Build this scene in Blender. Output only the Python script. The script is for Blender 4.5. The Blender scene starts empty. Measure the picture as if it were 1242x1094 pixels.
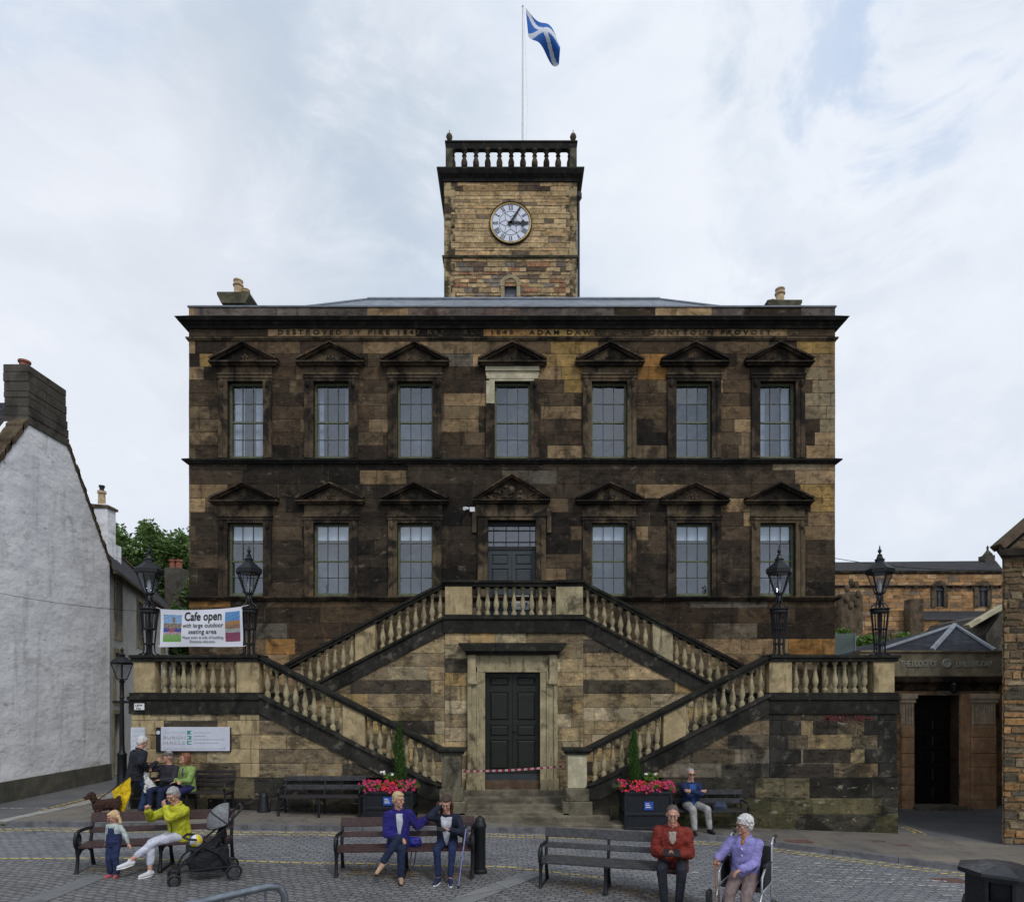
import bpy, bmesh, math, random
from mathutils import Vector, Matrix, Euler
random.seed(7)
R = math.radians
scene = bpy.context.scene
COL = scene.collection

# ---------------------------------------------------------------- camera
FPX = 780.0; CAMZ = 2.6
cam = bpy.data.cameras.new('camera'); camo = bpy.data.objects.new('camera', cam); COL.objects.link(camo)
camo.location = (0, 0, CAMZ); camo.rotation_euler = (R(90), 0, 0)
cam.sensor_fit = 'HORIZONTAL'; cam.sensor_width = 36; cam.lens = 36*FPX/1242
cam.shift_x = 0.0; cam.shift_y = (842-547)/1242
cam.clip_start = 0.1; cam.clip_end = 3000
scene.camera = camo

# ---------------------------------------------------------------- exposure
scene.view_settings.view_transform = 'Standard'; scene.view_settings.look = 'None'
scene.view_settings.gamma = 1; scene.view_settings.exposure = 0.0
scene.view_settings.use_curve_mapping = False

# ---------------------------------------------------------------- sun
SUN_EL, SUN_AZ = 46, 152      # azimuth clockwise from +Y (behind the camera, to the right)
sd = Vector((math.sin(R(SUN_AZ))*math.cos(R(SUN_EL)), math.cos(R(SUN_AZ))*math.cos(R(SUN_EL)), math.sin(R(SUN_EL))))
sun = bpy.data.lights.new('sun', 'SUN'); sun.energy = 1.5; sun.angle = R(14); sun.color = (1, .97, .93)
suno = bpy.data.objects.new('sun', sun); COL.objects.link(suno)
suno.rotation_euler = (-sd).to_track_quat('-Z', 'Y').to_euler()

# ---------------------------------------------------------------- world: overcast sky
world = bpy.data.worlds.new('World'); scene.world = world; world.use_nodes = True
nt = world.node_tree; nt.nodes.clear()
def N(t, **kw):
    n = nt.nodes.new(t)
    for k, v in kw.items():
        if k in n.inputs.keys() if isinstance(k, str) else False: n.inputs[k].default_value = v
        else: setattr(n, k, v)
    return n
def wl(a, b): nt.links.new(a, b)
bg = N('ShaderNodeBackground'); bg.inputs['Strength'].default_value = 0.115
wo = N('ShaderNodeOutputWorld'); wl(bg.outputs[0], wo.inputs[0])
sky = N('ShaderNodeTexSky'); sky.sky_type = 'NISHITA'; sky.sun_disc = False
sky.sun_elevation = R(SUN_EL); sky.sun_rotation = R(SUN_AZ)
tc = N('ShaderNodeTexCoord')
# clouds flatten a little towards the horizon
cv = N('ShaderNodeMapping'); cv.inputs['Scale'].default_value = (1, 1, 1.7); wl(tc.outputs['Generated'], cv.inputs[0])
def wnoise(scale, detail, rough, off, dist=0.3):
    m = N('ShaderNodeMapping'); m.inputs['Location'].default_value = off; wl(cv.outputs[0], m.inputs[0])
    n = N('ShaderNodeTexNoise'); wl(m.outputs[0], n.inputs['Vector'])
    n.inputs['Scale'].default_value = scale; n.inputs['Detail'].default_value = detail
    n.inputs['Roughness'].default_value = rough; n.inputs['Distortion'].default_value = dist
    return n.outputs['Fac']
def wramp(fac, stops):
    r = N('ShaderNodeValToRGB'); wl(fac, r.inputs[0]); e = r.color_ramp.elements
    while len(e) < len(stops): e.new(0.5)
    for i, (p, c) in enumerate(stops): e[i].position = p; e[i].color = (*c, 1)
    r.color_ramp.interpolation = 'EASE'
    return r.outputs[0]
def wmix(a, b, fac, bt='MIX'):
    m = N('ShaderNodeMix'); m.data_type = 'RGBA'; m.blend_type = bt
    for s, v in ((m.inputs[6], a), (m.inputs[7], b), (m.inputs[0], fac)):
        if isinstance(v, (int, float)): s.default_value = v
        elif isinstance(v, tuple): s.default_value = (*v, 1)
        else: wl(v, s)
    return m.outputs[2]
def wmath(op, x, y):
    m = N('ShaderNodeMath', operation=op)
    for k, v in ((0, x), (1, y)):
        if isinstance(v, (int, float)): m.inputs[k].default_value = v
        else: wl(v, m.inputs[k])
    return m.outputs[0]
base_n = wmath('ADD', wmath('MULTIPLY', wnoise(2.1, 10, .56, (3.1, 1.7, 0), .4), .66), wmath('MULTIPLY', wnoise(6.5, 10, .6, (7.3, 2.1, 0), .5), .34))
cl = wramp(base_n, [(.34, (4.3, 5.1, 6.2)), (.45, (5.7, 6.5, 7.6)), (.53, (6.8, 7.4, 8.3)), (.66, (8.2, 8.5, 9.0))])
def wdir(px, py, lo, hi):      # soft patch of grey cloud or of clear sky around one direction
    d = Vector(((px-621)/FPX, 1, (842-py)/FPX)).normalized()
    c = N('ShaderNodeVectorMath', operation='DOT_PRODUCT'); wl(tc.outputs['Generated'], c.inputs[0]); c.inputs[1].default_value = d
    n = wnoise(3.2, 5, .55, (px*.01, py*.01, 2), .4)
    a = N('ShaderNodeMath', operation='MULTIPLY_ADD'); wl(n, a.inputs[0]); a.inputs[1].default_value = (hi-lo)*1.1; a.inputs[2].default_value = -(hi-lo)*.55
    b = N('ShaderNodeMath', operation='ADD'); wl(c.outputs['Value'], b.inputs[0]); wl(a.outputs[0], b.inputs[1])
    mr = N('ShaderNodeMapRange', interpolation_type='SMOOTHSTEP'); wl(b.outputs[0], mr.inputs[0])
    mr.inputs[1].default_value = lo; mr.inputs[2].default_value = hi; mr.inputs[3].default_value = 0; mr.inputs[4].default_value = 1
    return mr.outputs[0]
def half(x, k):
    m = N('ShaderNodeMath', operation='MULTIPLY'); wl(x, m.inputs[0]); m.inputs[1].default_value = k; return m.outputs[0]
frac = wnoise(5.0, 10, .62, (1.3, 9.1, 0), .5)
def patchy(m, k, lo, hi):      # break the soft patch up with cloud detail
    r = N('ShaderNodeMapRange', interpolation_type='SMOOTHSTEP'); wl(frac, r.inputs[0]); r.inputs[1].default_value = lo; r.inputs[2].default_value = hi; r.inputs[3].default_value = 0; r.inputs[4].default_value = k
    return wmath('MULTIPLY', m, r.outputs[0])
cl = wmix(cl, (4.5, 5.3, 6.3), patchy(wdir(390, 250, .955, 1.0), .85, .25, .6))
cl = wmix(cl, (5.2, 6.0, 7.0), patchy(wdir(880, 300, .96, 1.0), .6, .3, .65))
cl = wmix(cl, (8.3, 8.4, 8.8), half(wdir(60, 420, .90, 1.0), .6))
cl = wmix(cl, (8.1, 8.3, 8.8), half(wdir(1150, 500, .90, 1.0), .5))
cl = wmix(cl, (8.3, 8.6, 9.1), patchy(wdir(980, 120, .93, 1.0), .8, .35, .55))
blue = wmix(sky.outputs[0], (5.0, 6.4, 8.6), .8)
cl = wmix(cl, blue, patchy(wdir(1045, 90, .988, .999), .55, .48, .66))
cl = wmix(cl, blue, patchy(wdir(1235, -10, .98, 1.0), .55, .44, .66))
cl = wmix(cl, blue, patchy(wdir(20, 10, .985, 1.0), .35, .44, .60))
cl = wmix(sky.outputs[0], cl, .95)
wl(cl, bg.inputs['Color'])

# ---------------------------------------------------------------- placing helpers
Y1, Y2, Y3 = 14.7, 16.1, 17.7          # stair flank front, landing front, facade
def at(px, py, Y): return Vector(((px-621)*Y/FPX, Y, CAMZ+(842-py)*Y/FPX))
def X(px, Y): return (px-621)*Y/FPX
def Z(py, Y): return CAMZ+(842-py)*Y/FPX
def zg(x, y=0):                        # pavement level: the ground falls gently to the right
    return -0.25-0.036*max(-7.0, min(9.0, x))
def gp(px, py, dz=0.0):                # point of the ground seen at a pixel
    Y = 12.0
    for _ in range(30): Y = FPX*(CAMZ-zg(X(px, Y))-dz)/(py-842)
    return Vector((X(px, Y), Y, zg(X(px, Y))+dz))

# ---------------------------------------------------------------- materials
MATS = {}
class NB:
    def __init__(s, name):
        s.m = bpy.data.materials.new(name); s.m.use_nodes = True; s.t = s.m.node_tree
        s.b = s.t.nodes['Principled BSDF']; MATS[name] = s.m
        s.g = s.t.nodes.new('ShaderNodeNewGeometry')
        s.pos = s.g.outputs['Position']
    def n(s, t): return s.t.nodes.new(t)
    def l(s, a, b): s.t.links.new(a, b)
    def put(s, sock, v):
        if isinstance(v, (int, float)): sock.default_value = v
        elif isinstance(v, (tuple, list)): sock.default_value = (*v, 1) if len(v) == 3 and sock.type == 'RGBA' else v
        else: s.l(v, sock)
    def map(s, vec, scale=(1, 1, 1), loc=(0, 0, 0), rot=(0, 0, 0)):
        m = s.n('ShaderNodeMapping'); s.l(vec, m.inputs[0]); m.inputs['Scale'].default_value = scale
        m.inputs['Location'].default_value = loc; m.inputs['Rotation'].default_value = rot; return m.outputs[0]
    def noise(s, scale, detail=4, rough=.55, vec=None, dist=0):
        n = s.n('ShaderNodeTexNoise'); s.l(vec if vec is not None else s.pos, n.inputs['Vector'])
        n.inputs['Scale'].default_value = scale; n.inputs['Detail'].default_value = detail
        n.inputs['Roughness'].default_value = rough; n.inputs['Distortion'].default_value = dist
        return n.outputs['Fac']
    def mr(s, v, a, b, c, d, smooth=True):
        m = s.n('ShaderNodeMapRange'); m.interpolation_type = 'SMOOTHSTEP' if smooth else 'LINEAR'
        s.l(v, m.inputs[0])
        for i, k in enumerate((a, b, c, d)): m.inputs[i+1].default_value = k
        return m.outputs[0]
    def mix(s, a, b, f, bt='MIX'):
        m = s.n('ShaderNodeMix'); m.data_type = 'RGBA'; m.blend_type = bt
        s.put(m.inputs[6], a); s.put(m.inputs[7], b); s.put(m.inputs[0], f); return m.outputs[2]
    def math(s, op, a, b=0.0):
        m = s.n('ShaderNodeMath'); m.operation = op; s.put(m.inputs[0], a); s.put(m.inputs[1], b); return m.outputs[0]
    def bump(s, h, strength=.3, dist=.02, normal=None):
        b = s.n('ShaderNodeBump'); s.l(h, b.inputs['Height']); b.inputs['Strength'].default_value = strength
        b.inputs['Distance'].default_value = dist
        if normal is not None: s.l(normal, b.inputs['Normal'])
        s.l(b.outputs[0], s.b.inputs['Normal']); return b.outputs[0]
    def col(s, v): s.put(s.b.inputs['Base Color'], v)
    def rough(s, v): s.put(s.b.inputs['Roughness'], v)

def mat_attr_stone(name, soot=.5, soot_lo=.5, soot_hi=.62, streak=.5, scale=1.0, green=0.0, bump=.5, flake=.0, gain=1.0):
    b = NB(name)
    a = b.n('ShaderNodeVertexColor'); a.layer_name = 'Col'
    c = a.outputs['Color']
    n1 = b.noise(2.6*scale, 7, .7)
    c = b.mix(c, b.mix(c, (2.3*gain, 2.15*gain, 1.9*gain), 1.0, 'MULTIPLY'), b.mr(n1, .46, .72, 0, .6))
    c = b.mix(c, b.mix(c, (.35, .34, .35), 1.0, 'MULTIPLY'), b.mr(b.noise(3.4*scale, 7, .7, b.map(b.pos, (1, 1, 1.6), (8, 8, 3)), .4), .48, .66, 0, .75))
    st = b.noise(1.0, 5, .65, b.map(b.pos, (2.2, 2.2, 11.0), (1, 5, 2)))      # bedding streaks
    c = b.mix(c, b.mix(c, (.42, .42, .44), 1.0, 'MULTIPLY'), b.mr(st, .5, .66, 0, streak))
    drip = b.noise(1.0, 5, .65, b.map(b.pos, (6, 6, .8), (3, 0, 0)))
    sm = b.noise(.75*scale, 8, .66, b.map(b.pos, (1, 1, 1.1), (5, 2, 9)), .6)
    f = b.math('MULTIPLY', b.mr(sm, soot_lo, soot_hi, 0, 1), soot)
    f = b.math('MAXIMUM', f, b.mr(drip, .56, .70, 0, soot*.75))
    c = b.mix(c, (.010, .0095, .009), f)
    if green: c = b.mix(c, (.045, .055, .022), b.mr(b.noise(.9, 5, .6, b.map(b.pos, loc=(40, 3, 1))), .5, .68, 0, green))
    if flake:
        fl = b.noise(1, 7, .72, b.map(b.pos, (2.6, 2.6, 5.0), (11, 4, 6)), .3)
        c = b.mix(c, (.30, .265, .20), b.mr(fl, .60, .64, 0, flake)); c = b.mix(c, (.012, .011, .010), b.mr(fl, .41, .37, 0, flake))
    sp = b.noise(26, 3, .6)
    c = b.mix(c, (.28, .25, .20), b.mr(sp, .69, .75, 0, .30))
    c = b.mix(c, b.mix(c, (.5, .5, .5), 1, 'MULTIPLY'), b.mr(b.noise(40, 2, .6), .45, .7, 0, .55))
    b.col(c); b.rough(.95); b.b.inputs['Specular IOR Level'].default_value = .12
    h = b.math('ADD', b.noise(9, 6, .7), b.math('MULTIPLY', b.noise(45, 3, .6), .4))
    b.bump(h, bump, .03)
    return b.m
def mat_stone(name, base, dark=(.011, .0105, .010), soot=.6, lo=.45, hi=.62, scale=1.6, light=None, bump=.4):
    b = NB(name)
    c = b.mix(base, tuple(x*1.5 for x in base), b.mr(b.noise(3.3, 6, .65), .4, .7, 0, 1))
    if light: c = b.mix(c, light, b.mr(b.noise(5, 5, .6, b.map(b.pos, loc=(9, 0, 4))), .55, .66, 0, .8))
    f = b.mr(b.noise(scale, 7, .65, b.map(b.pos, (1, 1, .8), (2, 7, 1)), .5), lo, hi, 0, soot)
    f = b.math('MAXIMUM', f, b.mr(b.noise(1, 4, .6, b.map(b.pos, (9, 9, 1.2))), .55, .7, 0, soot*.8))
    c = b.mix(c, dark, f)
    c = b.mix(c, b.mix(c, (.6, .6, .6), 1, 'MULTIPLY'), b.mr(b.noise(35, 2, .6), .45, .7, 0, .5))
    b.col(c); b.rough(.95); b.b.inputs['Specular IOR Level'].default_value = .12; b.bump(b.math('ADD', b.noise(12, 6, .7), b.math('MULTIPLY', b.noise(60, 2, .6), .4)), bump, .02)
    return b.m
def mat_plain(name, base, rough=.6, var=.25, scale=12, metal=0, bump=.15, spec=None, vec=None):
    b = NB(name)
    n = b.noise(scale, 5, .6)
    c = b.mix(tuple(x*(1-var) for x in base), tuple(min(1, x*(1+var)) for x in base), b.mr(n, .3, .7, 0, 1))
    b.col(c); b.rough(b.mr(b.noise(scale*1.7, 4, .6), .3, .7, max(.02, rough-.12), min(1, rough+.12)))
    b.b.inputs['Metallic'].default_value = metal; b.b.inputs['Specular IOR Level'].default_value = .35
    if bump: b.bump(n, bump, .006)
    return b.m
M = {}
M['ash_facade'] = mat_attr_stone('facade ashlar', .74, .50, .66, .45, flake=.25)
M['ash_stair'] = mat_attr_stone('stair ashlar', .62, .53, .63, .55, 1.3, .10, flake=.45)
M['ash_flank'] = mat_attr_stone('flank ashlar', .7, .52, .62, .5, 1.2, .12, .7, .7)
M['rub_tower'] = mat_attr_stone('tower rubble', .5, .54, .70, .45, 1.6, 0, .9)
M['rub_right'] = mat_attr_stone('orange rubble', .25, .56, .7, .5, 2, 0, 1.0)
M['rub_church'] = mat_attr_stone('church stone', .35, .55, .7, .3, .5, 0, .6)
M['mould'] = mat_stone('sooty moulding', (.068, .05, .034), soot=.85, lo=.40, hi=.56, light=(.17, .105, .055))
M['mould_mid'] = mat_stone('browned moulding', (.10, .074, .046), soot=.9, lo=.44, hi=.6)
M['mould_dark'] = mat_stone('blackened coping', (.022, .021, .018), soot=.7, light=(.055, .055, .038))
M['balu'] = mat_stone('baluster stone', (.29, .245, .15), soot=.75, lo=.52, hi=.68, scale=2.2)
M['pale'] = mat_stone('new pale stone', (.40, .36, .25), dark=(.2, .18, .12), soot=.3)
M['panel'] = mat_stone('pedestal panel', (.32, .25, .14), soot=.6, lo=.52, hi=.7, scale=2.4)
M['string'] = mat_stone('stringer stone', (.03, .028, .024), soot=.8, light=(.12, .11, .085), scale=1.2)
M['step'] = mat_stone('worn step', (.15, .13, .095), dark=(.04, .037, .03), soot=.6)
M['step_red'] = mat_stone('red sill stone', (.10, .066, .045), dark=(.05, .04, .03), soot=.5)
M['band_tower'] = mat_stone('tower band', (.10, .09, .06), soot=.6, light=(.12, .14, .08))
M['quoin_tower'] = mat_stone('tower quoins', (.33, .25, .14), soot=.85, lo=.42, hi=.56)
M['lead'] = mat_plain('lead roof', (.16, .18, .21), .5, .2, 3, .0)
M['paint_green'] = mat_plain('olive frame paint', (.10, .115, .06), .5, .3, 20)
M['bar_paint'] = mat_plain('grey bar paint', (.045, .05, .04), .5, .2, 20)
M['door_dark'] = mat_plain('dark green door paint', (.011, .014, .009), .5, .2, 8)
M['door_grey'] = mat_plain('slate grey door paint', (.038, .046, .052), .5, .15, 8)
M['iron'] = mat_plain('black cast iron', (.007, .008, .010), .5, .3, 40, 0, .3)
M['white_sign'] = mat_plain('white sign board', (.52, .53, .60), .5, .06, 4, 0, 0)
M['white_paint'] = mat_plain('white paint', (.7, .7, .7), .5, .08, 6)
M['black_text'] = mat_plain('black lettering', (.01, .01, .012), .6, .1, 4, 0, 0)
M['clay'] = mat_plain('clay pot', (.45, .33, .2), .8, .3, 8)
M['clay_red'] = mat_plain('red clay pot', (.25, .09, .06), .8, .3, 8)
b = NB('dim room'); oi = b.n('ShaderNodeObjectInfo'); c = b.mix((.04, .045, .055), (.15, .16, .185), oi.outputs['Random']); c = b.mix(c, b.mix(c, (1.9, 1.9, 1.9), 1, 'MULTIPLY'), b.mr(b.noise(1.8, 3, .5), .45, .65, 0, .7)); b.col(c); b.rough(.9); M['room'] = b.m
M['blind'] = mat_plain('white blind', (.8, .84, .84), .9, .05, 3, 0, 0)
M['curtain'] = mat_plain('pale curtain', (.5, .52, .55), .9, .1, 3, 0, 0)
def mat_glass(name, tint=(.75, .8, .85), refl=.14, rough=.02):
    b = NB(name); b.t.nodes.remove(b.b)
    o = [n for n in b.t.nodes if n.type == 'OUTPUT_MATERIAL'][0]
    tr = b.n('ShaderNodeBsdfTransparent'); tr.inputs[0].default_value = (*tint, 1)
    gl = b.n('ShaderNodeBsdfGlossy'); gl.inputs['Roughness'].default_value = rough
    gl.inputs[0].default_value = (.95, .97, 1, 1)
    bp = b.n('ShaderNodeBump'); b.l(b.noise(1.3, 3, .5), bp.inputs['Height']); bp.inputs['Strength'].default_value = .35; bp.inputs['Distance'].default_value = .05
    b.l(bp.outputs[0], gl.inputs['Normal'])
    mx = b.n('ShaderNodeMixShader'); mx.inputs[0].default_value = refl
    b.l(tr.outputs[0], mx.inputs[1]); b.l(gl.outputs[0], mx.inputs[2]); b.l(mx.outputs[0], o.inputs[0])
    return b.m
M['glass'] = mat_glass('window glass', (.72, .78, .86), .145)
M['lamp_glass'] = mat_glass('lantern glass', (.78, .8, .84), .12)
M['green_glass'] = mat_glass('green glass', (.45, .68, .62), .38, .35)

# ---------------------------------------------------------------- mesh builder
class MB:
    def __init__(s): s.v = []; s.f = []; s.c = []; s.cc = (0.5, 0.5, 0.5)
    def add(s, vs, fs, col=None):
        o = len(s.v); s.v += [tuple(v) for v in vs]
        for f in fs: s.f.append(tuple(i+o for i in f)); s.c.append(col or s.cc)
    def quad(s, a, b, c, d, col=None): s.add((a, b, c, d), ((0, 1, 2, 3),), col)
    def poly(s, pts, col=None): s.add(pts, (tuple(range(len(pts))),), col)
    def box(s, x0, x1, y0, y1, z0, z1, col=None, bev=0.0):
        if x0 > x1: x0, x1 = x1, x0
        if bev and min(x1-x0, y1-y0, z1-z0) > 2.2*bev:
            b = bev; pts = []
            for z, e in ((z0, b), (z0+b, 0), (z1-b, 0), (z1, b)):
                for (cx, cy, ax, ay) in ((x0, y0, 1, 1), (x1, y0, -1, 1), (x1, y1, -1, -1), (x0, y1, 1, -1)):
                    first = (cx+ax*(e), cy+ay*(e+b)) if ax*ay > 0 else (cx+ax*(e+b), cy+ay*e)
                    second = (cx+ax*(e+b), cy+ay*e) if ax*ay > 0 else (cx+ax*e, cy+ay*(e+b))
                    pts += [(*first, z), (*second, z)]
            fs = [tuple(reversed(range(8))), tuple(range(24, 32))]
            for k in range(3):
                for i in range(8): fs.append((k*8+i, k*8+(i+1) % 8, (k+1)*8+(i+1) % 8, (k+1)*8+i))
            s.add(pts, fs, col); return
        s.add([(x0, y0, z0), (x1, y0, z0), (x1, y1, z0), (x0, y1, z0), (x0, y0, z1), (x1, y0, z1), (x1, y1, z1), (x0, y1, z1)],
              [(0, 3, 2, 1), (4, 5, 6, 7), (0, 1, 5, 4), (1, 2, 6, 5), (2, 3, 7, 6), (3, 0, 4, 7)], col)
    def prism(s, poly, y0, y1, col=None, axis='y'):       # poly in (x,z) extruded along y, or (y,z) along x, or (x,y) along z
        n = len(poly)
        def p(a, b, t): return (a, t, b) if axis == 'y' else ((t, a, b) if axis == 'x' else (a, b, t))
        vs = [p(a, b, y0) for a, b in poly]+[p(a, b, y1) for a, b in poly]
        fs = [tuple(range(n)), tuple(reversed(range(n, 2*n)))]
        for i in range(n): fs.append((i, i+n, (i+1) % n+n, (i+1) % n))
        s.add(vs, fs, col)
    def beam(s, a, b, w, h, up=(0, 0, 1), col=None):       # rectangular bar from a to b
        a = Vector(a); b = Vector(b); d = (b-a).normalized(); u = Vector(up)
        sd_ = d.cross(u)
        if sd_.length < 1e-4: sd_ = d.cross(Vector((1, 0, 0)))
        sd_.normalize(); u = sd_.cross(d).normalized()
        vs = []
        for p in (a, b):
            for i, j in ((-1, -1), (1, -1), (1, 1), (-1, 1)): vs.append(p+sd_*i*w/2+u*j*h/2)
        s.add(vs, [(3, 2, 1, 0), (4, 5, 6, 7), (0, 1, 5, 4), (1, 2, 6, 5), (2, 3, 7, 6), (3, 0, 4, 7)], col)
    def tube(s, pts, r, n=8, col=None, closed=False):
        pts = [Vector(p) for p in pts]; m = len(pts); rs = r if isinstance(r, (list, tuple)) else [r]*m
        ref = None; vs = []
        for i, p in enumerate(pts):
            if closed: d = pts[(i+1) % m]-pts[i-1]
            else: d = pts[min(i+1, m-1)]-pts[max(i-1, 0)]
            d.normalize()
            if ref is None:
                ref = Vector((0, 0, 1)) if abs(d.z) < .9 else Vector((1, 0, 0))
            u = d.cross(ref)
            if u.length < 1e-5: u = d.orthogonal()
            u.normalize(); w = d.cross(u); ref = u.cross(d)*1.0
            for k in range(n):
                a = 2*math.pi*k/n; vs.append(p+(u*math.cos(a)+w*math.sin(a))*rs[i])
        fs = []
        for i in range(m if closed else m-1):
            j = (i+1) % m
            for k in range(n): fs.append((i*n+k, i*n+(k+1) % n, j*n+(k+1) % n, j*n+k))
        if not closed: fs += [tuple(reversed(range(n))), tuple(range((m-1)*n, m*n))]
        s.add(vs, fs, col)
    def lathe(s, prof, c=(0, 0, 0), n=12, col=None, rot=0.0):      # prof: (r, z)
        vs = []
        for r, z in prof:
            for k in range(n):
                a = 2*math.pi*k/n+rot; vs.append((c[0]+r*math.cos(a), c[1]+r*math.sin(a), c[2]+z))
        fs = []
        for i in range(len(prof)-1):
            for k in range(n): fs.append((i*n+k, i*n+(k+1) % n, (i+1)*n+(k+1) % n, (i+1)*n+k))
        fs += [tuple(reversed(range(n))), tuple(range((len(prof)-1)*n, len(prof)*n))]
        s.add(vs, fs, col)
    def ell(s, c, r, rot=None, n=12, m=8, col=None):
        c = Vector(c); vs = []; Rm = rot or Matrix.Identity(3)
        vs.append(c+Rm @ Vector((0, 0, r[2])))
        for i in range(1, m):
            t = math.pi*i/m
            for k in range(n):
                a = 2*math.pi*k/n
                vs.append(c+Rm @ Vector((r[0]*math.sin(t)*math.cos(a), r[1]*math.sin(t)*math.sin(a), r[2]*math.cos(t))))
        vs.append(c+Rm @ Vector((0, 0, -r[2])))
        fs = [(0, 1+k, 1+(k+1) % n) for k in range(n)]
        for i in range(m-2):
            for k in range(n): fs.append((1+i*n+k, 1+(i+1)*n+k, 1+(i+1)*n+(k+1) % n, 1+i*n+(k+1) % n))
        e = len(vs)-1
        fs += [(e, 1+(m-2)*n+(k+1) % n, 1+(m-2)*n+k) for k in range(n)]
        s.add(vs, fs, col)
    def mesh(s, name, off=(0, 0, 0), smooth=False, colors=False):
        me = bpy.data.meshes.new(name)
        me.from_pydata([(v[0]-off[0], v[1]-off[1], v[2]-off[2]) for v in s.v], [], s.f)
        if colors:
            ca = me.color_attributes.new('Col', 'FLOAT_COLOR', 'CORNER'); buf = []
            for f, c in zip(s.f, s.c): buf += [c[0], c[1], c[2], 1.0]*len(f)
            ca.data.foreach_set('color', buf)
        if smooth: me.polygons.foreach_set('use_smooth', [True]*len(me.polygons))
        me.update(); return me
def wloc(p):
    v = Vector((0, 0, 0))
    while p: v += p.location; p = p.parent
    return v
def fixn(me):
    bm = bmesh.new(); bm.from_mesh(me); bmesh.ops.recalc_face_normals(bm, faces=bm.faces); bm.to_mesh(me); bm.free()
def link(name, me, mat, parent=None, loc=None, label=None):
    o = bpy.data.objects.new(name, me); COL.objects.link(o)
    if mat is not None: me.materials.append(mat)
    if parent: o.parent = parent
    if loc is not None: o.location = loc
    if label: o['label'] = label
    return o
def part(name, mb, mat, parent=None, label=None, smooth=False, colors=False, fix=True):
    me = mb.mesh(name, wloc(parent), False, colors)
    if fix: fixn(me)
    if smooth:
        me.polygons.foreach_set('use_smooth', [True]*len(me.polygons))
        me.set_sharp_from_angle(angle=R(smooth if smooth is not True else 50))
    return link(name, me, mat, parent, None, label)
def tag(o, label=None, cat=None, group=None, kind=None):
    if label: o['label'] = label
    if cat: o['category'] = cat
    if group: o['group'] = group
    if kind: o['kind'] = kind
    return o
def thing(name, loc, label, cat, group=None, rz=0):
    o = bpy.data.objects.new(name, None); COL.objects.link(o); o.empty_display_size = .3
    o.location = loc; o.rotation_euler.z = rz; return tag(o, label, cat, group)
def dup_tree(o, parent=None):
    c = o.copy(); COL.objects.link(c)
    if parent: c.parent = parent
    for ch in list(o.children): dup_tree(ch, c)
    return c
def text_mb(txt, size, depth=.01, align='CENTER', origin=(0, 0, 0), rot=(R(90), 0, 0), width=1.0, bold=0.0, spacing=1.0):
    cu = bpy.data.curves.new('t', 'FONT'); cu.body = txt; cu.size = size; cu.extrude = depth; cu.align_x = align
    cu.align_y = 'CENTER'; cu.offset = bold; cu.space_character = spacing; cu.resolution_u = 3
    o = bpy.data.objects.new('t', cu); COL.objects.link(o)
    dg = bpy.context.evaluated_depsgraph_get(); me = bpy.data.meshes.new_from_object(o.evaluated_get(dg))
    mt = Matrix.Translation(origin) @ Euler(rot).to_matrix().to_4x4() @ Matrix.Diagonal((width, 1, 1, 1))
    mb = MB(); mb.add([mt @ v.co for v in me.vertices], [tuple(p.vertices) for p in me.polygons])
    bpy.data.objects.remove(o); bpy.data.meshes.remove(me); bpy.data.curves.remove(cu)
    return mb
def merge(a, b, col=None):
    o = len(a.v); a.v += b.v; a.f += [tuple(i+o for i in f) for f in b.f]; a.c += [col or c for c in b.c]; return a

# ---------------------------------------------------------------- masonry
def clip_poly(poly, cv):       # clip 2D polygon by a convex counter-clockwise polygon
    out = poly
    for i in range(len(cv)):
        a = cv[i]; b = cv[(i+1) % len(cv)]; inp = out; out = []
        if not inp: return []
        def side(p): return (b[0]-a[0])*(p[1]-a[1])-(b[1]-a[1])*(p[0]-a[0])
        for k in range(len(inp)):
            p, q = inp[k-1], inp[k]; sp, sq = side(p), side(q)
            if (sp >= 0) != (sq >= 0):
                t = sp/(sp-sq); out.append((p[0]+(q[0]-p[0])*t, p[1]+(q[1]-p[1])*t))
            if sq >= 0: out.append(q)
    return out
def sub_rect(r, holes):
    rs = [r]
    for (hx0, hx1, hz0, hz1) in holes:
        new = []
        for (x0, x1, z0, z1) in rs:
            if hx0 >= x1 or hx1 <= x0 or hz0 >= z1 or hz1 <= z0: new.append((x0, x1, z0, z1)); continue
            if hx0 > x0: new.append((x0, hx0, z0, z1))
            if hx1 < x1: new.append((hx1, x1, z0, z1))
            a, b = max(x0, hx0), min(x1, hx1)
            if hz0 > z0: new.append((a, b, z0, hz0))
            if hz1 < z1: new.append((a, b, hz1, z1))
        rs = new
    return rs
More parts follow.
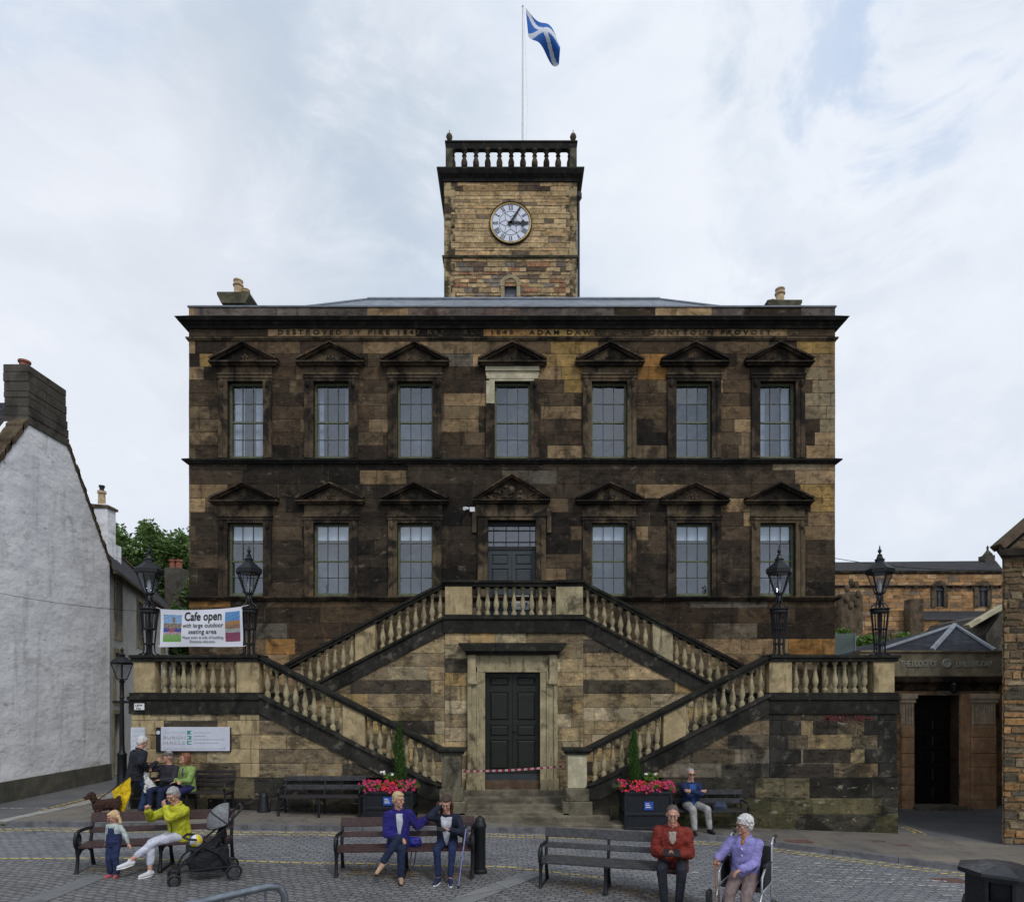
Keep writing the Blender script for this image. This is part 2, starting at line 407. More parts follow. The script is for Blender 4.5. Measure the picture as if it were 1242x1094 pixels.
def ashlar(mb, fr, u0, u1, z0, z1, rowh, wr, colf, holes=(), clips=None, joint=.014, jit=0.0, depth=.012, mortar=(.12, .10, .07), rel=.004, rj=0.0, seed=1, merge_rows=0.0):
    rnd = random.Random(seed); z = z0
    rects0 = [(u0, u1, z0, z1)]
    for r in sub_rect(rects0[0], holes):
        q = [(r[0], r[2]), (r[1], r[2]), (r[1], r[3]), (r[0], r[3])]
        for cpl in (clips or [None]):
            p = clip_poly(q, cpl) if cpl else q
            if len(p) > 2: mb.poly([fr(a, b, depth) for a, b in p], mortar)
    while z < z1-.02:
        h = rowh*(1+rnd.uniform(-rj, rj)); zt = min(z+h, z1)
        if z1-zt < rowh*.35: zt = z1
        u = u0-rnd.uniform(0, wr[1])
        while u < u1:
            w = rnd.uniform(*wr)*(1.35 if rnd.random() < .15 else 1); ue = u+w
            if ue > u0 and u < u1:
                a, b = max(u, u0)+joint/2, min(ue, u1)-joint/2
                if b-a > joint:
                    cc = colf((a+b)/2, (z+zt)/2, rnd); dd = rnd.uniform(-rel, rel)
                    zz0, zz1 = z+joint/2, zt-joint/2
                    if jit: zz0 += rnd.uniform(0, jit); zz1 -= rnd.uniform(0, jit)
                    for r in sub_rect((a, b, zz0, zz1), holes):
                        j = lambda: rnd.uniform(-jit, jit)*.6
                        q = [(r[0]+j(), r[2]+j()), (r[1]+j(), r[2]+j()), (r[1]+j(), r[3]+j()), (r[0]+j(), r[3]+j())]
                        if jit and (r[1]-r[0]) > .2:
                            q = [q[0], ((q[0][0]+q[1][0])/2, q[0][1]+j()), q[1], q[2], ((q[2][0]+q[3][0])/2, q[2][1]+j()), q[3]]
                        for cpl in (clips or [None]):
                            p = clip_poly(q, cpl) if cpl else q
                            if len(p) > 2: mb.poly([fr(x, y, dd) for x, y in p], cc)
            u = ue
        z = zt
def lerp3(a, b, t): return tuple(x+(y-x)*t for x, y in zip(a, b))
BLK = (.017, .0145, .0125); DBR = (.042, .030, .0205); BRN = (.105, .072, .043); TAN = (.30, .205, .112); ORG = (.37, .185, .055); PAL = (.30, .24, .15); YEL = (.33, .215, .075); GRY = (.14, .125, .10)
from mathutils import noise as mnoise
def soft(x, z, rnd, stops, sc=.75, wn=.62, seed=0.0):      # neighbouring stones weather alike: smooth noise plus a little chance
    n = .5+.85*mnoise.fractal(Vector((x*sc+seed, seed*1.7, z*sc*1.3)), .8, 2.0, 3); v = min(.999, max(0, wn*n+(1-wn)*rnd.random()))
    for (p0, c0), (p1, c1) in zip(stops, stops[1:]):
        if v <= p1: c = lerp3(c0, c1, (v-p0)/(p1-p0)); k = rnd.uniform(.88, 1.14); return tuple(q*k for q in c)
    return stops[-1][1]
def pick(rnd, table):
    t = rnd.random()*sum(w for w, _ in table)
    for w, c in table:
        t -= w
        if t <= 0: break
    k = rnd.uniform(.75, 1.25); return tuple(x*k*rnd.uniform(.985, 1.015) for x in c)
# ================================================================ THE TOWN HALL
SX0, SX1 = X(229, Y3), X(1013, Y3)
hall = thing('town_hall', (0, Y3, 0), 'sooty three-storey classical stone town hall with a clock tower, behind the double stair', 'town hall')
fmap = lambda u, z, d: (u, Y3+d, z)
UPX = [298, 402, 503.5, 621.5, 739, 841.5, 943]
ow = .98
UZ0, UZ1 = Z(556, Y3), Z(463, Y3)
LZ0, LZ1 = Z(723.5, Y3), Z(634.5, Y3)
holes = []
for i, px in enumerate(UPX):
    x = X(px, Y3); holes.append((x-ow/2, x+ow/2, UZ0, UZ1))
    if i != 3: holes.append((x-ow/2, x+ow/2, LZ0, LZ1))
DX0, DX1 = X(591.5, Y3), X(650, Y3); DZ0, DZ1 = 4.42, Z(631, Y3)
holes.append((DX0, DX1, DZ0, DZ1))
PATCH = [  # px, py, rx, ry, colour, strength: the pale and yellow areas of the washed stone
    (690, 425, 26, 26, YEL, 1), (680, 455, 30, 14, YEL, .9), (700, 475, 18, 10, YEL, .9), (790, 450, 14, 22, ORG, .6), (830, 405, 90, 8, TAN, .8),
    (560, 485, 24, 9, TAN, .9), (555, 518, 26, 8, TAN, 1), (450, 497, 30, 9, BRN, .8), (240, 430, 16, 24, TAN, .6), (262, 437, 14, 8, YEL, .8),
    (345, 497, 16, 28, TAN, .5), (993, 500, 18, 55, PAL, .9), (1000, 440, 12, 16, TAN, .6), (890, 500, 16, 20, TAN, .55), (893, 470, 14, 30, BRN, .9),
    (970, 571, 34, 12, PAL, .8), (1000, 600, 12, 60, TAN, .75), (997, 668, 9, 8, ORG, 1), (1003, 597, 10, 16, YEL, .7), (330, 593, 26, 8, TAN, .75),
    (262, 596, 12, 6, TAN, .7), (453, 581, 24, 8, TAN, .9), (800, 594, 24, 7, TAN, .9), (650, 575, 30, 8, GRY, .6), (400, 575, 60, 6, GRY, .5),
    (895, 737, 50, 8, GRY, .8), (362, 795, 60, 12, TAN, .9), (340, 792, 14, 8, ORG, .9), (560, 700, 18, 12, BRN, .8), (575, 690, 6, 12, TAN, .6),
    (880, 790, 70, 14, TAN, .95), (985, 778, 26, 8, ORG, .9), (247, 738, 18, 8, ORG, .8), (930, 650, 6, 30, BRN, .6), (540, 430, 26, 10, GRY, .6),
    (300, 770, 60, 9, GRY, .6), (870, 425, 40, 10, BRN, .9), (980, 412, 30, 10, YEL, .6), (520, 425, 40, 8, TAN, .5), (760, 500, 26, 8, BRN, .9), (800, 500, 20, 20, BRN, .7),
]
def fac_col(x, z, rnd):
    px = 621+x*FPX/Y3; py = 842-(z-CAMZ)*FPX/Y3
    if py < 412: st = [(0, BLK), (.35, DBR), (.55, BRN), (.72, TAN), (1, ORG)]
    elif py < 465: st = [(0, BLK), (.4, DBR), (.62, BRN), (.85, TAN), (1, YEL)]
    elif py < 556: st = [(0, BLK), (.3, DBR), (.58, (.075, .053, .034)), (.8, (.15, .11, .066)), (1, TAN)]
    elif py < 730: st = [(0, BLK), (.3, (.030, .0235, .018)), (.66, (.062, .046, .032)), (.9, (.12, .085, .052)), (1, TAN)]
    elif py < 775: st = [(0, BLK), (.35, DBR), (.7, BRN), (1, (.17, .145, .11))]
    else: st = [(0, DBR), (.3, BRN), (.6, (.19, .135, .08)), (.9, TAN), (1, ORG)]
    c = soft(x, z, rnd, st, .75, .70, 3.3)
    for (cx, cy, rx, ry, pc, s) in PATCH:
        d = ((px-cx)/rx)**2+((py-cy)/ry)**2
        if d < 1.3 and rnd.random() < s: kk = rnd.uniform(.75, 1.1); c = lerp3(c, tuple(k*kk for k in pc), .75)
    return c
mb = MB()
ashlar(mb, fmap, SX0, SX1, -.6, Z(728, Y3), .43, (.7, 1.6), fac_col, holes, seed=3, mortar=(.15, .12, .085))
ashlar(mb, fmap, SX0, SX1, Z(723, Y3), Z(562, Y3), .385, (.6, 1.5), fac_col, holes, seed=4)
ashlar(mb, fmap, SX0, SX1, Z(556, Y3), Z(413, Y3), .36, (.55, 1.35), fac_col, holes, seed=5)
ashlar(mb, fmap, SX0, SX1, Z(408, Y3), Z(399, Y3), .21, (.9, 1.9), fac_col, (), seed=6)
ashlar(mb, fmap, SX0, SX1, Z(383, Y3), Z(373, Y3), .24, (.8, 1.7), lambda x, z, r: pick(r, [(.4, (.11, .09, .08)), (.25, (.17, .12, .10)), (.25, DBR), (.12, TAN)]), (), seed=8)
# sides of the block
for sx, sg in ((SX0, 1), (SX1, -1)):
    ashlar(mb, lambda u, z, d, sx=sx, sg=sg: (sx+sg*d, u, z), Y3, Y3+8, -.6, Z(373, Y3), .4, (.6, 1.4), fac_col, (), seed=9)
mb.box(SX0+.05, SX1-.05, Y3+7.9, Y3+8, -.6, 13.2, DBR)
# reveals of the openings
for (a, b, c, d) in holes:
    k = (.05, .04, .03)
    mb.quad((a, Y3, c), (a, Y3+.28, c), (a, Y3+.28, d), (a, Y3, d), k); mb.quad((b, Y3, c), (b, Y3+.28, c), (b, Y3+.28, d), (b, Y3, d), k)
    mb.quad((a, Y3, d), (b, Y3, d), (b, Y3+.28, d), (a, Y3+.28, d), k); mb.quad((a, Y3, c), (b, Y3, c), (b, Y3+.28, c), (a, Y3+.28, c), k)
part('wall', mb, M['ash_facade'], hall, colors=True, fix=False)

def course(mb, x0, x1, y, prof, ret=.6):     # moulding profile (proj, z) run along the front and returned round both ends
    n = len(prof)
    for i in range(n):
        (p0, z0), (p1, z1) = prof[i], prof[(i+1) % n]
        mb.quad((x0-p0, y-p0, z0), (x1+p0, y-p0, z0), (x1+p1, y-p1, z1), (x0-p1, y-p1, z1))
        mb.quad((x0-p0, y+ret, z0), (x0-p0, y-p0, z0), (x0-p1, y-p1, z1), (x0-p1, y+ret, z1))
        mb.quad((x1+p0, y-p0, z0), (x1+p0, y+ret, z0), (x1+p1, y+ret, z1), (x1+p1, y-p1, z1))
def zc(py, p=.2): return CAMZ+(842-py)*(Y3-p)/FPX
mb = MB(); course(mb, SX0, SX1, Y3, [(-.02, zc(399, 0)), (.05, zc(398, .05)), (.06, zc(395, .06)), (.12, zc(392, .12)), (.14, zc(389, .14)), (.21, zc(388, .21)), (.25, zc(384.5, .25)), (.27, zc(383.2, .27)), (-.02, zc(382, 0))], 8)
part('cornice', mb, M['mould_dark'], hall)
mb = MB(); course(mb, SX0, SX1, Y3, [(-.02, zc(413, 0)), (.03, zc(413, .03)), (.04, zc(411, .04)), (.06, zc(410.6, .06)), (.07, zc(408.4, .07)), (-.02, zc(408, 0))], 8)
part('architrave', mb, M['mould_mid'], hall)
mb = MB(); course(mb, SX0, SX1, Y3, [(-.02, zc(562.5, 0)), (.05, zc(562, .05)), (.09, zc(559, .09)), (.13, zc(558, .13)), (.14, zc(556, .14)), (-.02, zc(555.2, 0))], 8)
part('string_course', mb, M['mould_dark'], hall)
mb = MB(); course(mb, SX0, SX1, Y3, [(-.02, zc(729, 0)), (.05, zc(728.5, .05)), (.09, zc(726, .09)), (.13, zc(725, .13)), (.14, zc(723.4, .14)), (-.02, zc(722.6, 0))], 8)
part('string_course', mb, M['mould'], hall)
mb = MB(); course(mb, SX0, SX1, Y3, [(-.02, Z(373, Y3)), (.03, Z(373, Y3)), (.03, Z(371.2, Y3)), (-.4, Z(370.8, Y3))], 8)
part('parapet_coping', mb, M['lead'], hall)
# inscription
tm = text_mb('DESTROYED BY FIRE 1847 RESTORED 1848 . ADAM DAWSON OF BONNYTOUN PROVOST .', 0.17, .005, 'CENTER', (X(641, Y3), Y3-.012, Z(403.6, Y3)), width=1.0, spacing=1.6, bold=.004)
w = max(v[0] for v in tm.v)-min(v[0] for v in tm.v); k = (X(944, Y3)-X(336, Y3))/w; cx = X(641, Y3)
tm.v = [((v[0]-cx)*k+cx, v[1], v[2]) for v in tm.v]
part('inscription', tm, M['mould'], hall, fix=False)
# roof
rz0 = Z(371, Y3)-.12; mb = MB()
a = [(SX0+.4, Y3+.4, rz0), (SX1-.4, Y3+.4, rz0), (SX1-.4, Y3+7.6, rz0), (SX0+.4, Y3+7.6, rz0)]
yr = Y3+3.0; zr = Z(363.6, yr); b = [(X(446, yr), yr, zr), (X(800, yr), yr, zr), (X(800, yr), yr+1.6, zr), (X(446, yr), yr+1.6, zr)]
for i in range(4): mb.quad(a[i], a[(i+1) % 4], b[(i+1) % 4], b[i])
mb.poly(b)
mb.tube([b[0], b[1]], .07, 6); mb.tube([a[0], b[0]], .05, 6); mb.tube([a[1], b[1]], .05, 6)
part('roof', mb, M['lead'], hall)
# chimneys
def chimney(x0, x1, Y, ztop, zbot, pots):
    mb = MB(); cap = .12
    mb.box(x0+cap, x1-cap, Y+cap, Y+.9, zbot, ztop-.3); mb.prism([(x0+cap, ztop-.32), (x1-cap, ztop-.32), (x1, ztop-.08), (x1, ztop), (x0, ztop), (x0, ztop-.08)], Y, Y+1.0)
    o = part('chimney', mb, M['band_tower'], hall)
    for (px, r, h) in pots:
        p = MB(); p.lathe([(r, 0), (r*1.15, .03), (r, .07), (r*.93, h*.72), (r*1.2, h*.74), (r*1.2, h*.80), (r*.95, h*.82), (r*.95, h*.93), (r*1.1, h*.94), (r*1.1, h), (r*.8, h), (r*.8, h*.9)], (X(px, Y+.5), Y+.5, ztop), 14)
        part('chimney_pot', p, M['clay'], o, smooth=40)
YC = Y3+.9
chimney(X(263, YC), X(302, YC), YC, Z(354, YC), 12.8, [(289, .125, .64), (298, .11, .36)])
chimney(X(931, YC), X(973, YC), YC, Z(364.5, YC)+.02, 12.8, [(946, .125, .62), (936, .11, .26)])
# ---- windows
def sash_window(x, z0, z1, blind, parent, w=.98, y=Y3+.13):
    f = MB(); t = .055
    f.box(x-w/2, x-w/2+t, y, y+.1, z0, z1); f.box(x+w/2-t, x+w/2, y, y+.1, z0, z1)
    f.box(x-w/2+t, x+w/2-t, y, y+.1, z0, z0+.09); f.box(x-w/2+t, x+w/2-t, y, y+.1, z1-.05, z1)
    o = part('window', f, M['paint_green'], parent)
    zm = (z0+z1)/2-.02; mid = MB(); mid.box(x-w/2+t, x+w/2-t, y+.01, y+.085, zm-.022, zm+.022)
    part('meeting_rail', mid, M['paint_green'], o)
    bars = MB(); b = .018; ia, ib = x-w/2+t, x+w/2-t
    for k in (1, 2):
        xx = ia+(ib-ia)*k/3; bars.box(xx-b/2, xx+b/2, y+.025, y+.06, z0+.09, zm-.022); bars.box(xx-b/2, xx+b/2, y+.025, y+.06, zm+.022, z1-.05)
    for a, c in ((z0+.09, zm-.022), (zm+.022, z1-.05)):
        zz = (a+c)/2; bars.box(ia, ib, y+.028, y+.057, zz-b/2, zz+b/2)
    part('glazing_bars', bars, M['bar_paint'], o)
    g = MB(); rr = random.Random(int(x*100)+int(z0*10))
    for k in range(3):
        for j in range(4):
            xa, xb = ia+(ib-ia)*k/3, ia+(ib-ia)*(k+1)/3; za = [z0+.09, (z0+.09+zm)/2, zm, (zm+z1-.05)/2, z1-.05]; e = rr.uniform(-.004, .004); e2 = rr.uniform(-.003, .003)
            g.quad((xa, y+.042+e, za[j]), (xb, y+.042-e, za[j]), (xb, y+.042-e+e2, za[j+1]), (xa, y+.042+e+e2, za[j+1]))
    part('pane', g, M['glass'], o, fix=False)
    r = MB(); r.quad((x-w/2, y+.5, z0), (x+w/2, y+.5, z0), (x+w/2, y+.5, z1), (x-w/2, y+.5, z1))
    r.quad((x-w/2, y+.1, z0), (x-w/2, y+.5, z0), (x-w/2, y+.5, z1), (x-w/2, y+.1, z1)); r.quad((x+w/2, y+.1, z0), (x+w/2, y+.5, z0), (x+w/2, y+.5, z1), (x+w/2, y+.1, z1))
    r.quad((x-w/2, y+.1, z1), (x+w/2, y+.1, z1), (x+w/2, y+.5, z1), (x-w/2, y+.5, z1)); r.quad((x-w/2, y+.1, z0), (x+w/2, y+.1, z0), (x+w/2, y+.5, z0), (x-w/2, y+.5, z0))
    part('window_recess', r, M['room'], o)
    if blind > 0:
        bl = MB(); bl.box(x-w/2+.06, x+w/2-.06, y+.11, y+.13, z1-blind, z1-.03); part('blind', bl, M['blind'], o)
    return o
CUR = [1, 2, 0, 0, 0, 0, 3]
for i, px in enumerate(UPX):
    o = sash_window(X(px, Y3), UZ0+.02, UZ1, 0, hall)
    x = X(px, Y3); c = MB()
    if CUR[i] in (1, 2, 3):
        wd = (.26, .12, .2)[CUR[i]-1]; n = 8
        for s, off in ((-1, 0), (1, 0)):
            pts = []
            xa = x+s*.42; xb = xa-s*wd
            for k in range(n+1):
                xx = xa+(xb-xa)*k/n; pts.append((xx, Y3+.33+.02*(k % 2)))
            for k in range(n): c.quad((*pts[k], UZ0+.05), (*pts[k+1], UZ0+.05), (*pts[k+1], UZ1-.05), (*pts[k], UZ1-.05))
        part('curtain', c, M['curtain'], o, fix=False)
    if i != 3: sash_window(X(px, Y3), LZ0+.02, LZ1, .42, hall)
# ---- surrounds and pediments (front pieces standing on the wall face)
def tympanum_carving(mb, x, zb, w, h, seed, big=False):
    rr = random.Random(seed); y = Y3-.05
    kind = seed % 4
    if big:
        for k in range(46):
            u = rr.uniform(-1, 1); v = rr.uniform(0, 1-abs(u)); mb.ell((x+u*w*.42, y, zb+.05+v*h*.62), (rr.uniform(.025, .06), .05, rr.uniform(.02, .05)), n=7, m=5)
        mb.ell((x, y-.01, zb+h*.42), (.09, .07, .12), n=10, m=7)
        for s in (-1, 1):
            mb.tube([(x+s*(.12+.09*k), y, zb+.06+.05*math.sin(k*1.4)) for k in range(7)], [.035]*7, 6)
        return
    if kind == 0:
        for k in range(7):
            a = math.pi*k/6; mb.tube([(x, y, zb+.05), (x+math.cos(a)*.2, y, zb+.05+math.sin(a)*.17)], [.015, .03], 6)
    elif kind == 1:
        mb.ell((x, y, zb+.13), (.06, .05, .09), n=8, m=6)
        for s in (-1, 1):
            mb.tube([(x+s*.02, y, zb+.05), (x+s*.12, y, zb+.07), (x+s*.15, y, zb+.15), (x+s*.10, y, zb+.16)], .022, 6)
    elif kind == 2:
        for k in range(5):
            a = 2*math.pi*k/5+.3; mb.ell((x+math.cos(a)*.07, y, zb+.14+math.sin(a)*.07), (.045, .045, .045), n=8, m=6)
        mb.ell((x, y-.02, zb+.14), (.03, .04, .03), n=8, m=6)
    else:
        mb.tube([(x, y, zb+.02), (x, y, zb+.24)], [.03, .015], 6)
        for s in (-1, 1):
            mb.tube([(x, y, zb+.08), (x+s*.09, y, zb+.16), (x+s*.12, y, zb+.11), (x+s*.09, y, zb+.08)], .02, 6)
            mb.tube([(x+s*.05, y, zb+.03), (x+s*.25, y, zb+.05)], .018, 6)
def pediment(x, zb, w, h, seed, big=False, pale=False):
    mb = MB(); p = .22; t = .075
    # horizontal cornice, two steps
    mb.box(x-w/2+.05, x+w/2-.05, Y3-p+.08, Y3+.0, zb, zb+.05); mb.box(x-w/2, x+w/2, Y3-p, Y3+.01, zb+.05, zb+.09)
    zb2 = zb+.09
    for s in (-1, 1):
        a = (x+s*w/2, zb2); b = (x, zb2+h)
        sl = math.atan2(h, w/2)
        for (o0, o1, pr) in ((0, t*.55, p+.02), (t*.55, t*1.2, p-.06)):
            q = [(a[0], a[1]-o0+.075), (b[0], b[1]-o0+.03), (b[0], b[1]-o1+.03), (a[0]-s*(o1*1.2), a[1]-o1+.075 if a[1]-o1+.075 > zb2 else zb2)]
            mb.prism(q, Y3-pr, Y3+.01)
    o = part('pediment', mb, M['mould'], hall)
    ty = MB(); ty.prism([(x-w/2+.1, zb2), (x+w/2-.1, zb2), (x, zb2+h-.06)], Y3-.05, Y3+.01)
    part('tympanum', ty, M['mould_mid' if seed % 3 == 0 else 'mould'], o)
    c = MB(); tympanum_carving(c, x, zb2, w, h, seed, big); part('carving', c, M['mould_dark' if seed % 2 else 'mould_mid'], o, smooth=True)
    return o
def surround(x, z0, z1, zped, w=.98, aw=.24, pale=0, seed=0):
    # architrave
    mb = MB(); y = Y3
    for s in (-1, 1):
        if pale and s < 0:
            zs = z1-.62
            mb.box(x+s*(w/2), x+s*(w/2+aw*.55), y-.05, y+.02, z0, zs); mb.box(x+s*(w/2+aw*.55), x+s*(w/2+aw), y-.075, y+.02, z0, zs)
            continue
        top = z1 if not pale else z1
        mb.box(x+s*(w/2), x+s*(w/2+aw*.55), y-.05, y+.02, z0, top); mb.box(x+s*(w/2+aw*.55), x+s*(w/2+aw), y-.075, y+.02, z0, top)
        mb.ell((x+s*(w/2+aw*.6), y-.09, z1-.07), (.06, .06, .12), n=8, m=6)
    if not pale:
        mb.box(x-w/2-aw, x+w/2+aw, y-.05, y+.02, z1, z1+.07); mb.box(x-w/2-aw-.02, x+w/2+aw+.02, y-.075, y+.02, z1+.07, z1+.15)
    o = part('window_surround', mb, M['mould' if seed % 4 else 'mould_mid'], hall)
    fz = MB(); fz.box(x-w/2-aw-.01, x+w/2+aw+.01, y-.03, y+.01, z1+.15, zped)
    fz.box(x-w/2-aw-.03, x+w/2+aw+.03, y-.10, y+.01, z1+.155, z1+.20)
    if pale:
        f2 = MB(); f2.box(x-w/2-aw, x+w/2+aw, y-.04, y+.02, z1+.15, zped-.01); f2.box(x-w/2-aw-.01, x+w/2+aw+.01, y-.09, y+.02, zped-.12, zped-.012)
        f2.box(x-w/2-aw+.02, x+w/2+aw-.02, y-.062, y+.02, z1+.06, z1+.15); f2.box(x-w/2-aw*.6, x+w/2+aw*.6, y-.05, y+.02, z1, z1+.06)
        f2.box(x-w/2-aw*.95, x-w/2, y-.06, y+.02, z1-.62, z1)
        part('new_stone_lintel', f2, M['pale'], o, 'pale newly cut stone lintel')
    else: part('frieze', fz, M['mould_mid'], o)
for i, px in enumerate(UPX):
    x = X(px, Y3)
    zp = zc(443.5, .1)
    surround(x, UZ0, UZ1, zp, pale=(i == 3), seed=i+(i == 5))
    pediment(x, zp, 1.88, .50, i+2)
    if i != 3:
        zp = zc(611.5, .1)
        surround(x, LZ0, LZ1, zp, seed=i+2); pediment(x, zp, 1.88, .46, i+5)
# ---- upper door on the landing
xc = (DX0+DX1)/2; dw = DX1-DX0
mb = MB()
for s in (-1, 1):
    mb.box(xc+s*dw/2, xc+s*(dw/2+.14), Y3-.05, Y3+.02, DZ0, DZ1); mb.box(xc+s*(dw/2+.14), xc+s*(dw/2+.27), Y3-.08, Y3+.02, DZ0, DZ1)
    mb.box(xc+s*(dw/2+.3), xc+s*(dw/2+.42), Y3-.06, Y3+.01, DZ1-.35, DZ1+.35)
mb.box(xc-dw/2-.27, xc+dw/2+.27, Y3-.05, Y3+.02, DZ1, DZ1+.09); mb.box(xc-dw/2-.29, xc+dw/2+.29, Y3-.08, Y3+.02, DZ1+.09, DZ1+.17)
o = part('door_surround', mb, M['mould_mid'], hall)
fz = MB(); fz.box(xc-.98, xc+.98, Y3-.03, Y3+.01, DZ1+.17, zc(611, .1)); part('frieze', fz, M['mould_mid'], o)
pediment(xc, zc(610.5, .1), 2.1, .68, 4, True)
fan = MB(); fz0, fz1 = Z(661, Y3), Z(636, Y3); y = Y3+.16
fan.box(DX0, DX1, y, y+.08, Z(665.5, Y3), Z(661, Y3)); fan.box(DX0, DX1, y, y+.08, fz1, DZ1)
for k in (0, .12, .38, .64, .88, 1): xx = DX0+dw*k; fan.box(max(DX0, xx-.012), min(DX1, xx+.012), y+.01, y+.06, fz0, fz1)
for k in (.22, .78): zz = fz0+(fz1-fz0)*k; fan.box(DX0, DX1, y+.013, y+.057, zz-.011, zz+.011)
o = part('fanlight', fan, M['iron'], hall)
g = MB(); g.quad((DX0, y+.05, fz0), (DX1, y+.05, fz0), (DX1, y+.05, fz1), (DX0, y+.05, fz1)); part('pane', g, M['glass'], o, fix=False)
g = MB(); g.box(DX0, DX1, y+.4, y+.42, fz0-.2, fz1+.2); part('fanlight_recess', g, M['room'], o)
def panel_door(name, x0, x1, z0, z1, y, mat, rows, parent, knob=True, inset=.012):
    w = (x1-x0)/2; hs = []
    for k in (0, 1):
        a = x0+k*w+.004; b = x0+(k+1)*w-.004; mb = MB(); mb.box(a, b, y+.03, y+.08, z0, z1)
        st = w*.14; mb.box(a, a+st, y, y+.03, z0, z1); mb.box(b-st, b, y, y+.03, z0, z1)
        zs = [0]+[r for r in rows]+[1]
        for (ra, rb) in rows:     # raised panels
            za, zb = z0+(z1-z0)*ra, z0+(z1-z0)*rb
            e = .035; pa, pb = a+st+.02, b-st-.02
            mb.add([(pa, y+.03, za), (pb, y+.03, za), (pb, y+.03, zb), (pa, y+.03, zb), (pa+e, y+.008, za+e), (pb-e, y+.008, za+e), (pb-e, y+.008, zb-e), (pa+e, y+.008, zb-e)],
                   [(0, 1, 5, 4), (1, 2, 6, 5), (2, 3, 7, 6), (3, 0, 4, 7), (4, 5, 6, 7)])
        prev = 0
        for (ra, rb) in rows+[(1, 1)]:
            mb.box(a+st, b-st, y, y+.03, z0+(z1-z0)*prev, z0+(z1-z0)*ra-.015); prev = rb+.015/(z1-z0) if rb < 1 else 1
        o = part(name, mb, mat, parent)
        if knob and k == 1:
            kb = MB(); kb.ell((a+st*.5, y-.03, z0+(z1-z0)*.42), (.03, .03, .03)); part('handle', kb, M['iron'], o, smooth=True)
        hs.append(o)
    return hs
panel_door('upper_door', DX0, DX1, DZ0, Z(665.5, Y3), Y3+.18, M['door_grey'], [(.05, .36), (.42, .76), (.82, .94)], hall)
for s, t in ((-1, .0),):
    pass
po = MB(); po.quad((X(626, Y3), Y3+.172, Z(738, Y3)), (X(641.5, Y3), Y3+.172, Z(738, Y3)), (X(641.5, Y3), Y3+.172, Z(721, Y3)), (X(626, Y3), Y3+.172, Z(721, Y3)))
M['blue_print'] = mat_plain('blue print', (.02, .07, .33), .5, .1, 8, 0, 0)
o = part('poster', po, M['white_paint'], None, fix=False); tag(o, 'blue and white poster taped to the grey upper door behind the landing balusters', 'poster')
pb = MB(); pb.prism([(X(632, Y3), Z(737, Y3)), (X(638, Y3), Z(737, Y3)), (X(640.5, Y3), Z(728, Y3)), (X(640.5, Y3), Z(722, Y3)), (X(631.5, Y3), Z(722, Y3))], Y3+.166, Y3+.170)
part('blue_panel', pb, M['blue_print'], o)
pb = MB(); pb.box(X(632.5, Y3), X(640, Y3), Y3+.162, Y3+.164, Z(729, Y3), Z(727.6, Y3)); part('white_line', pb, M['white_paint'], o)
# ---- security camera
o = thing('security_camera', (X(567, Y3), Y3, Z(619, Y3)), 'small white security camera on the facade left of the central pediment', 'camera')
c = MB(); c.box(X(570, Y3), X(576, Y3), Y3-.09, Y3, Z(621.5, Y3), Z(616, Y3)); part('junction_box', c, M['white_paint'], o)
c = MB(); c.tube([(X(568, Y3), Y3-.02, Z(617, Y3)), (X(564, Y3), Y3-.25, Z(620, Y3))], [.035, .05], 10); part('camera_body', c, M['white_paint'], o)

# ================================================================ TOWER (part of the town hall)
YT = Y3+7.3
TX0, TX1 = X(539, YT), X(699.5, YT); TZ0, TZ1 = 12.0, Z(212, YT)
def tw_col(x, z, rnd):
    py = 842-(z-CAMZ)*FPX/YT; px = 621+x*FPX/YT
    if py > 318: t = [(.35, (.42, .30, .17)), (.15, (.14, .10, .07)), (.2, (.30, .16, .09)), (.12, (.20, .17, .14)), (.25, (.46, .34, .19))]
    elif py < 232: t = [(.2, (.10, .07, .05)), (.4, (.32, .215, .11)), (.3, (.40, .28, .15))]
    else: t = [(.5, (.46, .335, .185)), (.35, (.39, .275, .145)), (.05, (.2, .15, .10)), (.12, (.46, .30, .16))]
    if px < 548 and rnd.random() < .5: t = [(.6, (.05, .04, .03)), (.4, (.2, .15, .09))]
    return pick(rnd, t)
mb = MB()
win = [(X(610, YT), X(628.5, YT), 12.0, Z(347, YT))]
ashlar(mb, lambda u, z, d: (u, YT+d, z), TX0, TX1, TZ0, Z(312, YT), .17, (.22, .6), tw_col, win, None, .018, .012, .025, (.30, .235, .15), .012, .4, 21)
ashlar(mb, lambda u, z, d: (u, YT+d, z), TX0, TX1, Z(312, YT), TZ1, .175, (.25, .85), tw_col, (), None, .013, .010, .018, (.36, .28, .17), .009, .4, 22)
for sx, sg in ((TX0, 1), (TX1, -1)):
    ashlar(mb, lambda u, z, d, sx=sx, sg=sg: (sx+sg*d, u, z), YT, YT+5, TZ0, TZ1, .17, (.25, .6), tw_col, (), None, .02, .01, .025, (.2, .16, .1), .01, .3, 23)
ashlar(mb, lambda u, z, d: (u, YT+5-d, z), TX0, TX1, TZ0, TZ1, .17, (.25, .6), tw_col, (), None, .02, .01, .025, (.2, .16, .1), .01, .3, 24)
tower = part('clock_tower', mb, M['rub_tower'], hall, colors=True, fix=False)
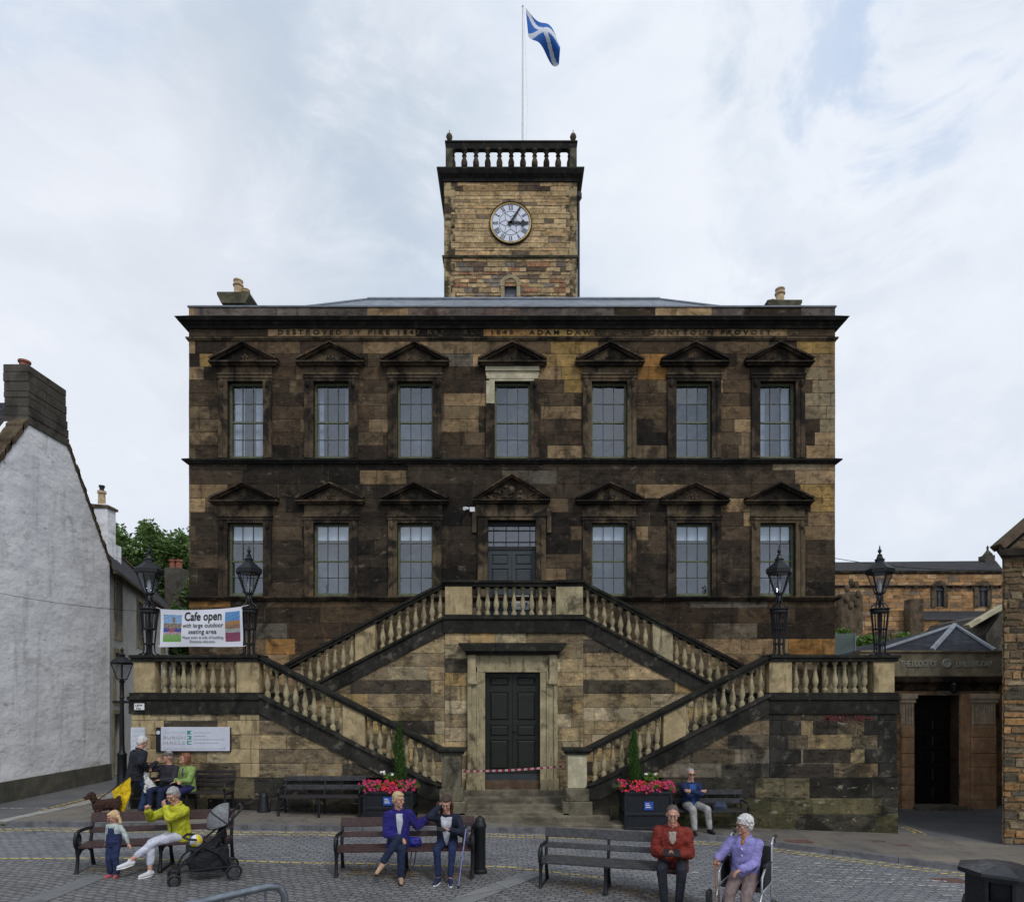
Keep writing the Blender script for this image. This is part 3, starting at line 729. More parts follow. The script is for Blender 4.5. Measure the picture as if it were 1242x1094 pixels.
# small arched window
mb = MB(); cx, cz, r = X(619.3, YT), Z(347, YT), X(619.3+9.2, YT)-X(619.3, YT)
pts_o = [(cx+math.cos(a)*(r+.13), cz+math.sin(a)*(r+.13)) for a in [math.pi*k/10 for k in range(11)]]
pts_i = [(cx+math.cos(a)*r*.8, cz+math.sin(a)*r) for a in [math.pi*k/10 for k in range(11)]]
for k in range(10): mb.prism([pts_o[k], pts_o[k+1], pts_i[k+1], pts_i[k]], YT-.03, YT+.2)
for s in (-1, 1): mb.box(cx+s*r*.8, cx+s*(r+.08), YT-.02, YT+.2, 12.5, cz)
part('arched_window', mb, M['balu'], tower)
mb = MB(); mb.box(cx-r*.8, cx+r*.8, YT+.19, YT+.22, 12.2, cz+.4); part('arched_window_glass', mb, M['room'], tower)
mb = MB(); q = [(-.02, Z(314, YT)), (.06, Z(313.5, YT)), (.09, Z(311.5, YT)), (-.02, Z(310.5, YT))]; course(mb, TX0, TX1, YT, q, 5.05); part('tower_band', mb, M['band_tower'], tower)
zt = Z(218, YT)
mb = MB(); course(mb, TX0, TX1, YT, [(-.02, zt-.12), (.05, zt-.1), (.07, zt), (.20, zt+.10), (.27, zt+.22), (.27, zt+.28), (-.1, zt+.34)], 5.2); part('tower_cornice', mb, M['mould_dark'], tower)
mb = MB(); mb.box(TX0-.05, TX1+.05, YT-.05, YT+5.05, zt+.2, zt+.34)
mb.add([(TX0+.3, YT+.3, zt+.34), (TX1-.3, YT+.3, zt+.34), (TX1-.3, YT+4.7, zt+.34), (TX0+.3, YT+4.7, zt+.34), (0, YT+2.5, zt+.8)], [(0, 1, 4), (1, 2, 4), (2, 3, 4), (3, 0, 4)])
part('tower_roof', mb, M['lead'], tower)
# quoins
for s, x in ((1, TX0), (-1, TX1)):
    mb = MB(); zq = 12.5; k = 0
    while zq < zt-.4:
        w = (.26, .42)[k % 2]; mb.box(x-s*.012, x+s*w, YT-.014, YT+.3, zq, zq+.283, bev=.008); zq += .285; k += 1
    part('quoins', mb, M['quoin_tower'], tower)
# parapet balustrade
BZ = zt+.34; BT = Z(181, YT); RT = Z(171.5, YT)
mb = MB(); bx0, bx1 = X(540, YT)+.02, X(699.5, YT)
for (x0, x1, y0, y1) in ((bx0, bx1, YT-.05, YT+.2), (bx0, bx1, YT+4.8, YT+5.05), (bx0, bx0+.25, YT+.2, YT+4.8), (bx1-.25, bx1, YT+.2, YT+4.8)):
    mb.box(x0-.03, x1+.03, y0-.0, y1, RT-.07, RT, bev=.01); mb.box(x0+.02, x1-.02, y0+.03, y1-.03, BT, RT-.07); mb.box(x0, x1, y0, y1, BZ-.1, BZ+.06)
part('tower_parapet_rail', mb, M['mould_dark'], tower)
mb = MB()
for x in (bx0, bx1-.27):
    for y in (YT-.05, YT+4.78): mb.box(x, x+.27, y, y+.27, BZ+.05, BT+.002, bev=.01)
part('tower_pier', mb, M['band_tower'], tower)
mb = MB()
for x in (bx0+.13, bx1-.13):
    for y in (YT+.1, YT+4.9): mb.lathe([(.05, 0), (.05, .06), (.03, .08), (.11, .18), (.13, .25), (.10, .33), (.04, .39), (.015, .41), (.012, .52)], (x, y, RT), 12)
part('ball_finials', mb, M['band_tower'], tower, smooth=True)
hb = BT-BZ
tb = MB(); n = 4
prof = [(.10, 0), (.10, .07), (.065, .10), (.11, .2), (.115, .38), (.06, .62), (.055, .66), (.09, .7), (.06, .74), (.075, .86), (.11, .9), (.11, 1)]
tb.lathe([(r*1.12, z*hb+.03) for r, z in prof], (0, 0, 0), 8, rot=math.pi/8)
bme = tb.mesh('baluster'); fixn(bme); bme.materials.append(M['mould'])
for k in range(11):
    f = k/10
    for y in (YT+.07, YT+4.93):
        o = bpy.data.objects.new('baluster', bme); COL.objects.link(o); o.parent = tower; o.location = Vector((bx0+.26+(bx1-bx0-.52)*f, y, BZ))-wloc(tower)
        if y > YT+1 and k % 1: pass
for k in range(8):
    for x in (bx0+.12, bx1-.12):
        o = bpy.data.objects.new('baluster', bme); COL.objects.link(o); o.parent = tower; o.location = Vector((x, YT+.5+k*.57, BZ))-wloc(tower)
# drain pipe on the tower
mb = MB(); px = X(702, YT); mb.tube([(px, YT+.1, 13), (px, YT+.1, Z(242, YT))], .05, 8); mb.lathe([(.06, 0), (.13, .12), (.13, .3), (.1, .32)], (px, YT+.1, Z(242, YT)), 8); part('drain_pipe', mb, M['iron'], tower)
# clock
cx, cz, cr = X(619.5, YT), Z(272, YT), 26*YT/FPX
mb = MB(); mb.lathe([(cr, 0), (cr*1.0, .10), (cr*.955, .12), (cr*.94, .06), (cr*.3, .05)], (0, 0, 0), 48)
clk = MB(); clk.v = [(cx+v[0], YT-v[2]+.02, cz+v[1]) for v in mb.v]; clk.f = mb.f; clk.c = mb.c
clock = part('clock', clk, M['iron'], hall, smooth=30)
def ring(r0, r1, y, n=60):
    q = MB()
    for k in range(n):
        a, b = 2*math.pi*k/n, 2*math.pi*(k+1)/n
        q.prism([(cx+r0*math.cos(a), cz+r0*math.sin(a)), (cx+r1*math.cos(a), cz+r1*math.sin(a)), (cx+r1*math.cos(b), cz+r1*math.sin(b)), (cx+r0*math.cos(b), cz+r0*math.sin(b))], y, y+.006)
    return q
d = MB(); d.poly([(cx+cr*.95*math.cos(2*math.pi*k/48), YT-.05, cz+cr*.95*math.sin(2*math.pi*k/48)) for k in range(48)])
M['dial'] = mat_plain('white opal dial', (.62, .65, .74), .3, .05, 2, 0, 0); M['gold'] = mat_plain('gilding', (.5, .33, .08), .35, .15, 20, .6, 0)
part('dial', d, M['dial'], clock, fix=False)
part('gilt_ring', ring(cr*.9, cr*.95, YT-.075), M['gold'], clock)
num = MB(); numerals = ['XII', 'I', 'II', 'III', 'IIII', 'V', 'VI', 'VII', 'VIII', 'IX', 'X', 'XI']
for h, t in enumerate(numerals):
    a = math.pi/2-h*math.pi/6; wtot = {'I': 1, 'V': 1.6, 'X': 1.6}; tw = sum(wtot[c] for c in t)
    rot = Matrix.Rotation(a-math.pi/2, 2); u = -tw/2; sc = .05
    def P(uu, vv): w = rot @ Vector((uu*sc, cr*(.60+.24*vv))); return (cx+w.x, cz+w.y)
    for c in t:
        if c == 'I': segs = [((u+.5, 0), (u+.5, 1), .5)]
        elif c == 'V': segs = [((u+.8, 0), (u+.25, 1), .45), ((u+.8, 0), (u+1.35, 1), .25)]
        else: segs = [((u+.25, 0), (u+1.35, 1), .3), ((u+1.35, 0), (u+.25, 1), .45)]
        for (p, q, w_) in segs: num.prism([P(p[0]-w_/2, p[1]), P(p[0]+w_/2, p[1]), P(q[0]+w_/2, q[1]), P(q[0]-w_/2, q[1])], YT-.058, YT-.052)
        u += wtot[c]
merge(num, ring(cr*.86, cr*.875, YT-.058)); merge(num, ring(cr*.54, cr*.555, YT-.058))
for k in range(6):
    a = math.pi/6+k*math.pi/3; b = a+math.pi/3
    p0 = Vector((cx, YT-.055, cz)); p1 = p0+Vector((math.cos(a), 0, math.sin(a)))*cr*.28; e = p0+Vector((math.cos((a+b)/2), 0, math.sin((a+b)/2)))*cr*.54
    p2 = p0+Vector((math.cos(b), 0, math.sin(b)))*cr*.28
    num.beam(p1, e, .012, .008, (0, 1, 0)); num.beam(p2, e, .012, .008, (0, 1, 0)); num.beam(p0, p1, .01, .008, (0, 1, 0))
part('numerals', num, M['iron'], clock, fix=False)
def hand(ang, L, w, spade):
    d = Vector((math.sin(ang), math.cos(ang))); nrm = Vector((d.y, -d.x)); q = MB(); c0 = Vector((cx, cz))
    def pp(a, b): v = c0+d*a+nrm*b; return (v.x, v.y)
    q.prism([pp(-.12, w*.6), pp(-.12, -w*.6), pp(L, -w*.35), pp(L, w*.35)], YT-.10, YT-.085)
    if spade: q.prism([pp(L*.55, w*.3), pp(L*.72, w*1.7), pp(L*.86, w*.3), pp(L*.86, -w*.3), pp(L*.72, -w*1.7), pp(L*.55, -w*.3)], YT-.098, YT-.087)
    return q
part('hour_hand', hand(R(92), cr*.8, .08, True), M['iron'], clock); part('minute_hand', hand(R(32), cr*.88, .085, False), M['iron'], clock)

# ---- flagpole and flag
FX, FY = X(634, YT+2.5), YT+2.5
o = thing('flagpole', (FX, FY, RT-.3), 'tall thin white flagpole rising from the clock tower roof', 'flagpole')
mb = MB(); ptop = Z(9, FY); mb.tube([(FX, FY, zt+.7), (FX, FY, ptop)], [.055, .03], 10); mb.ell((FX, FY, ptop+.03), (.05, .05, .06)); part('pole', mb, M['white_paint'], o, smooth=True)
mb = MB(); mb.lathe([(.07, 0), (.07, .5), (.09, .52), (.05, .6)], (FX, FY, RT-.3+.25), 10); mb.tube([(FX-.14, FY, RT+.5), (FX+.14, FY, RT+.5)], .02, 6); part('cleat', mb, M['clay'], o)
mb = MB(); mb.tube([(FX+.07, FY, RT+.3), (FX+.2, FY-.02, RT+3.6), (FX+.05, FY, ptop-.05)], .006, 5); part('halyard', mb, M['white_paint'], o)
# flag: a grid bent by the wind, its corners taken from how it hangs
def flag_pt(u, v):    # u along the fly, v down the hoist
    A = Vector((637.5, 10)); B = Vector((641, 43)); C = Vector((679, 65)); D = Vector((677.5, 84))
    top = A+(C-A)*u+Vector((1, -3))*math.sin(u*math.pi)*.9; bot = B+(D-B)*u+Vector((-2, 4.5))*math.sin(u*math.pi)
    p = top+(bot-top)*v; yy = FY+.25*math.sin(u*7+v*2)*(.3+u)+.2*math.sin(v*5+u*3)*u-.5*u
    return Vector((X(p.x, FY), yy, Z(p.y, FY)))
mb = MB(); n, m = 48, 32
BLUE = (.012, .11, .42); WHT = (.62, .64, .70)
for i in range(n):
    for j in range(m):
        u, v = (i+.5)/n, (j+.5)/m
        da = abs(u-v)/(1.0)*1.0; db = abs(u-(1-v))
        c = WHT if min(da, db) < .125 else BLUE
        mb.quad(flag_pt(i/n, j/m), flag_pt((i+1)/n, j/m), flag_pt((i+1)/n, (j+1)/m), flag_pt(i/n, (j+1)/m), c)
b = NB('flag cloth'); a_ = b.n('ShaderNodeVertexColor'); a_.layer_name = 'Col'; b.col(a_.outputs[0]); b.rough(.8); M['flag'] = b.m
o = part('flag', mb, M['flag'], None, colors=True, fix=False)
o.data.polygons.foreach_set('use_smooth', [True]*len(o.data.polygons))
tag(o, 'blue flag with a white diagonal cross flying from the tower pole', 'flag')
# ================================================================ DOUBLE STAIR
CX = .05
M['newel_base'] = mat_stone('newel base stone', (.13, .115, .08), soot=.8, light=(.2, .18, .12))
stair = thing('entrance_staircase', (0, Y1, 0), 'double stone staircase with balustrades climbing both ways to a landing over the dark green door', 'staircase')
ZB, ZC = 2.64, 3.50            # flank: foot of balusters, top of the rail
XI, XO, XN, XL = 5.84, 8.73, 1.66, 1.73      # inner/outer flank edges, newel, landing half width
def mx(m, x): return CX+m*x
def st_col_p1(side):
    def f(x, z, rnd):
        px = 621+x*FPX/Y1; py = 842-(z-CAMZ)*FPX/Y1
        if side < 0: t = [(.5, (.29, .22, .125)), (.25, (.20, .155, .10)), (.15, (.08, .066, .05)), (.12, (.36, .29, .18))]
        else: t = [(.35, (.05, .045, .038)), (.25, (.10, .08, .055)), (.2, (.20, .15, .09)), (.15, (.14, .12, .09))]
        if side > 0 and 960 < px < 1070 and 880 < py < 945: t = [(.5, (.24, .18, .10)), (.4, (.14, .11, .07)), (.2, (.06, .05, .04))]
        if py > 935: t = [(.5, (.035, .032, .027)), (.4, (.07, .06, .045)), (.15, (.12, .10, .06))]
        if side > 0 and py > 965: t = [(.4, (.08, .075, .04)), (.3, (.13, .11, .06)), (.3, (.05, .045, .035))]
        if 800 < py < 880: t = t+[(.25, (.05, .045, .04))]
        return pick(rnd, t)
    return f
def st_col_p2(x, z, rnd):
    return pick(rnd, [(.4, (.32, .24, .135)), (.2, (.37, .30, .19)), (.2, (.215, .165, .10)), (.10, (.085, .07, .052)), (.15, (.36, .25, .115))])
def base_line(ax): return ZB-.51*(XI-ax)         # foot of the lower flight's balusters at |x|
def up_line(ax): return 4.58-.52*(ax-XL)         # the same for the upper flight
for m in (-1, 1):
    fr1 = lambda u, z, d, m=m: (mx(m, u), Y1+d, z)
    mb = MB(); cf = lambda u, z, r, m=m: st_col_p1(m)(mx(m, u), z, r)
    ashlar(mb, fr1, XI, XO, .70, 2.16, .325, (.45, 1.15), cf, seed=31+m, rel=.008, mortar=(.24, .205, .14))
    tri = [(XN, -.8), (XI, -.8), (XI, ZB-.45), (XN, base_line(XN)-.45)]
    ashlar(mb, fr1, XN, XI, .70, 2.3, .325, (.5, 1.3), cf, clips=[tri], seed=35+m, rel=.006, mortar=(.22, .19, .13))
    # flank sides
    for (xx, sg) in ((XO, -1),):
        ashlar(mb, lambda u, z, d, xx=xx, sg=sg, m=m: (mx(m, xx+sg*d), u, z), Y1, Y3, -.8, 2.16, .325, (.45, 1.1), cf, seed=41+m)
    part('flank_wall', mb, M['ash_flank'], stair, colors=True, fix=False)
    # plinth courses, slightly proud
    mb = MB(); fr0 = lambda u, z, d, m=m: (mx(m, u), Y1-.05+d, z)
    ashlar(mb, fr0, XN+.55, XO+.02, -.85, .70, .36, (.7, 1.5), cf, seed=45+m, rel=.008, mortar=(.20, .18, .13), clips=[[(XN, -2), (XO+.1, -2), (XO+.1, .70), (XI-2.4, .70), (XN+.4, -.05), (XN+.4, -.3)]])
    mb.quad(fr0(XI-2.4, .70, 0), fr0(XO+.02, .70, 0), fr0(XO+.02, .70, .06), fr0(XI-2.4, .70, .06), (.06, .055, .045))
    part('plinth', mb, M['ash_flank'], stair, colors=True, fix=False)
    # dark band under the flank balustrade (two fascias)
    mb = MB(); a, b = mx(m, XI-.02), mx(m, XO+.06)
    lo, hi = min(a, b), max(a, b)
    mb.box(lo, hi, Y1-.05, Y3-.02, 2.15, 2.47, bev=.008); mb.box(lo-.02, hi+.02, Y1-.09, Y3-.01, 2.47, 2.56, bev=.01); mb.box(lo, hi, Y1-.02, Y3-.02, 2.56, ZB)
    part('band_course', mb, M['mould_dark'], stair)
    # corner quoins of the flank
    for (e, s) in ((XO, -1), (XI, 1)):
        mb = MB(); zq = .70; k = 0
        while zq < 2.1:
            w = (.42, .72)[k % 2]; p, q = mx(m, e+(.012 if s < 0 else -.012)), mx(m, e+s*w); mb.box(min(p, q), max(p, q), Y1-.016, Y1+.3, zq+.003, min(zq+.322, 2.149), bev=.012); zq += .325; k += 1
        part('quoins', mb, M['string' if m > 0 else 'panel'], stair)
    # stringer of the lower flight (front) in a moulded band
    mb = MB()
    for (t0, t1, pr) in ((0, -.07, .10), (-.07, -.45, .04)):
        q = [(mx(m, XN-.02), base_line(XN)+t0), (mx(m, XI+.02), ZB+t0), (mx(m, XI+.02), ZB+t1), (mx(m, XN+.35), base_line(XN+.35)+t1), (mx(m, XN-.02), min(base_line(XN)+t1+.12, base_line(XN)+t0-.02))]
        mb.prism(q, Y1-pr, Y1+.34)
    part('stringer', mb, M['string'], stair)
    # sloping rail of the lower flight
    mb = MB()
    for (t0, t1, pr) in ((.86, .79, .06), (.79, .71, .02)):
        q = [(mx(m, XN-.02), base_line(XN)+t0), (mx(m, XI), ZB+t0), (mx(m, XI), ZB+t1), (mx(m, XN-.02), base_line(XN)+t1)]
        mb.prism(q, Y1-pr, Y1+.30+pr)
    part('handrail', mb, M['mould_dark'], stair)
    # flank rail, front and outer side
    mb = MB(); a, b = mx(m, XI-.03), mx(m, XO+.03)
    for (z0, z1, pr) in ((ZC-.07, ZC, .06), (ZC-.15, ZC-.07, .02)):
        mb.box(min(a, b)-pr*.5, max(a, b)+pr, Y1-pr, Y1+.30+pr, z0, z1, bev=.008)
        p, q = mx(m, XO-.28-pr), mx(m, XO+.03+pr); mb.box(min(p, q), max(p, q), Y1+.30+pr, Y3-.03, z0+.001, z1-.001)
    part('rail', mb, M['mould_dark'], stair)
    # pedestals
    for (xa, xb, y0) in ((XI+.0, XI+.52, Y1+.02), (XO-.50, XO-.02, Y1+.02), (XO-.30, XO-.02, Y3-.36)):
        mb = MB(); p, q = mx(m, xa), mx(m, xb); mb.box(min(p, q), max(p, q), y0, y0+.28, ZB, ZC-.148, bev=.008); part('pedestal', mb, M['panel'], stair)
    # pedestal in the middle of the lower flight
    for (xa, xb, y0, ln, mt) in ((3.42, 3.93, Y1+.02, base_line, 'panel'), (3.48, 3.98, Y2+.02, up_line, 'panel' if m < 0 else 'balu')):
        mb = MB(); q = [(mx(m, xa), ln(xa)-.01), (mx(m, xb), ln(xb)-.01), (mx(m, xb), ln(xb)+.72), (mx(m, xa), ln(xa)+.72)]
        mb.prism(q, y0, y0+.26); part('pedestal', mb, M[mt], stair)
    # newel
    mb = MB(); c = (XN+1.22)/2; zt = base_line(XN)+.86
    mb.box(mx(m, c)-.34, mx(m, c)+.34, Y1-.10, Y1+.42, -.45, .16, bev=.02)
    part('newel_base', mb, M['newel_base'], stair)
    mb = MB(); mb.box(mx(m, c)-.27, mx(m, c)+.27, Y1-.06, Y1+.38, .16, .46, bev=.015)
    if m < 0: mb.box(mx(m, c)-.22, mx(m, c)+.22, Y1-.02, Y1+.34, .46, zt-.14)
    part('newel', mb, M['newel_base'], stair)
    if m > 0:
        mb = MB(); mb.box(mx(m, c)-.22, mx(m, c)+.22, Y1-.02, Y1+.34, .46, zt-.14, bev=.01); part('newel_panel', mb, M['pale'], stair, 'smooth pale renewed newel stone')
    mb = MB(); mb.box(mx(m, c)-.33, mx(m, c)+.33, Y1-.10, Y1+.42, zt-.07, zt, bev=.01); mb.box(mx(m, c)-.28, mx(m, c)+.28, Y1-.06, Y1+.38, zt-.14, zt-.07); part('newel_cap', mb, M['mould_dark'], stair)
    # solid stair bodies with steps
    mb = MB(); n = 15; xa, xb = 1.72, XI-.1; za, zb = .26, 2.52; q = [(mx(m, xa), -.6)]
    for k in range(n):
        x0 = xa+(xb-xa)*k/n; x1 = xa+(xb-xa)*(k+1)/n; z = za+(zb-za)*(k+1)/n
        q += [(mx(m, x0), z), (mx(m, x1), z)]
    q.append((mx(m, xb), -.6)); mb.prism(q, Y1+.32, Y2-.02)
    p, r = mx(m, XI-.1), mx(m, XO-.05); mb.box(min(p, r), max(p, r), Y1+.3, Y3-.02, 2.2, 2.52)
    q = [(mx(m, XI), 2.2)]; za, zb = 2.52, 4.44; xa, xb = XI-.1, XL; n = 13
    for k in range(n):
        x0 = xa+(xb-xa)*k/n; x1 = xa+(xb-xa)*(k+1)/n; z = za+(zb-za)*(k+1)/n
        q += [(mx(m, x0), z), (mx(m, x1), z)]
    q.append((mx(m, xb), 2.2)); mb.prism(q, Y2+.30, Y3-.02)
    part('flight_of_steps', mb, M['step'], stair)
    # wall below the upper flight
    mb = MB(); fr2 = lambda u, z, d, m=m: (mx(m, u), Y2+d, z)
    tri = [(XL, 0), (XI+.2, 0), (XI+.2, up_line(XI+.2)-.45), (XL, up_line(XL)-.45)]
    ashlar(mb, fr2, XL, XI+.2, .24, 4.15, .34, (.55, 1.5), lambda u, z, r: st_col_p2(u, z, r), clips=[tri], seed=51+m, rel=.006, mortar=(.28, .24, .16))
    part('flight_wall', mb, M['ash_stair'], stair, colors=True, fix=False)
    mb = MB()
    for (t0, t1, pr) in ((0, -.07, .10), (-.07, -.45, .04)):
        mb.prism([(mx(m, XL-.02), 4.58+t0), (mx(m, XI+.2), up_line(XI+.2)+t0), (mx(m, XI+.2), up_line(XI+.2)+t1), (mx(m, XL-.02), 4.58+t1)], Y2-pr, Y2+.32)
    part('stringer', mb, M['string'], stair)
    mb = MB()
    for (t0, t1, pr) in ((.86, .79, .06), (.79, .71, .02)):
        mb.prism([(mx(m, XL), 4.58+t0), (mx(m, XI+.2), up_line(XI+.2)+t0), (mx(m, XI+.2), up_line(XI+.2)+t1), (mx(m, XL), 4.58+t1)], Y2-pr, Y2+.28+pr)
    part('handrail', mb, M['mould_dark'], stair)
# landing block
x0, x1 = mx(-1, XL), mx(1, XL)
DRX0, DRX1 = X(588.5, Y2), X(655, Y2); DRZ0, DRZ1 = Z(947, Y2), Z(815, Y2)
mb = MB()
ashlar(mb, lambda u, z, d: (u, Y2-.03+d, z), x0, x1, -.3, 4.15, .345, (.5, 1.1), st_col_p2, [(DRX0, DRX1, -.3, DRZ1)], seed=61, rel=.005, mortar=(.28, .24, .16))
for xx in (DRX0, DRX1): mb.quad((xx, Y2-.03, 0), (xx, Y2+.4, 0), (xx, Y2+.4, DRZ1), (xx, Y2-.03, DRZ1), (.12, .09, .05))
mb.quad((DRX0, Y2-.03, DRZ1), (DRX1, Y2-.03, DRZ1), (DRX1, Y2+.4, DRZ1), (DRX0, Y2+.4, DRZ1), (.08, .07, .05))
part('landing_wall', mb, M['ash_stair'], stair, colors=True, fix=False)
mb = MB(); mb.box(x0-.04, x1+.04, Y2-.09, Y3-.02, 4.13, 4.46, bev=.008); mb.box(x0-.07, x1+.07, Y2-.13, Y3-.03, 4.46, 4.53, bev=.01); mb.box(x0-.02, x1+.02, Y2-.06, Y3-.025, 4.53, 4.585); part('band_course', mb, M['mould_dark'], stair)
mb = MB()
mb.box(x0-.04, x1+.04, Y2-.11, Y2+.36, 5.37, 5.44, bev=.008); mb.box(x0, x1, Y2-.07, Y2+.32, 5.29, 5.37)
for s in (-1, 1):
    p, q = mx(s, XL+.05), mx(s, XL-.72); mb.box(min(p, q), max(p, q), Y2-.15, Y2+.38, 5.375, 5.448, bev=.008)
part('rail', mb, M['mould_dark'], stair)
for s in (-1, 1):
    mb = MB(); p, q = mx(s, XL-.01), mx(s, XL-.68); mb.box(min(p, q), max(p, q), Y2-.07, Y2+.28, 4.585, 5.29, bev=.01)
    part('pedestal', mb, M['panel' if s < 0 else 'balu'], stair)
# door case
mb = MB()
for s in (-1, 1):
    e = DRX0 if s < 0 else DRX1
    for (a, b, pr) in ((0, .16, .05), (.16, .20, .09), (.20, .34, .07), (.34, .43, .12)):
        p, q = e+s*a, e+s*b; mb.box(min(p, q), max(p, q), Y2-.03-pr, Y2-.02, .24, DRZ1+(.42 if a >= .34 else 0))
    p, q = e+s*.20, e+s*.42; mb.box(min(p, q), max(p, q), Y2-.20, Y2-.02, DRZ1-.3, DRZ1-.2); mb.box(min(p, q)+.03, max(p, q)-.03, Y2-.17, Y2-.02, DRZ1-.2, DRZ1+.42)
    p, q = e, e+s*.46; mb.box(min(p, q), max(p, q), Y2-.17, Y2-.02, .20, .5)
mb.box(DRX0-.2, DRX1+.2, Y2-.09, Y2-.02, DRZ1, DRZ1+.12); mb.box(DRX0-.34, DRX1+.34, Y2-.07, Y2-.02, DRZ1+.12, DRZ1+.42)
part('door_case', mb, M['balu'], stair)
mb = MB(); zt = Z(780, Y2-.2); xa, xb = X(556, Y2-.3), X(687, Y2-.3)
mb.prism([(xa+.14, zt-.2), (xb-.14, zt-.2), (xb-.04, zt-.1), (xb, zt-.06), (xb, zt), (xa, zt), (xa, zt-.06), (xa+.04, zt-.1)], Y2-.33, Y2-.02); mb.box(xa+.16, xb-.16, Y2-.2, Y2-.02, zt-.28, zt-.2)
part('door_cornice', mb, M['mould_dark'], stair)
for o_ in panel_door('entrance_door', DRX0, DRX1, DRZ0+.16, DRZ1, Y2+.12, M['door_dark'], [(.05, .33), (.375, .475), (.53, .80), (.87, .95)], stair): pass
mb = MB(); mb.box(DRX0, DRX1, Y2+.08, Y2+.14, DRZ0+.01, DRZ0+.16); part('door_board', mb, M['door_grey'], stair)
mb = MB(); mb.box(DRX0-.05, DRX1+.05, Y2-.03+.002, Y2+.3, .0, DRZ0+.01); part('door_sill', mb, M['step_red'], stair)
# front steps
tops = [.235, .115, -.005]
for i, (z, y) in enumerate(zip(tops, (15.85, 15.5, 15.15))):
    mb = MB(); mb.box(mx(-1, 1.24), mx(1, 1.24), y, Y2+.1 if i == 0 else (15.85, 15.5, 15.15)[i-1]+.02, -.8, z, bev=.012); part('step', mb, M['step'], stair)
mb = MB(); mb.box(mx(-1, 1.24), mx(1, 1.24), Y1-.1, 15.17, -.8, -.10); part('step', mb, M['step'], stair)
for (z, y, xa, xb) in ((-.135, 14.42, -2.15, 2.2), (-.255, 14.05, -2.15, 2.55)):
    mb = MB(); mb.box(xa, xb, y, Y1-.06, -.8, z, bev=.014); part('step', mb, M['step'], stair)
# balusters
def baluster_mesh(h, ext):
    prof = [(.068, -ext), (.068, .07), (.05, .085), (.052, .10), (.036, .115), (.050, .17), (.072, .24), (.068, .31), (.045, .42), (.034, .50), (.032, .54), (.046, .56), (.034, .58), (.040, .63), (.060, .655), (.066, .66), (.066, h+ext)]
    mb = MB(); mb.lathe([(r, z) for r, z in prof], (0, 0, 0), 12)
    me = mb.mesh('baluster'); fixn(me); me.polygons.foreach_set('use_smooth', [True]*len(me.polygons)); me.set_sharp_from_angle(angle=R(45)); me.materials.append(M['balu']); return me
BF, BS = baluster_mesh(.71, .0), baluster_mesh(.71, .06)
def put_bal(me, x, y, z):
    o = bpy.data.objects.new('baluster', me); COL.objects.link(o); o.parent = stair; o.location = Vector((x, y, z))-stair.location; o.rotation_euler.z = random.uniform(0, 6)
for m in (-1, 1):
    for k in range(8): put_bal(BF, mx(m, XI+.52+.14+k*.2255), Y1+.15, ZB)
    for k in range(9): put_bal(BS, mx(m, XI-.15-k*.215), Y1+.15, base_line(XI-.15-k*.215))
    for k in range(8): put_bal(BS, mx(m, 3.30-k*.205), Y1+.15, base_line(3.30-k*.205))
    for k in range(8): put_bal(BS, mx(m, XL+.13+k*.208), Y2+.15, up_line(XL+.13+k*.208))
    for k in range(7): put_bal(BS, mx(m, 4.10+k*.21), Y2+.15, up_line(4.10+k*.21))
    for k in range(4): put_bal(BF, mx(m, XO-.15), Y1+.75+k*.5, ZB)
for k in range(9): put_bal(BF, CX+(k-4)*.222, Y2+.10, 4.585)
# ---- barrier tape across the door
def tape_mb(a, b, w, n, c1, c2, sag=.03):
    mb = MB(); a = Vector(a); b = Vector(b)
    def p(t, v): q = a+(b-a)*t; return (q.x, q.y+.01*math.sin(t*9), q.z-sag*4*t*(1-t)+v)
    for i in range(n):
        mb.quad(p(i/n, 0), p((i+1)/n, 0), p((i+1)/n, w), p(i/n, w), c1 if i % 2 else c2)
        mb.quad(p(i/n, 0), p(i/n, w), p((i+1)/n, w), p((i+1)/n, 0), c1 if i % 2 else c2)
    return mb
b = NB('tape plastic'); a_ = b.n('ShaderNodeVertexColor'); a_.layer_name = 'Col'; b.col(a_.outputs[0]); b.rough(.4); M['vcol'] = b.m
ta, tb_ = (X(558, Y1+.3), Y1+.36, Z(937, Y1+.3)), (X(690, Y1+.3), Y1+.36, Z(930, Y1+.3))
o = part('barrier_tape', tape_mb(ta, tb_, .05, 34, (.5, .03, .05), (.6, .58, .6)), M['vcol'], None, colors=True, fix=False)
tag(o, 'red and white barrier tape strung between the newels in front of the door', 'tape')

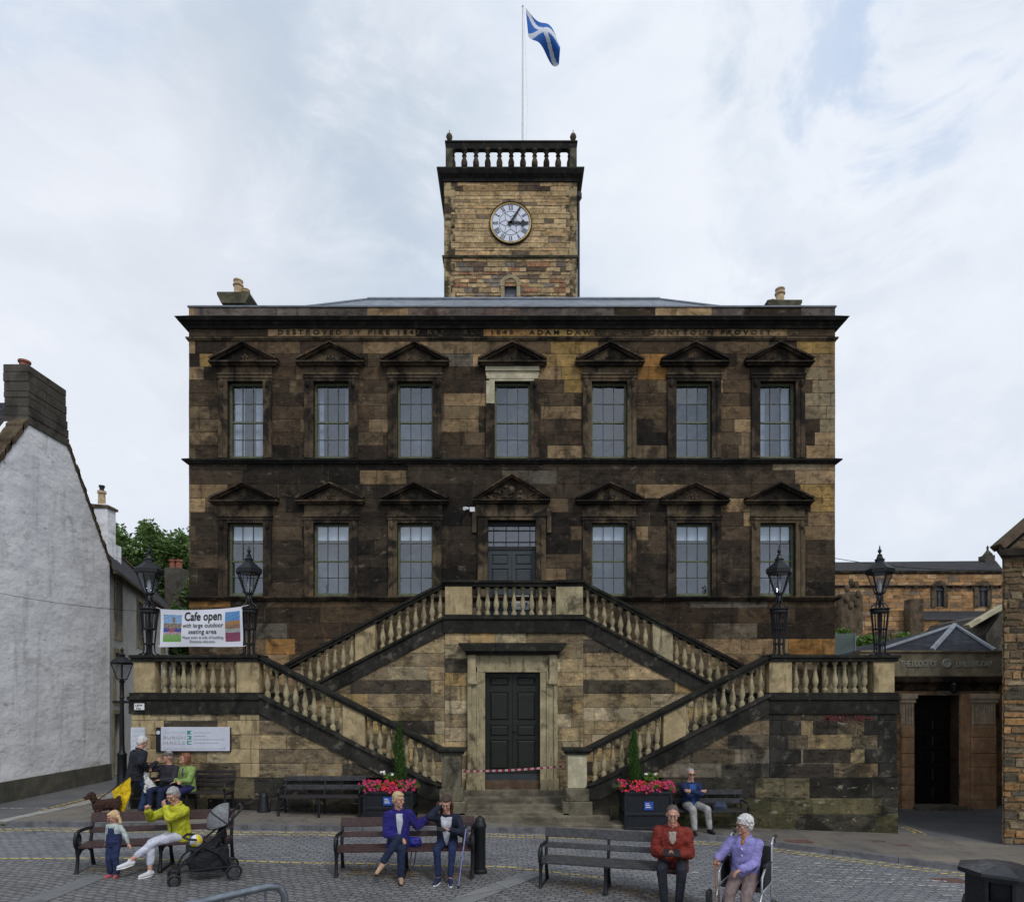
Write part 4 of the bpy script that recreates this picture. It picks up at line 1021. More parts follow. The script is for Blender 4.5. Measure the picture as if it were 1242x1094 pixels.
# ================================================================ GROUND
def mat_setts(name, c1, c2, mortar, bw=.19, bh=.105, rot=0.0, wear=.5, moss=0.0):
    b = NB(name); v = b.map(b.pos, (1, 1, 1), (0, 0, 0), (0, 0, rot))
    wob = b.n('ShaderNodeVectorMath'); wob.operation = 'ADD'
    nz = b.n('ShaderNodeTexNoise'); b.l(b.pos, nz.inputs['Vector']); nz.inputs['Scale'].default_value = 2.2; nz.inputs['Detail'].default_value = 3
    sc = b.n('ShaderNodeVectorMath'); sc.operation = 'SCALE'; b.l(nz.outputs['Color'], sc.inputs[0]); sc.inputs['Scale'].default_value = .20
    b.l(v, wob.inputs[0]); b.l(sc.outputs[0], wob.inputs[1])
    br = b.n('ShaderNodeTexBrick'); b.l(wob.outputs[0], br.inputs['Vector'])
    br.inputs['Scale'].default_value = 1; br.inputs['Brick Width'].default_value = bw; br.inputs['Row Height'].default_value = bh
    br.inputs['Mortar Size'].default_value = .013; br.inputs['Mortar Smooth'].default_value = .5; br.inputs['Bias'].default_value = 0
    br.inputs['Color1'].default_value = (*c1, 1); br.inputs['Color2'].default_value = (*c2, 1); br.inputs['Mortar'].default_value = (*mortar, 1)
    c = b.mix(br.outputs['Color'], b.mix(br.outputs['Color'], (1.5, 1.45, 1.35), 1, 'MULTIPLY'), b.mr(b.noise(.5, 6, .65), .45, .7, 0, wear))
    c = b.mix(c, b.mix(c, (.55, .55, .56), 1, 'MULTIPLY'), b.mr(b.noise(1.3, 6, .65, b.map(b.pos, loc=(7, 3, 0))), .5, .72, 0, .8))
    c = b.mix(c, b.mix(c, (.6, .6, .6), 1, 'MULTIPLY'), b.mr(b.noise(18, 3, .7), .45, .7, 0, .6))
    if moss: c = b.mix(c, (.06, .07, .03), b.mr(b.noise(1.1, 5, .65, b.map(b.pos, loc=(3, 30, 0))), .58, .72, 0, moss))
    b.col(c); b.rough(b.mr(b.noise(6, 4, .6), .3, .7, .55, .8))
    h = b.math('ADD', b.math('MULTIPLY', br.outputs['Fac'], -1.0), b.math('MULTIPLY', b.noise(22, 4, .6), .5))
    b.bump(h, .9, .02); return b.m
M['setts_road'] = mat_setts('road setts', (.21, .215, .23), (.155, .16, .172), (.095, .094, .092))
M['setts_plaza'] = mat_setts('plaza setts', (.185, .182, .185), (.125, .124, .13), (.07, .066, .058), .16, .10, .25, .35, .35)
def mat_slabs(name, c1, c2, bw, bh, rot=0.0, mortar=(.05, .048, .045)):
    b = NB(name); v = b.map(b.pos, rot=(0, 0, rot)); br = b.n('ShaderNodeTexBrick'); b.l(v, br.inputs['Vector'])
    for k, q in (('Scale', 1), ('Brick Width', bw), ('Row Height', bh), ('Mortar Size', .008), ('Mortar Smooth', .2), ('Bias', 0)): br.inputs[k].default_value = q
    br.inputs['Color1'].default_value = (*c1, 1); br.inputs['Color2'].default_value = (*c2, 1); br.inputs['Mortar'].default_value = (*mortar, 1)
    c = b.mix(br.outputs['Color'], b.mix(br.outputs['Color'], (1.5, 1.35, 1.15), 1, 'MULTIPLY'), b.mr(b.noise(.8, 6, .65), .45, .7, 0, .7))
    c = b.mix(c, b.mix(c, (.5, .5, .5), 1, 'MULTIPLY'), b.mr(b.noise(2.3, 6, .7, b.map(b.pos, loc=(4, 4, 0))), .5, .7, 0, .8))
    c = b.mix(c, b.mix(c, (.7, .7, .7), 1, 'MULTIPLY'), b.mr(b.noise(40, 3, .7), .45, .7, 0, .6))
    b.col(c); b.rough(.8); b.bump(b.math('ADD', b.math('MULTIPLY', br.outputs['Fac'], -.5), b.math('MULTIPLY', b.noise(14, 5, .7), .3)), .5, .015); return b.m
M['slabs'] = mat_slabs('pavement slabs', (.165, .145, .12), (.12, .108, .095), .9, .62, -.03)
M['kerb'] = mat_plain('kerb stone', (.115, .115, .122), .8, .35, 4, 0, .5)
M['kerb_light'] = mat_plain('pale kerb stone', (.27, .26, .245), .8, .3, 3, 0, .5)
b = NB('asphalt'); c = b.mix((.085, .085, .09), (.13, .128, .125), b.mr(b.noise(1.1, 6, .7), .35, .7, 0, 1)); c = b.mix(c, (.13, .125, .12), b.mr(b.noise(160, 2, .5), .6, .7, 0, .5))
b.col(c); b.rough(.85); b.bump(b.noise(120, 3, .6), .5, .006); M['asphalt'] = b.m
def mat_worn(name, colr, lo, hi, sc=7):
    b = NB(name); f = b.mr(b.noise(sc, 6, .75), lo, hi, 0, 1); c = b.mix((.12, .12, .12), colr, f); b.col(c); b.rough(.8); b.bump(b.noise(30, 3, .6), .4, .01)
    o = [n for n in b.t.nodes if n.type == 'OUTPUT_MATERIAL'][0]; tr = b.n('ShaderNodeBsdfTransparent'); mx_ = b.n('ShaderNodeMixShader')
    br = b.n('ShaderNodeTexBrick'); b.l(b.pos, br.inputs['Vector'])
    for k, q in (('Scale', 1), ('Brick Width', .19), ('Row Height', .105), ('Mortar Size', .022)): br.inputs[k].default_value = q
    f2 = b.math('MULTIPLY', f, b.math('SUBTRACT', 1.0, br.outputs['Fac']))
    b.l(f2, mx_.inputs[0]); b.l(tr.outputs[0], mx_.inputs[1]); b.l(b.b.outputs[0], mx_.inputs[2]); b.l(mx_.outputs[0], o.inputs[0]); return b.m
M['yellow'] = mat_worn('worn yellow line', (.55, .42, .14), .26, .48)
M['yellow_new'] = mat_worn('yellow line', (.6, .44, .09), .2, .45)
M['white_line'] = mat_worn('worn white marking', (.45, .45, .45), .40, .54, 9)
RD = -.10                                  # road level against the pavement
def gmesh(poly, dz, step=1.2):             # flat polygon draped on the ground by splitting it into strips along x
    mb = MB(); xs = sorted(set([p[0] for p in poly]))
    x0, x1 = min(xs), max(xs); ks = sorted(set([x0, x1]+[t for t in (-7.0, 9.0) if x0 < t < x1]))
    for a, b_ in zip(ks, ks[1:]):
        q = clip_poly(poly, [(a, -2000), (b_, -2000), (b_, 2000), (a, 2000)])
        if len(q) > 2: mb.poly([(x, y, zg(x)+dz) for x, y in q])
    return mb
def ccw(p):
    a = sum(p[i-1][0]*p[i][1]-p[i][0]*p[i-1][1] for i in range(len(p))); return p if a > 0 else p[::-1]
g = part('ground', gmesh([(-600, -300), (600, -300), (600, 1500), (-600, 1500)], RD-.006), M['asphalt'], None, fix=False); tag(g, kind='structure')
# kerb line, from pixels of the kerb's front top edge
KP = [(6, 997.5), (60, 996), (160, 998), (300, 1000.5), (440, 1002), (560, 1003), (700, 1006), (800, 1010), (870, 1014), (940, 1021), (1010, 1030), (1090, 1040), (1165, 1049.5), (1260, 1061), (1500, 1080)]
K = [gp(a, b_) for a, b_ in KP]
LK = [gp(a, b_) for a, b_ in [(6, 996.5), (50, 987), (105, 975), (140, 966), (160, 955), (166, 940)]]     # kerb of the lane on the left
pave = [(p.x, p.y) for p in K]+[(14, 12.9), (11.2, Y1+.9), (9.2, Y1+.7), (8.9, Y1+.4), (8.9, Y1-.01+.4), (-8.9, Y1+.8), (-8.9, 16.2)]
pave = [(p.x, p.y) for p in K]+[(14, 12.7), (10.6, 13.4), (8.9, Y1+.2), (-8.9, Y1+.2)]+[(p.x, p.y) for p in reversed(LK[:-1])]
def tri_ground(poly, dz):
    bm = bmesh.new(); vs = [bm.verts.new((x, y, 0)) for x, y in poly]; f = bm.faces.new(vs)
    for xx in (-7.0, 9.0):
        bmesh.ops.bisect_plane(bm, geom=bm.verts[:]+bm.edges[:]+bm.faces[:], plane_co=(xx, 0, 0), plane_no=(1, 0, 0))
    bmesh.ops.triangulate(bm, faces=bm.faces[:])
    mb = MB(); bm.verts.index_update(); mb.add([(v.co.x, v.co.y, zg(v.co.x)+dz) for v in bm.verts], [tuple(v.index for v in f.verts) for f in bm.faces]); bm.free()
    for i, f in enumerate(mb.f):
        a, b_, c_ = [Vector(mb.v[k]) for k in f]
        if (b_-a).cross(c_-a).z < 0: mb.f[i] = f[::-1]
    return mb
g = part('pavement', tri_ground(pave, 0), M['slabs'], None, fix=False); tag(g, kind='structure')
def kerb(name, pts, w, mat, dz=0.004, low=RD-.02):
    mb = MB()
    for a, b_ in zip(pts, pts[1:]):
        d = Vector((b_.x-a.x, b_.y-a.y, 0)); L = d.length; d.normalize(); nrm = Vector((-d.y, d.x, 0))
        n = max(1, round(L/.9)); n_ = n
        for k in range(n):
            p = a+(b_-a)*(k/n); q = a+(b_-a)*((k+1)/n)-d*.008
            p2, q2 = p+nrm*w, q+nrm*w; e = .012
            vs = [(v.x, v.y, zg(v.x)+dz-(e if i in (0, 1) else 0)) for i, v in enumerate((p, q, q+nrm*.02, p+nrm*.02, q2, p2))]
            mb.quad(vs[0], vs[1], vs[2], vs[3]); mb.quad(vs[3], vs[2], vs[4], vs[5])
            mb.quad((p.x, p.y, zg(p.x)+low), (q.x, q.y, zg(q.x)+low), vs[1], vs[0])
    o = part(name, mb, mat, None); tag(o, kind='structure'); return o
kerb('kerb', K, .15, M['kerb'])
kerb('kerb', LK[::-1], -.30, M['kerb_light'], .006)
def offs(pts, d, dz):
    out = []
    for i, p in enumerate(pts):
        t = pts[min(i+1, len(pts)-1)]-pts[max(i-1, 0)]; nrm = Vector((-t.y, t.x, 0)).normalized(); out.append(Vector((p.x+nrm.x*d, p.y+nrm.y*d, 0)))
    return out
def strip(name, pts, d0, d1, mat, dz, label=None):
    a, b_ = offs(pts, d0, 0), offs(pts, d1, 0); mb = MB()
    for i in range(len(pts)-1):
        n = 4
        for k in range(n):
            q = [a[i].lerp(a[i+1], k/n), a[i].lerp(a[i+1], (k+1)/n), b_[i].lerp(b_[i+1], (k+1)/n), b_[i].lerp(b_[i+1], k/n)]
            mb.quad(*[(v.x, v.y, zg(v.x)+dz) for v in q])
    for i, f in enumerate(mb.f):
        p, q, r = [Vector(mb.v[k]) for k in f[:3]]
        if (q-p).cross(r-p).z < 0: mb.f[i] = f[::-1]
    o = part(name, mb, mat, None, fix=False); tag(o, kind='structure'); return o
# setts road between the kerb and the plaza edge, plaza in front
EDG = [gp(a, b_, RD) for a, b_ in [(-60, 1043), (60, 1043), (270, 1046), (450, 1050), (620, 1054), (740, 1068), (860, 1090), (960, 1115)]]
road = [(K[0].x-6, K[0].y+2.2), (-30, 13.4), (-30, EDG[0].y)]+[(p.x, p.y) for p in EDG]+[(8, 5), (40, 5), (40, 12.0)]+[(p.x, p.y+.02) for p in reversed(K)]
road = [(-30, EDG[0].y)]+[(p.x, p.y) for p in EDG]+[(5, 4.6), (40, 4.6), (40, K[-1].y)]+[(p.x, p.y+.02) for p in reversed(K)]+[(-9.6, 13.4), (-30, 13.9)]
g = part('road', tri_ground(road, RD), M['setts_road'], None, fix=False); tag(g, kind='structure')
plaza = [(-30, EDG[0].y), (-30, -4), (40, -4), (40, 4.6), (5, 4.6)]+[(p.x, p.y) for p in reversed(EDG)]
g = part('plaza', tri_ground(plaza, RD+.001), M['setts_plaza'], None, fix=False); tag(g, kind='structure')
strip('yellow_line', K, -.16, -.25, M['yellow'], RD+.006); strip('yellow_line', K, -.36, -.45, M['yellow'], RD+.006)
strip('yellow_line', EDG[:-2], .06, .16, M['yellow'], RD+.007)
LW = [gp(a, b_, RD) for a, b_ in [(-20, 1004), (20, 998), (75, 979), (100, 972.5), (140, 962)]]
strip('yellow_line', LW, -.05, .06, M['yellow_new'], RD+.006); strip('yellow_line', LW, .18, .28, M['yellow_new'], RD+.006)
LW2 = [gp(a, b_, RD) for a, b_ in [(-20, 970), (70, 958), (131, 946)]]; strip('yellow_line', LW2, -.04, .04, M['yellow'], RD+.006)
for (a, b_) in ((-5, 28), (38, 64)): strip('white_line', [gp(a, 981, RD), gp(b_, 981, RD)], 0, .14, M['white_line'], RD+.006)
# worn hatching on the right of the road
for (px, py, w, n) in ((825, 1052, 60, 2), (850, 1040, 40, 2), (940, 1036, 80, 3), (1010, 1046, 90, 3), (955, 1051, 70, 3), (1060, 1058, 90, 4), (1120, 1066, 90, 4), (1010, 1066, 60, 3), (1150, 1078, 60, 3)):
    for k in range(n):
        a, b_ = gp(px-w*.5+k*4, py+k*3.4, RD), gp(px+w*.5+k*4, py+4+k*3.4, RD); strip('white_marking', [a, b_], 0, .06, M['white_line'], RD+.006)
# diagonal flagstone strips in the plaza
M['flags'] = mat_slabs('grey flagstones', (.19, .195, .20), (.14, .145, .15), .7, 3.0, .9)
for pts in ([(40, 1100), (135, 1062)], [(560, 1100), (660, 1060)]):
    P_ = [gp(a, b_, RD) for a, b_ in pts]; strip('drain_strip', P_, 0, .32, M['flags'], RD+.008)
# manhole covers and odd patches of the pavement
M['rust'] = mat_plain('rusted cover', (.11, .06, .048), .8, .3, 8, 0, .4)
for (px, py, w, h) in ((958, 1018, .75, .28), (1062, 1019, .3, .12), (1092, 1024, .3, .12)):
    p = gp(px, py); mb = MB(); mb.box(p.x-w/2, p.x+w/2, p.y-h, p.y, zg(p.x)-.02, zg(p.x)+.006); o = part('inspection_cover', mb, M['rust'], None)
    tag(o, {958: 'larger rusty cover plate in the pavement right of the wall bench', 1062: 'small rusty cover below the right stair corner', 1092: 'small rusty cover nearest the lane mouth'}[px], 'cover')
p = gp(1150, 1068, RD); mb = MB(); mb.box(p.x-.35, p.x+.3, p.y-.1, p.y+.15, zg(p.x)+RD-.02, zg(p.x)+RD+.008); tag(part('inspection_cover', mb, M['rust'], None), 'rusty cover set in the road setts left of the litter bin', 'cover')
# lane asphalt on the right, behind the pavement
q = [(8.9, Y1+.2), (10.6, 13.4), (14, 12.7), (14, 19), (8.0, 19.5)]
g = part('lane', tri_ground(q, -.035), M['asphalt'], None, fix=False); tag(g, kind='structure')
for pts in ([(1092, 1003), (1108, 1009), (1106, 1013), (1096, 1012)], [(1096, 1002), (1113, 1008), (1121, 1012), (1117, 1014)]):
    P_ = [gp(a, b_, -.035) for a, b_ in pts]; strip('yellow_line', P_[:3], 0, .06, M['yellow_new'], -.03)
# moss and leaf litter under the foreground benches
M['litter'] = mat_stone('mossy grit', (.13, .085, .03), dark=(.05, .045, .035), soot=.8, lo=.5, hi=.6, scale=9)
# ================================================================ BUILDINGS ON THE LEFT
b = NB('white harling'); n1 = b.noise(1.2, 8, .7); c = b.mix((.70, .70, .72), (.84, .84, .85), b.mr(n1, .35, .62, 0, 1))
c = b.mix(c, (.38, .37, .37), b.mr(b.noise(1, 8, .78, b.map(b.pos, (1, 1.0, 2.0)), .5), .54, .70, 0, .75)); c = b.mix(c, (.22, .20, .20), b.mr(b.noise(3.2, 7, .75, b.map(b.pos, (1, .8, 1.9))), .60, .70, 0, .8))
c = b.mix(c, (.42, .43, .41), b.mr(b.noise(1, 5, .65, b.map(b.pos, (3, 3, .4))), .5, .72, 0, .6)); c = b.mix(c, (.30, .30, .28), b.mr(b.noise(1, 6, .7, b.map(b.pos, (.5, .5, 2.6), (3, 3, 3))), .60, .68, 0, .5))
b.col(c); b.rough(.95); b.bump(b.math('ADD', b.math('MULTIPLY', b.noise(7.0, 6, .6), .35), b.math('MULTIPLY', b.noise(1.3, 6, .5, b.map(b.pos, (1, 1, 1.7))), 1.5)), .55, .07); M['harl'] = b.m
b = NB('cream harling'); c = b.mix((.42, .40, .36), (.54, .52, .47), b.mr(b.noise(2, 6, .7), .35, .65, 0, 1)); b.col(c); b.rough(.95); b.bump(b.noise(20, 6, .6), .5, .02); M['cream'] = b.m
def mat_slate(name, c1, c2, rot=(0, 0, 0), bw=.28, bh=.2, moss=(.08, .07, .03), mf=.5):
    b = NB(name); tcn = b.n('ShaderNodeUVMap'); br = b.n('ShaderNodeTexBrick'); b.l(tcn.outputs[0], br.inputs['Vector'])
    for k, q in (('Scale', 1), ('Brick Width', bw), ('Row Height', bh), ('Mortar Size', .012), ('Mortar Smooth', .1), ('Bias', 0)): br.inputs[k].default_value = q
    br.inputs['Color1'].default_value = (*c1, 1); br.inputs['Color2'].default_value = (*c2, 1); br.inputs['Mortar'].default_value = (.015, .015, .017, 1)
    c = b.mix(br.outputs['Color'], moss, b.mr(b.noise(2.2, 6, .7), .5, .72, 0, mf)); c = b.mix(c, (.2, .2, .2), b.mr(b.noise(9, 5, .7), .62, .74, 0, .4))
    b.col(c); b.rough(.85); b.b.inputs['Specular IOR Level'].default_value = .08; b.bump(b.math('ADD', b.math('MULTIPLY', br.outputs['Fac'], -1.0), b.noise(14, 4, .6)), 1.0, .03); return b.m
M['slate_dark'] = mat_slate('dark slates', (.035, .036, .042), (.065, .062, .065))
M['slate_blue'] = mat_slate('blue slates', (.022, .025, .034), (.05, .055, .07), mf=.3)
def uvroof(mb_faces, name, mat, parent, thick=.06):       # faces: quads/tris with u along first edge, v up the slope, in metres
    me = bpy.data.meshes.new(name); vs = []; fs = []; uvs = []
    for f in mb_faces:
        f = [Vector(p) for p in f]; o = len(vs); vs += f; fs.append(tuple(range(o, o+len(f))))
        u = (f[1]-f[0]).normalized(); nn = u.cross(f[-1]-f[0]).normalized(); v = nn.cross(u); uvs += [((p-f[0]).dot(u), (p-f[0]).dot(v)) for p in f]
    L = wloc(parent); me.from_pydata([tuple(v-L) for v in vs], [], fs); uv = me.uv_layers.new(name='UVMap')
    for i, q in enumerate(uvs): uv.data[i].uv = q
    return link(name, me, mat, parent)
GX = -12.7
gab = thing('gable_house', (GX, 17, 0), 'white harled crow-stepped gable house with a large stone chimney, at the left edge', 'house')
Gp = [(9.0, -.1), (20.3, -.1), (20.3, 6.9), (20.1, 7.4), (18.55, 9.65), (18.4, 9.8), (16.9, 9.8), (15.0, 7.1), (9, -.1+.0)]
Gp = [(13.2, -.2), (20.3, -.2), (20.3, 6.85), (18.5, 9.7), (16.85, 9.75), (14.8, 6.9), (13.2, 6.9)]
mb = MB(); mb.prism([(y, z) for y, z in Gp], GX-.6, GX, axis='x'); part('wall', mb, M['harl'], gab)
mb = MB(); mb.box(GX-12, GX-.6, 13.3, 13.5, -.2, 6.8); mb.box(GX-12, GX-.6, 20.0, 20.25, -.2, 6.8); part('side_wall', mb, M['harl'], gab)
mb = MB(); mb.prism([(13.15, -.3), (20.34, -.3), (20.34, .42), (13.15, .42)], GX-.3, GX+.05, axis='x'); part('plinth', mb, mat_stone('gable plinth', (.105, .10, .08), dark=(.05, .048, .04), soot=.5, scale=.8), gab)
uvroof([[(GX-12, 14.6, 6.6), (GX-.45, 14.6, 6.6), (GX-.45, 17.65, 10.6), (GX-12, 17.65, 10.6)], [(GX-.45, 20.6, 6.6), (GX-12, 20.6, 6.6), (GX-12, 17.65, 10.6), (GX-.45, 17.65, 10.6)]], 'roof', M['slate_dark'], gab)
uvroof([[(GX-12, 12.9, 6.6), (GX-.45, 12.9, 6.6), (GX-.45, 14.6, 6.75), (GX-12, 14.6, 6.75)]], 'roof', M['slate_dark'], gab)
mb = MB()     # skews stepped like crow steps
M['skew'] = mat_stone('mossy skew stone', (.10, .075, .05), soot=.6, light=(.14, .11, .04))
rr = random.Random(3)
for (a, b_, n) in (((20.35, 6.75), (18.35, 9.85), 26), ((14.75, 6.8), (16.9, 9.85), 22)):
    mb = MB()
    for k in range(n):
        t0 = k/n; y0 = a[0]+(b_[0]-a[0])*t0; z0 = a[1]+(b_[1]-a[1])*t0; dy = (b_[0]-a[0])/n; dz = (b_[1]-a[1])/n; e = rr.uniform(-.03, .04)+(.05 if k % 4 == 0 else 0)
        s_ = 1 if dy < 0 else -1
        mb.prism([(y0+s_*e, z0-.16), (y0+s_*e, z0+.04), (y0+dy+s_*e*.3, z0+dz+.05), (y0+dy, z0+dz-.16)], GX-.42, GX+.025, axis='x')
    part('skew', mb, M['skew'], gab)
M['chim'] = mat_stone('grey chimney stone', (.075, .068, .056), soot=.5, lo=.5, hi=.65)
mb = MB(); rr = random.Random(5); z = 9.68
while z < 11.25:
    h = rr.uniform(.16, .26); e = rr.uniform(-.012, .012); t = min(1, (z-9.68)/.6); mb.box(GX-.62+e, GX+.03+e, 16.84+e, 18.3+.10*(1-t)+e, z, min(z+h-.006, 11.3), bev=.012); z += h
mb.box(GX-.58, GX-.03, 16.9, 18.25, 9.0, 11.27)
o = part('chimney', mb, M['chim'], gab)
mb = MB(); mb.lathe([(.12, 0), (.12, .14), (.15, .15), (.15, .2), (.1, .2)], (GX-.3, 17.15, 11.28), 12); part('chimney_pot', mb, M['clay_red'], o)
# house with windows beyond the gable
def lanehouse():
    base = Vector((GX-.12, 20.32, 0)); d = Vector((-.36, 1, 0)).normalized(); nrm = Vector((d.y, -d.x, 0))     # nrm faces the lane (right)
    h = thing('lane_house', base, 'two-storey cream house with dark slates running back along the lane on the left', 'house')
    def P(t, z, o_=0.0): q = base+d*t+nrm*o_; return (q.x, q.y, z)
    ops = [(1.05, 1.95, 4.1, 6.0), (4.1, 5.0, 4.1, 5.95), (1.0, 1.9, 1.0, 3.25), (1.35, 2.3, -.1, 1.75), (4.3, 5.2, 1.2, 3.1), (9, 9.9, 4.2, 5.9), (13.5, 14.4, 4.2, 5.9)]
    ops = [(1.15, 2.05, 4.55, 6.35), (4.7, 5.6, 4.5, 6.2), (1.1, 2.0, 2.35, 4.0), (4.8, 5.7, 2.3, 4.0), (1.0, 1.95, -.1, 1.95), (10, 10.9, 4.5, 6.1)]
    mb = MB()
    for (a, b_, c, e) in sub_rect((0, 26, -.4, 6.62), ops): mb.quad(P(a, c), P(b_, c), P(b_, e), P(a, e))
    for (a, b_, c, e) in ops:
        for (p, q) in (((a, c), (a, e)), ((b_, c), (b_, e)), ((a, e), (b_, e)), ((a, c), (b_, c))): mb.quad(P(p[0], p[1]), P(q[0], q[1]), P(q[0], q[1], -.3), P(p[0], p[1], -.3))
    mb.quad(P(0, -.4), P(0, 6.62), P(0, 6.62, -6), P(0, -.4, -6)); mb.poly([P(0, 6.62), P(0, 6.62, -6), P(0, 9.95, -3)]); mb.poly([P(26, -.4), P(26, 6.62), P(26, 9.95, -3), P(26, 6.62, -6), P(26, -.4, -6)])
    part('wall', mb, M['cream'], h)
    for i, (a, b_, c, e) in enumerate(ops):
        mb = MB(); mb2 = MB()
        for (p0, p1, q0, q1) in ((a-.14, a, c-.12, e+.14), (b_, b_+.14, c-.12, e+.14), (a, b_, e, e+.14), (a-.02, b_+.02, c-.12, c)):
            A = [P(p0, q0, .03), P(p1, q0, .03), P(p1, q1, .03), P(p0, q1, .03), P(p0, q0, -.05), P(p1, q0, -.05), P(p1, q1, -.05), P(p0, q1, -.05)]
            mb.add(A, [(0, 1, 2, 3), (0, 4, 5, 1), (1, 5, 6, 2), (2, 6, 7, 3), (3, 7, 4, 0)])
        door = (i == 4)
        fr = part('door_frame' if door else 'window', mb, M['mould_mid'] if False else M['balu'], h)
        if door:
            mb = MB(); mb.quad(P(a, c, -.2), P(b_, c, -.2), P(b_, e, -.2), P(a, e, -.2)); part('door_leaf', mb, M['door_dark'], fr)
        else:
            zm = (c+e)/2
            for (u0, u1, w0, w1) in ((a, a+.06, c, e), (b_-.06, b_, c, e), (a, b_, c, c+.07), (a, b_, e-.06, e), (a, b_, zm-.03, zm+.03), ((a+b_)/2-.015, (a+b_)/2+.015, c, e)):
                mb2.add([P(u0, w0, -.16), P(u1, w0, -.16), P(u1, w1, -.16), P(u0, w1, -.16), P(u0, w0, -.21), P(u1, w0, -.21), P(u1, w1, -.21), P(u0, w1, -.21)], [(0, 1, 2, 3), (0, 4, 5, 1), (1, 5, 6, 2), (2, 6, 7, 3), (3, 7, 4, 0)])
            part('sash', mb2, M['white_paint'], fr)
            mb = MB(); mb.quad(P(a, c, -.19), P(b_, c, -.19), P(b_, e, -.19), P(a, e, -.19)); part('pane', mb, M['glass'], fr, fix=False)
            mb = MB(); mb.quad(P(a, c, -.3), P(b_, c, -.3), P(b_, e, -.3), P(a, e, -.3)); part('window_recess', mb, M['room'], fr)
    uvroof([[P(-.1, 6.5, .25), P(26, 6.5, .25), P(26, 10.0, -3), P(-.1, 10.0, -3)], [P(26, 6.5, -6.2), P(-.1, 6.5, -6.2), P(-.1, 10.0, -3), P(26, 10.0, -3)]], 'roof', M['slate_dark'], h)
    mb = MB(); mb.tube([P(-.1, 10.02, -3), P(26, 10.02, -3)], .12, 6); mb.beam(P(-.1, 6.47, .27), P(26, 6.47, .27), .12, .1); part('ridge', mb, M['skew'], h)
    return h
lh = lanehouse()
# white chimney stack with a pot showing over the gable, on the next house back
YS = 27.0
sh = thing('stack_house', (X(100, YS), YS, 0), 'hidden white house whose white chimney stack with a clay pot shows over the gable', 'house')
mb = MB(); mb.box(X(60, YS), X(112, YS), YS+.2, YS+2, -.3, Z(650, YS)); part('wall', mb, M['harl'], sh)
mb = MB(); mb.box(X(113, YS), X(130, YS), YS, YS+.6, 8, Z(611, YS), bev=.02); o = part('chimney', mb, M['harl'], sh)
mb = MB(); mb.prism([(X(109, YS), Z(611, YS)), (X(132, YS), Z(613, YS)), (X(132, YS), Z(616, YS)), (X(109, YS), Z(616, YS))][::-1], YS-.05, YS+.65); part('chimney_cap', mb, M['skew'], o)
mb = MB(); mb.lathe([(.15, 0), (.13, .5), (.17, .52), (.17, .62), (.13, .62)], (X(118, YS), YS+.3, Z(611, YS)), 12); part('chimney_pot', mb, M['clay'], o, smooth=40)
mb = MB(); mb.lathe([(.09, 0), (.09, .15), (.12, .16), (.12, .24)], (X(118, YS), YS+.3, Z(611, YS)+.62), 8); part('chimney_cowl', mb, M['iron'], o)
# further house with a stone chimney and two red pots
YS = 38.0
sh = thing('stone_house', (X(200, YS), YS, 0), 'far stone house in the lane with a tall stone chimney and two red pots', 'house')
mb = MB(); mb.box(X(150, YS), X(232, YS), YS+.1, YS+6, -.3, Z(775, YS)); part('wall', mb, M['chim'], sh)
uvroof([[(X(150, YS), YS-.2, Z(778, YS)), (X(236, YS), YS-.2, Z(778, YS)), (X(214, YS), YS+3.5, Z(735, YS)), (X(150, YS), YS+3.5, Z(715, YS))]], 'roof', M['slate_dark'], sh)
mb = MB(); mb.box(X(188, YS), X(208, YS), YS+1, YS+2.4, 3, Z(684, YS), bev=.03); mb.box(X(187, YS), X(211, YS), YS+.9, YS+2.5, 3, Z(728, YS), bev=.05); o = part('chimney', mb, M['chim'], sh)
for px, h_ in ((200, .6), (192, .6)):
    mb = MB(); mb.lathe([(.2, 0), (.17, h_*.8), (.23, h_*.82), (.23, h_), (.17, h_)], (X(px, YS), YS+1.6, Z(684.5, YS)), 12); part('chimney_pot', mb, M['clay_red'], o, smooth=40)

# ================================================================ TREES
def mat_leaf(name, c1, c2, c3):
    b = NB(name); a = b.n('ShaderNodeVertexColor'); a.layer_name = 'Col'
    sp = b.n('ShaderNodeSeparateColor'); b.l(a.outputs[0], sp.inputs[0]); c = b.mix(c1, c2, sp.outputs[0]); c = b.mix(c, c3, b.mr(sp.outputs[1], .8, 1, 0, .8))
    b.col(c); b.rough(.6)
    o = [n for n in b.t.nodes if n.type == 'OUTPUT_MATERIAL'][0]; tl = b.n('ShaderNodeBsdfTranslucent'); b.l(c, tl.inputs[0]); m = b.n('ShaderNodeMixShader'); m.inputs[0].default_value = .3
    b.l(b.b.outputs[0], m.inputs[1]); b.l(tl.outputs[0], m.inputs[2]); b.l(m.outputs[0], o.inputs[0]); return b.m
M['leaf'] = mat_leaf('mixed leaves', (.045, .095, .015), (.12, .21, .045), (.17, .25, .07))
M['leaf_dark'] = mat_leaf('dark leaves', (.02, .05, .01), (.055, .11, .02), (.08, .14, .03))
M['leaf_bright'] = mat_leaf('bright leaves', (.06, .13, .015), (.13, .24, .03), (.2, .3, .05))
M['bark'] = mat_stone('bark', (.09, .07, .05), soot=.4, scale=5)
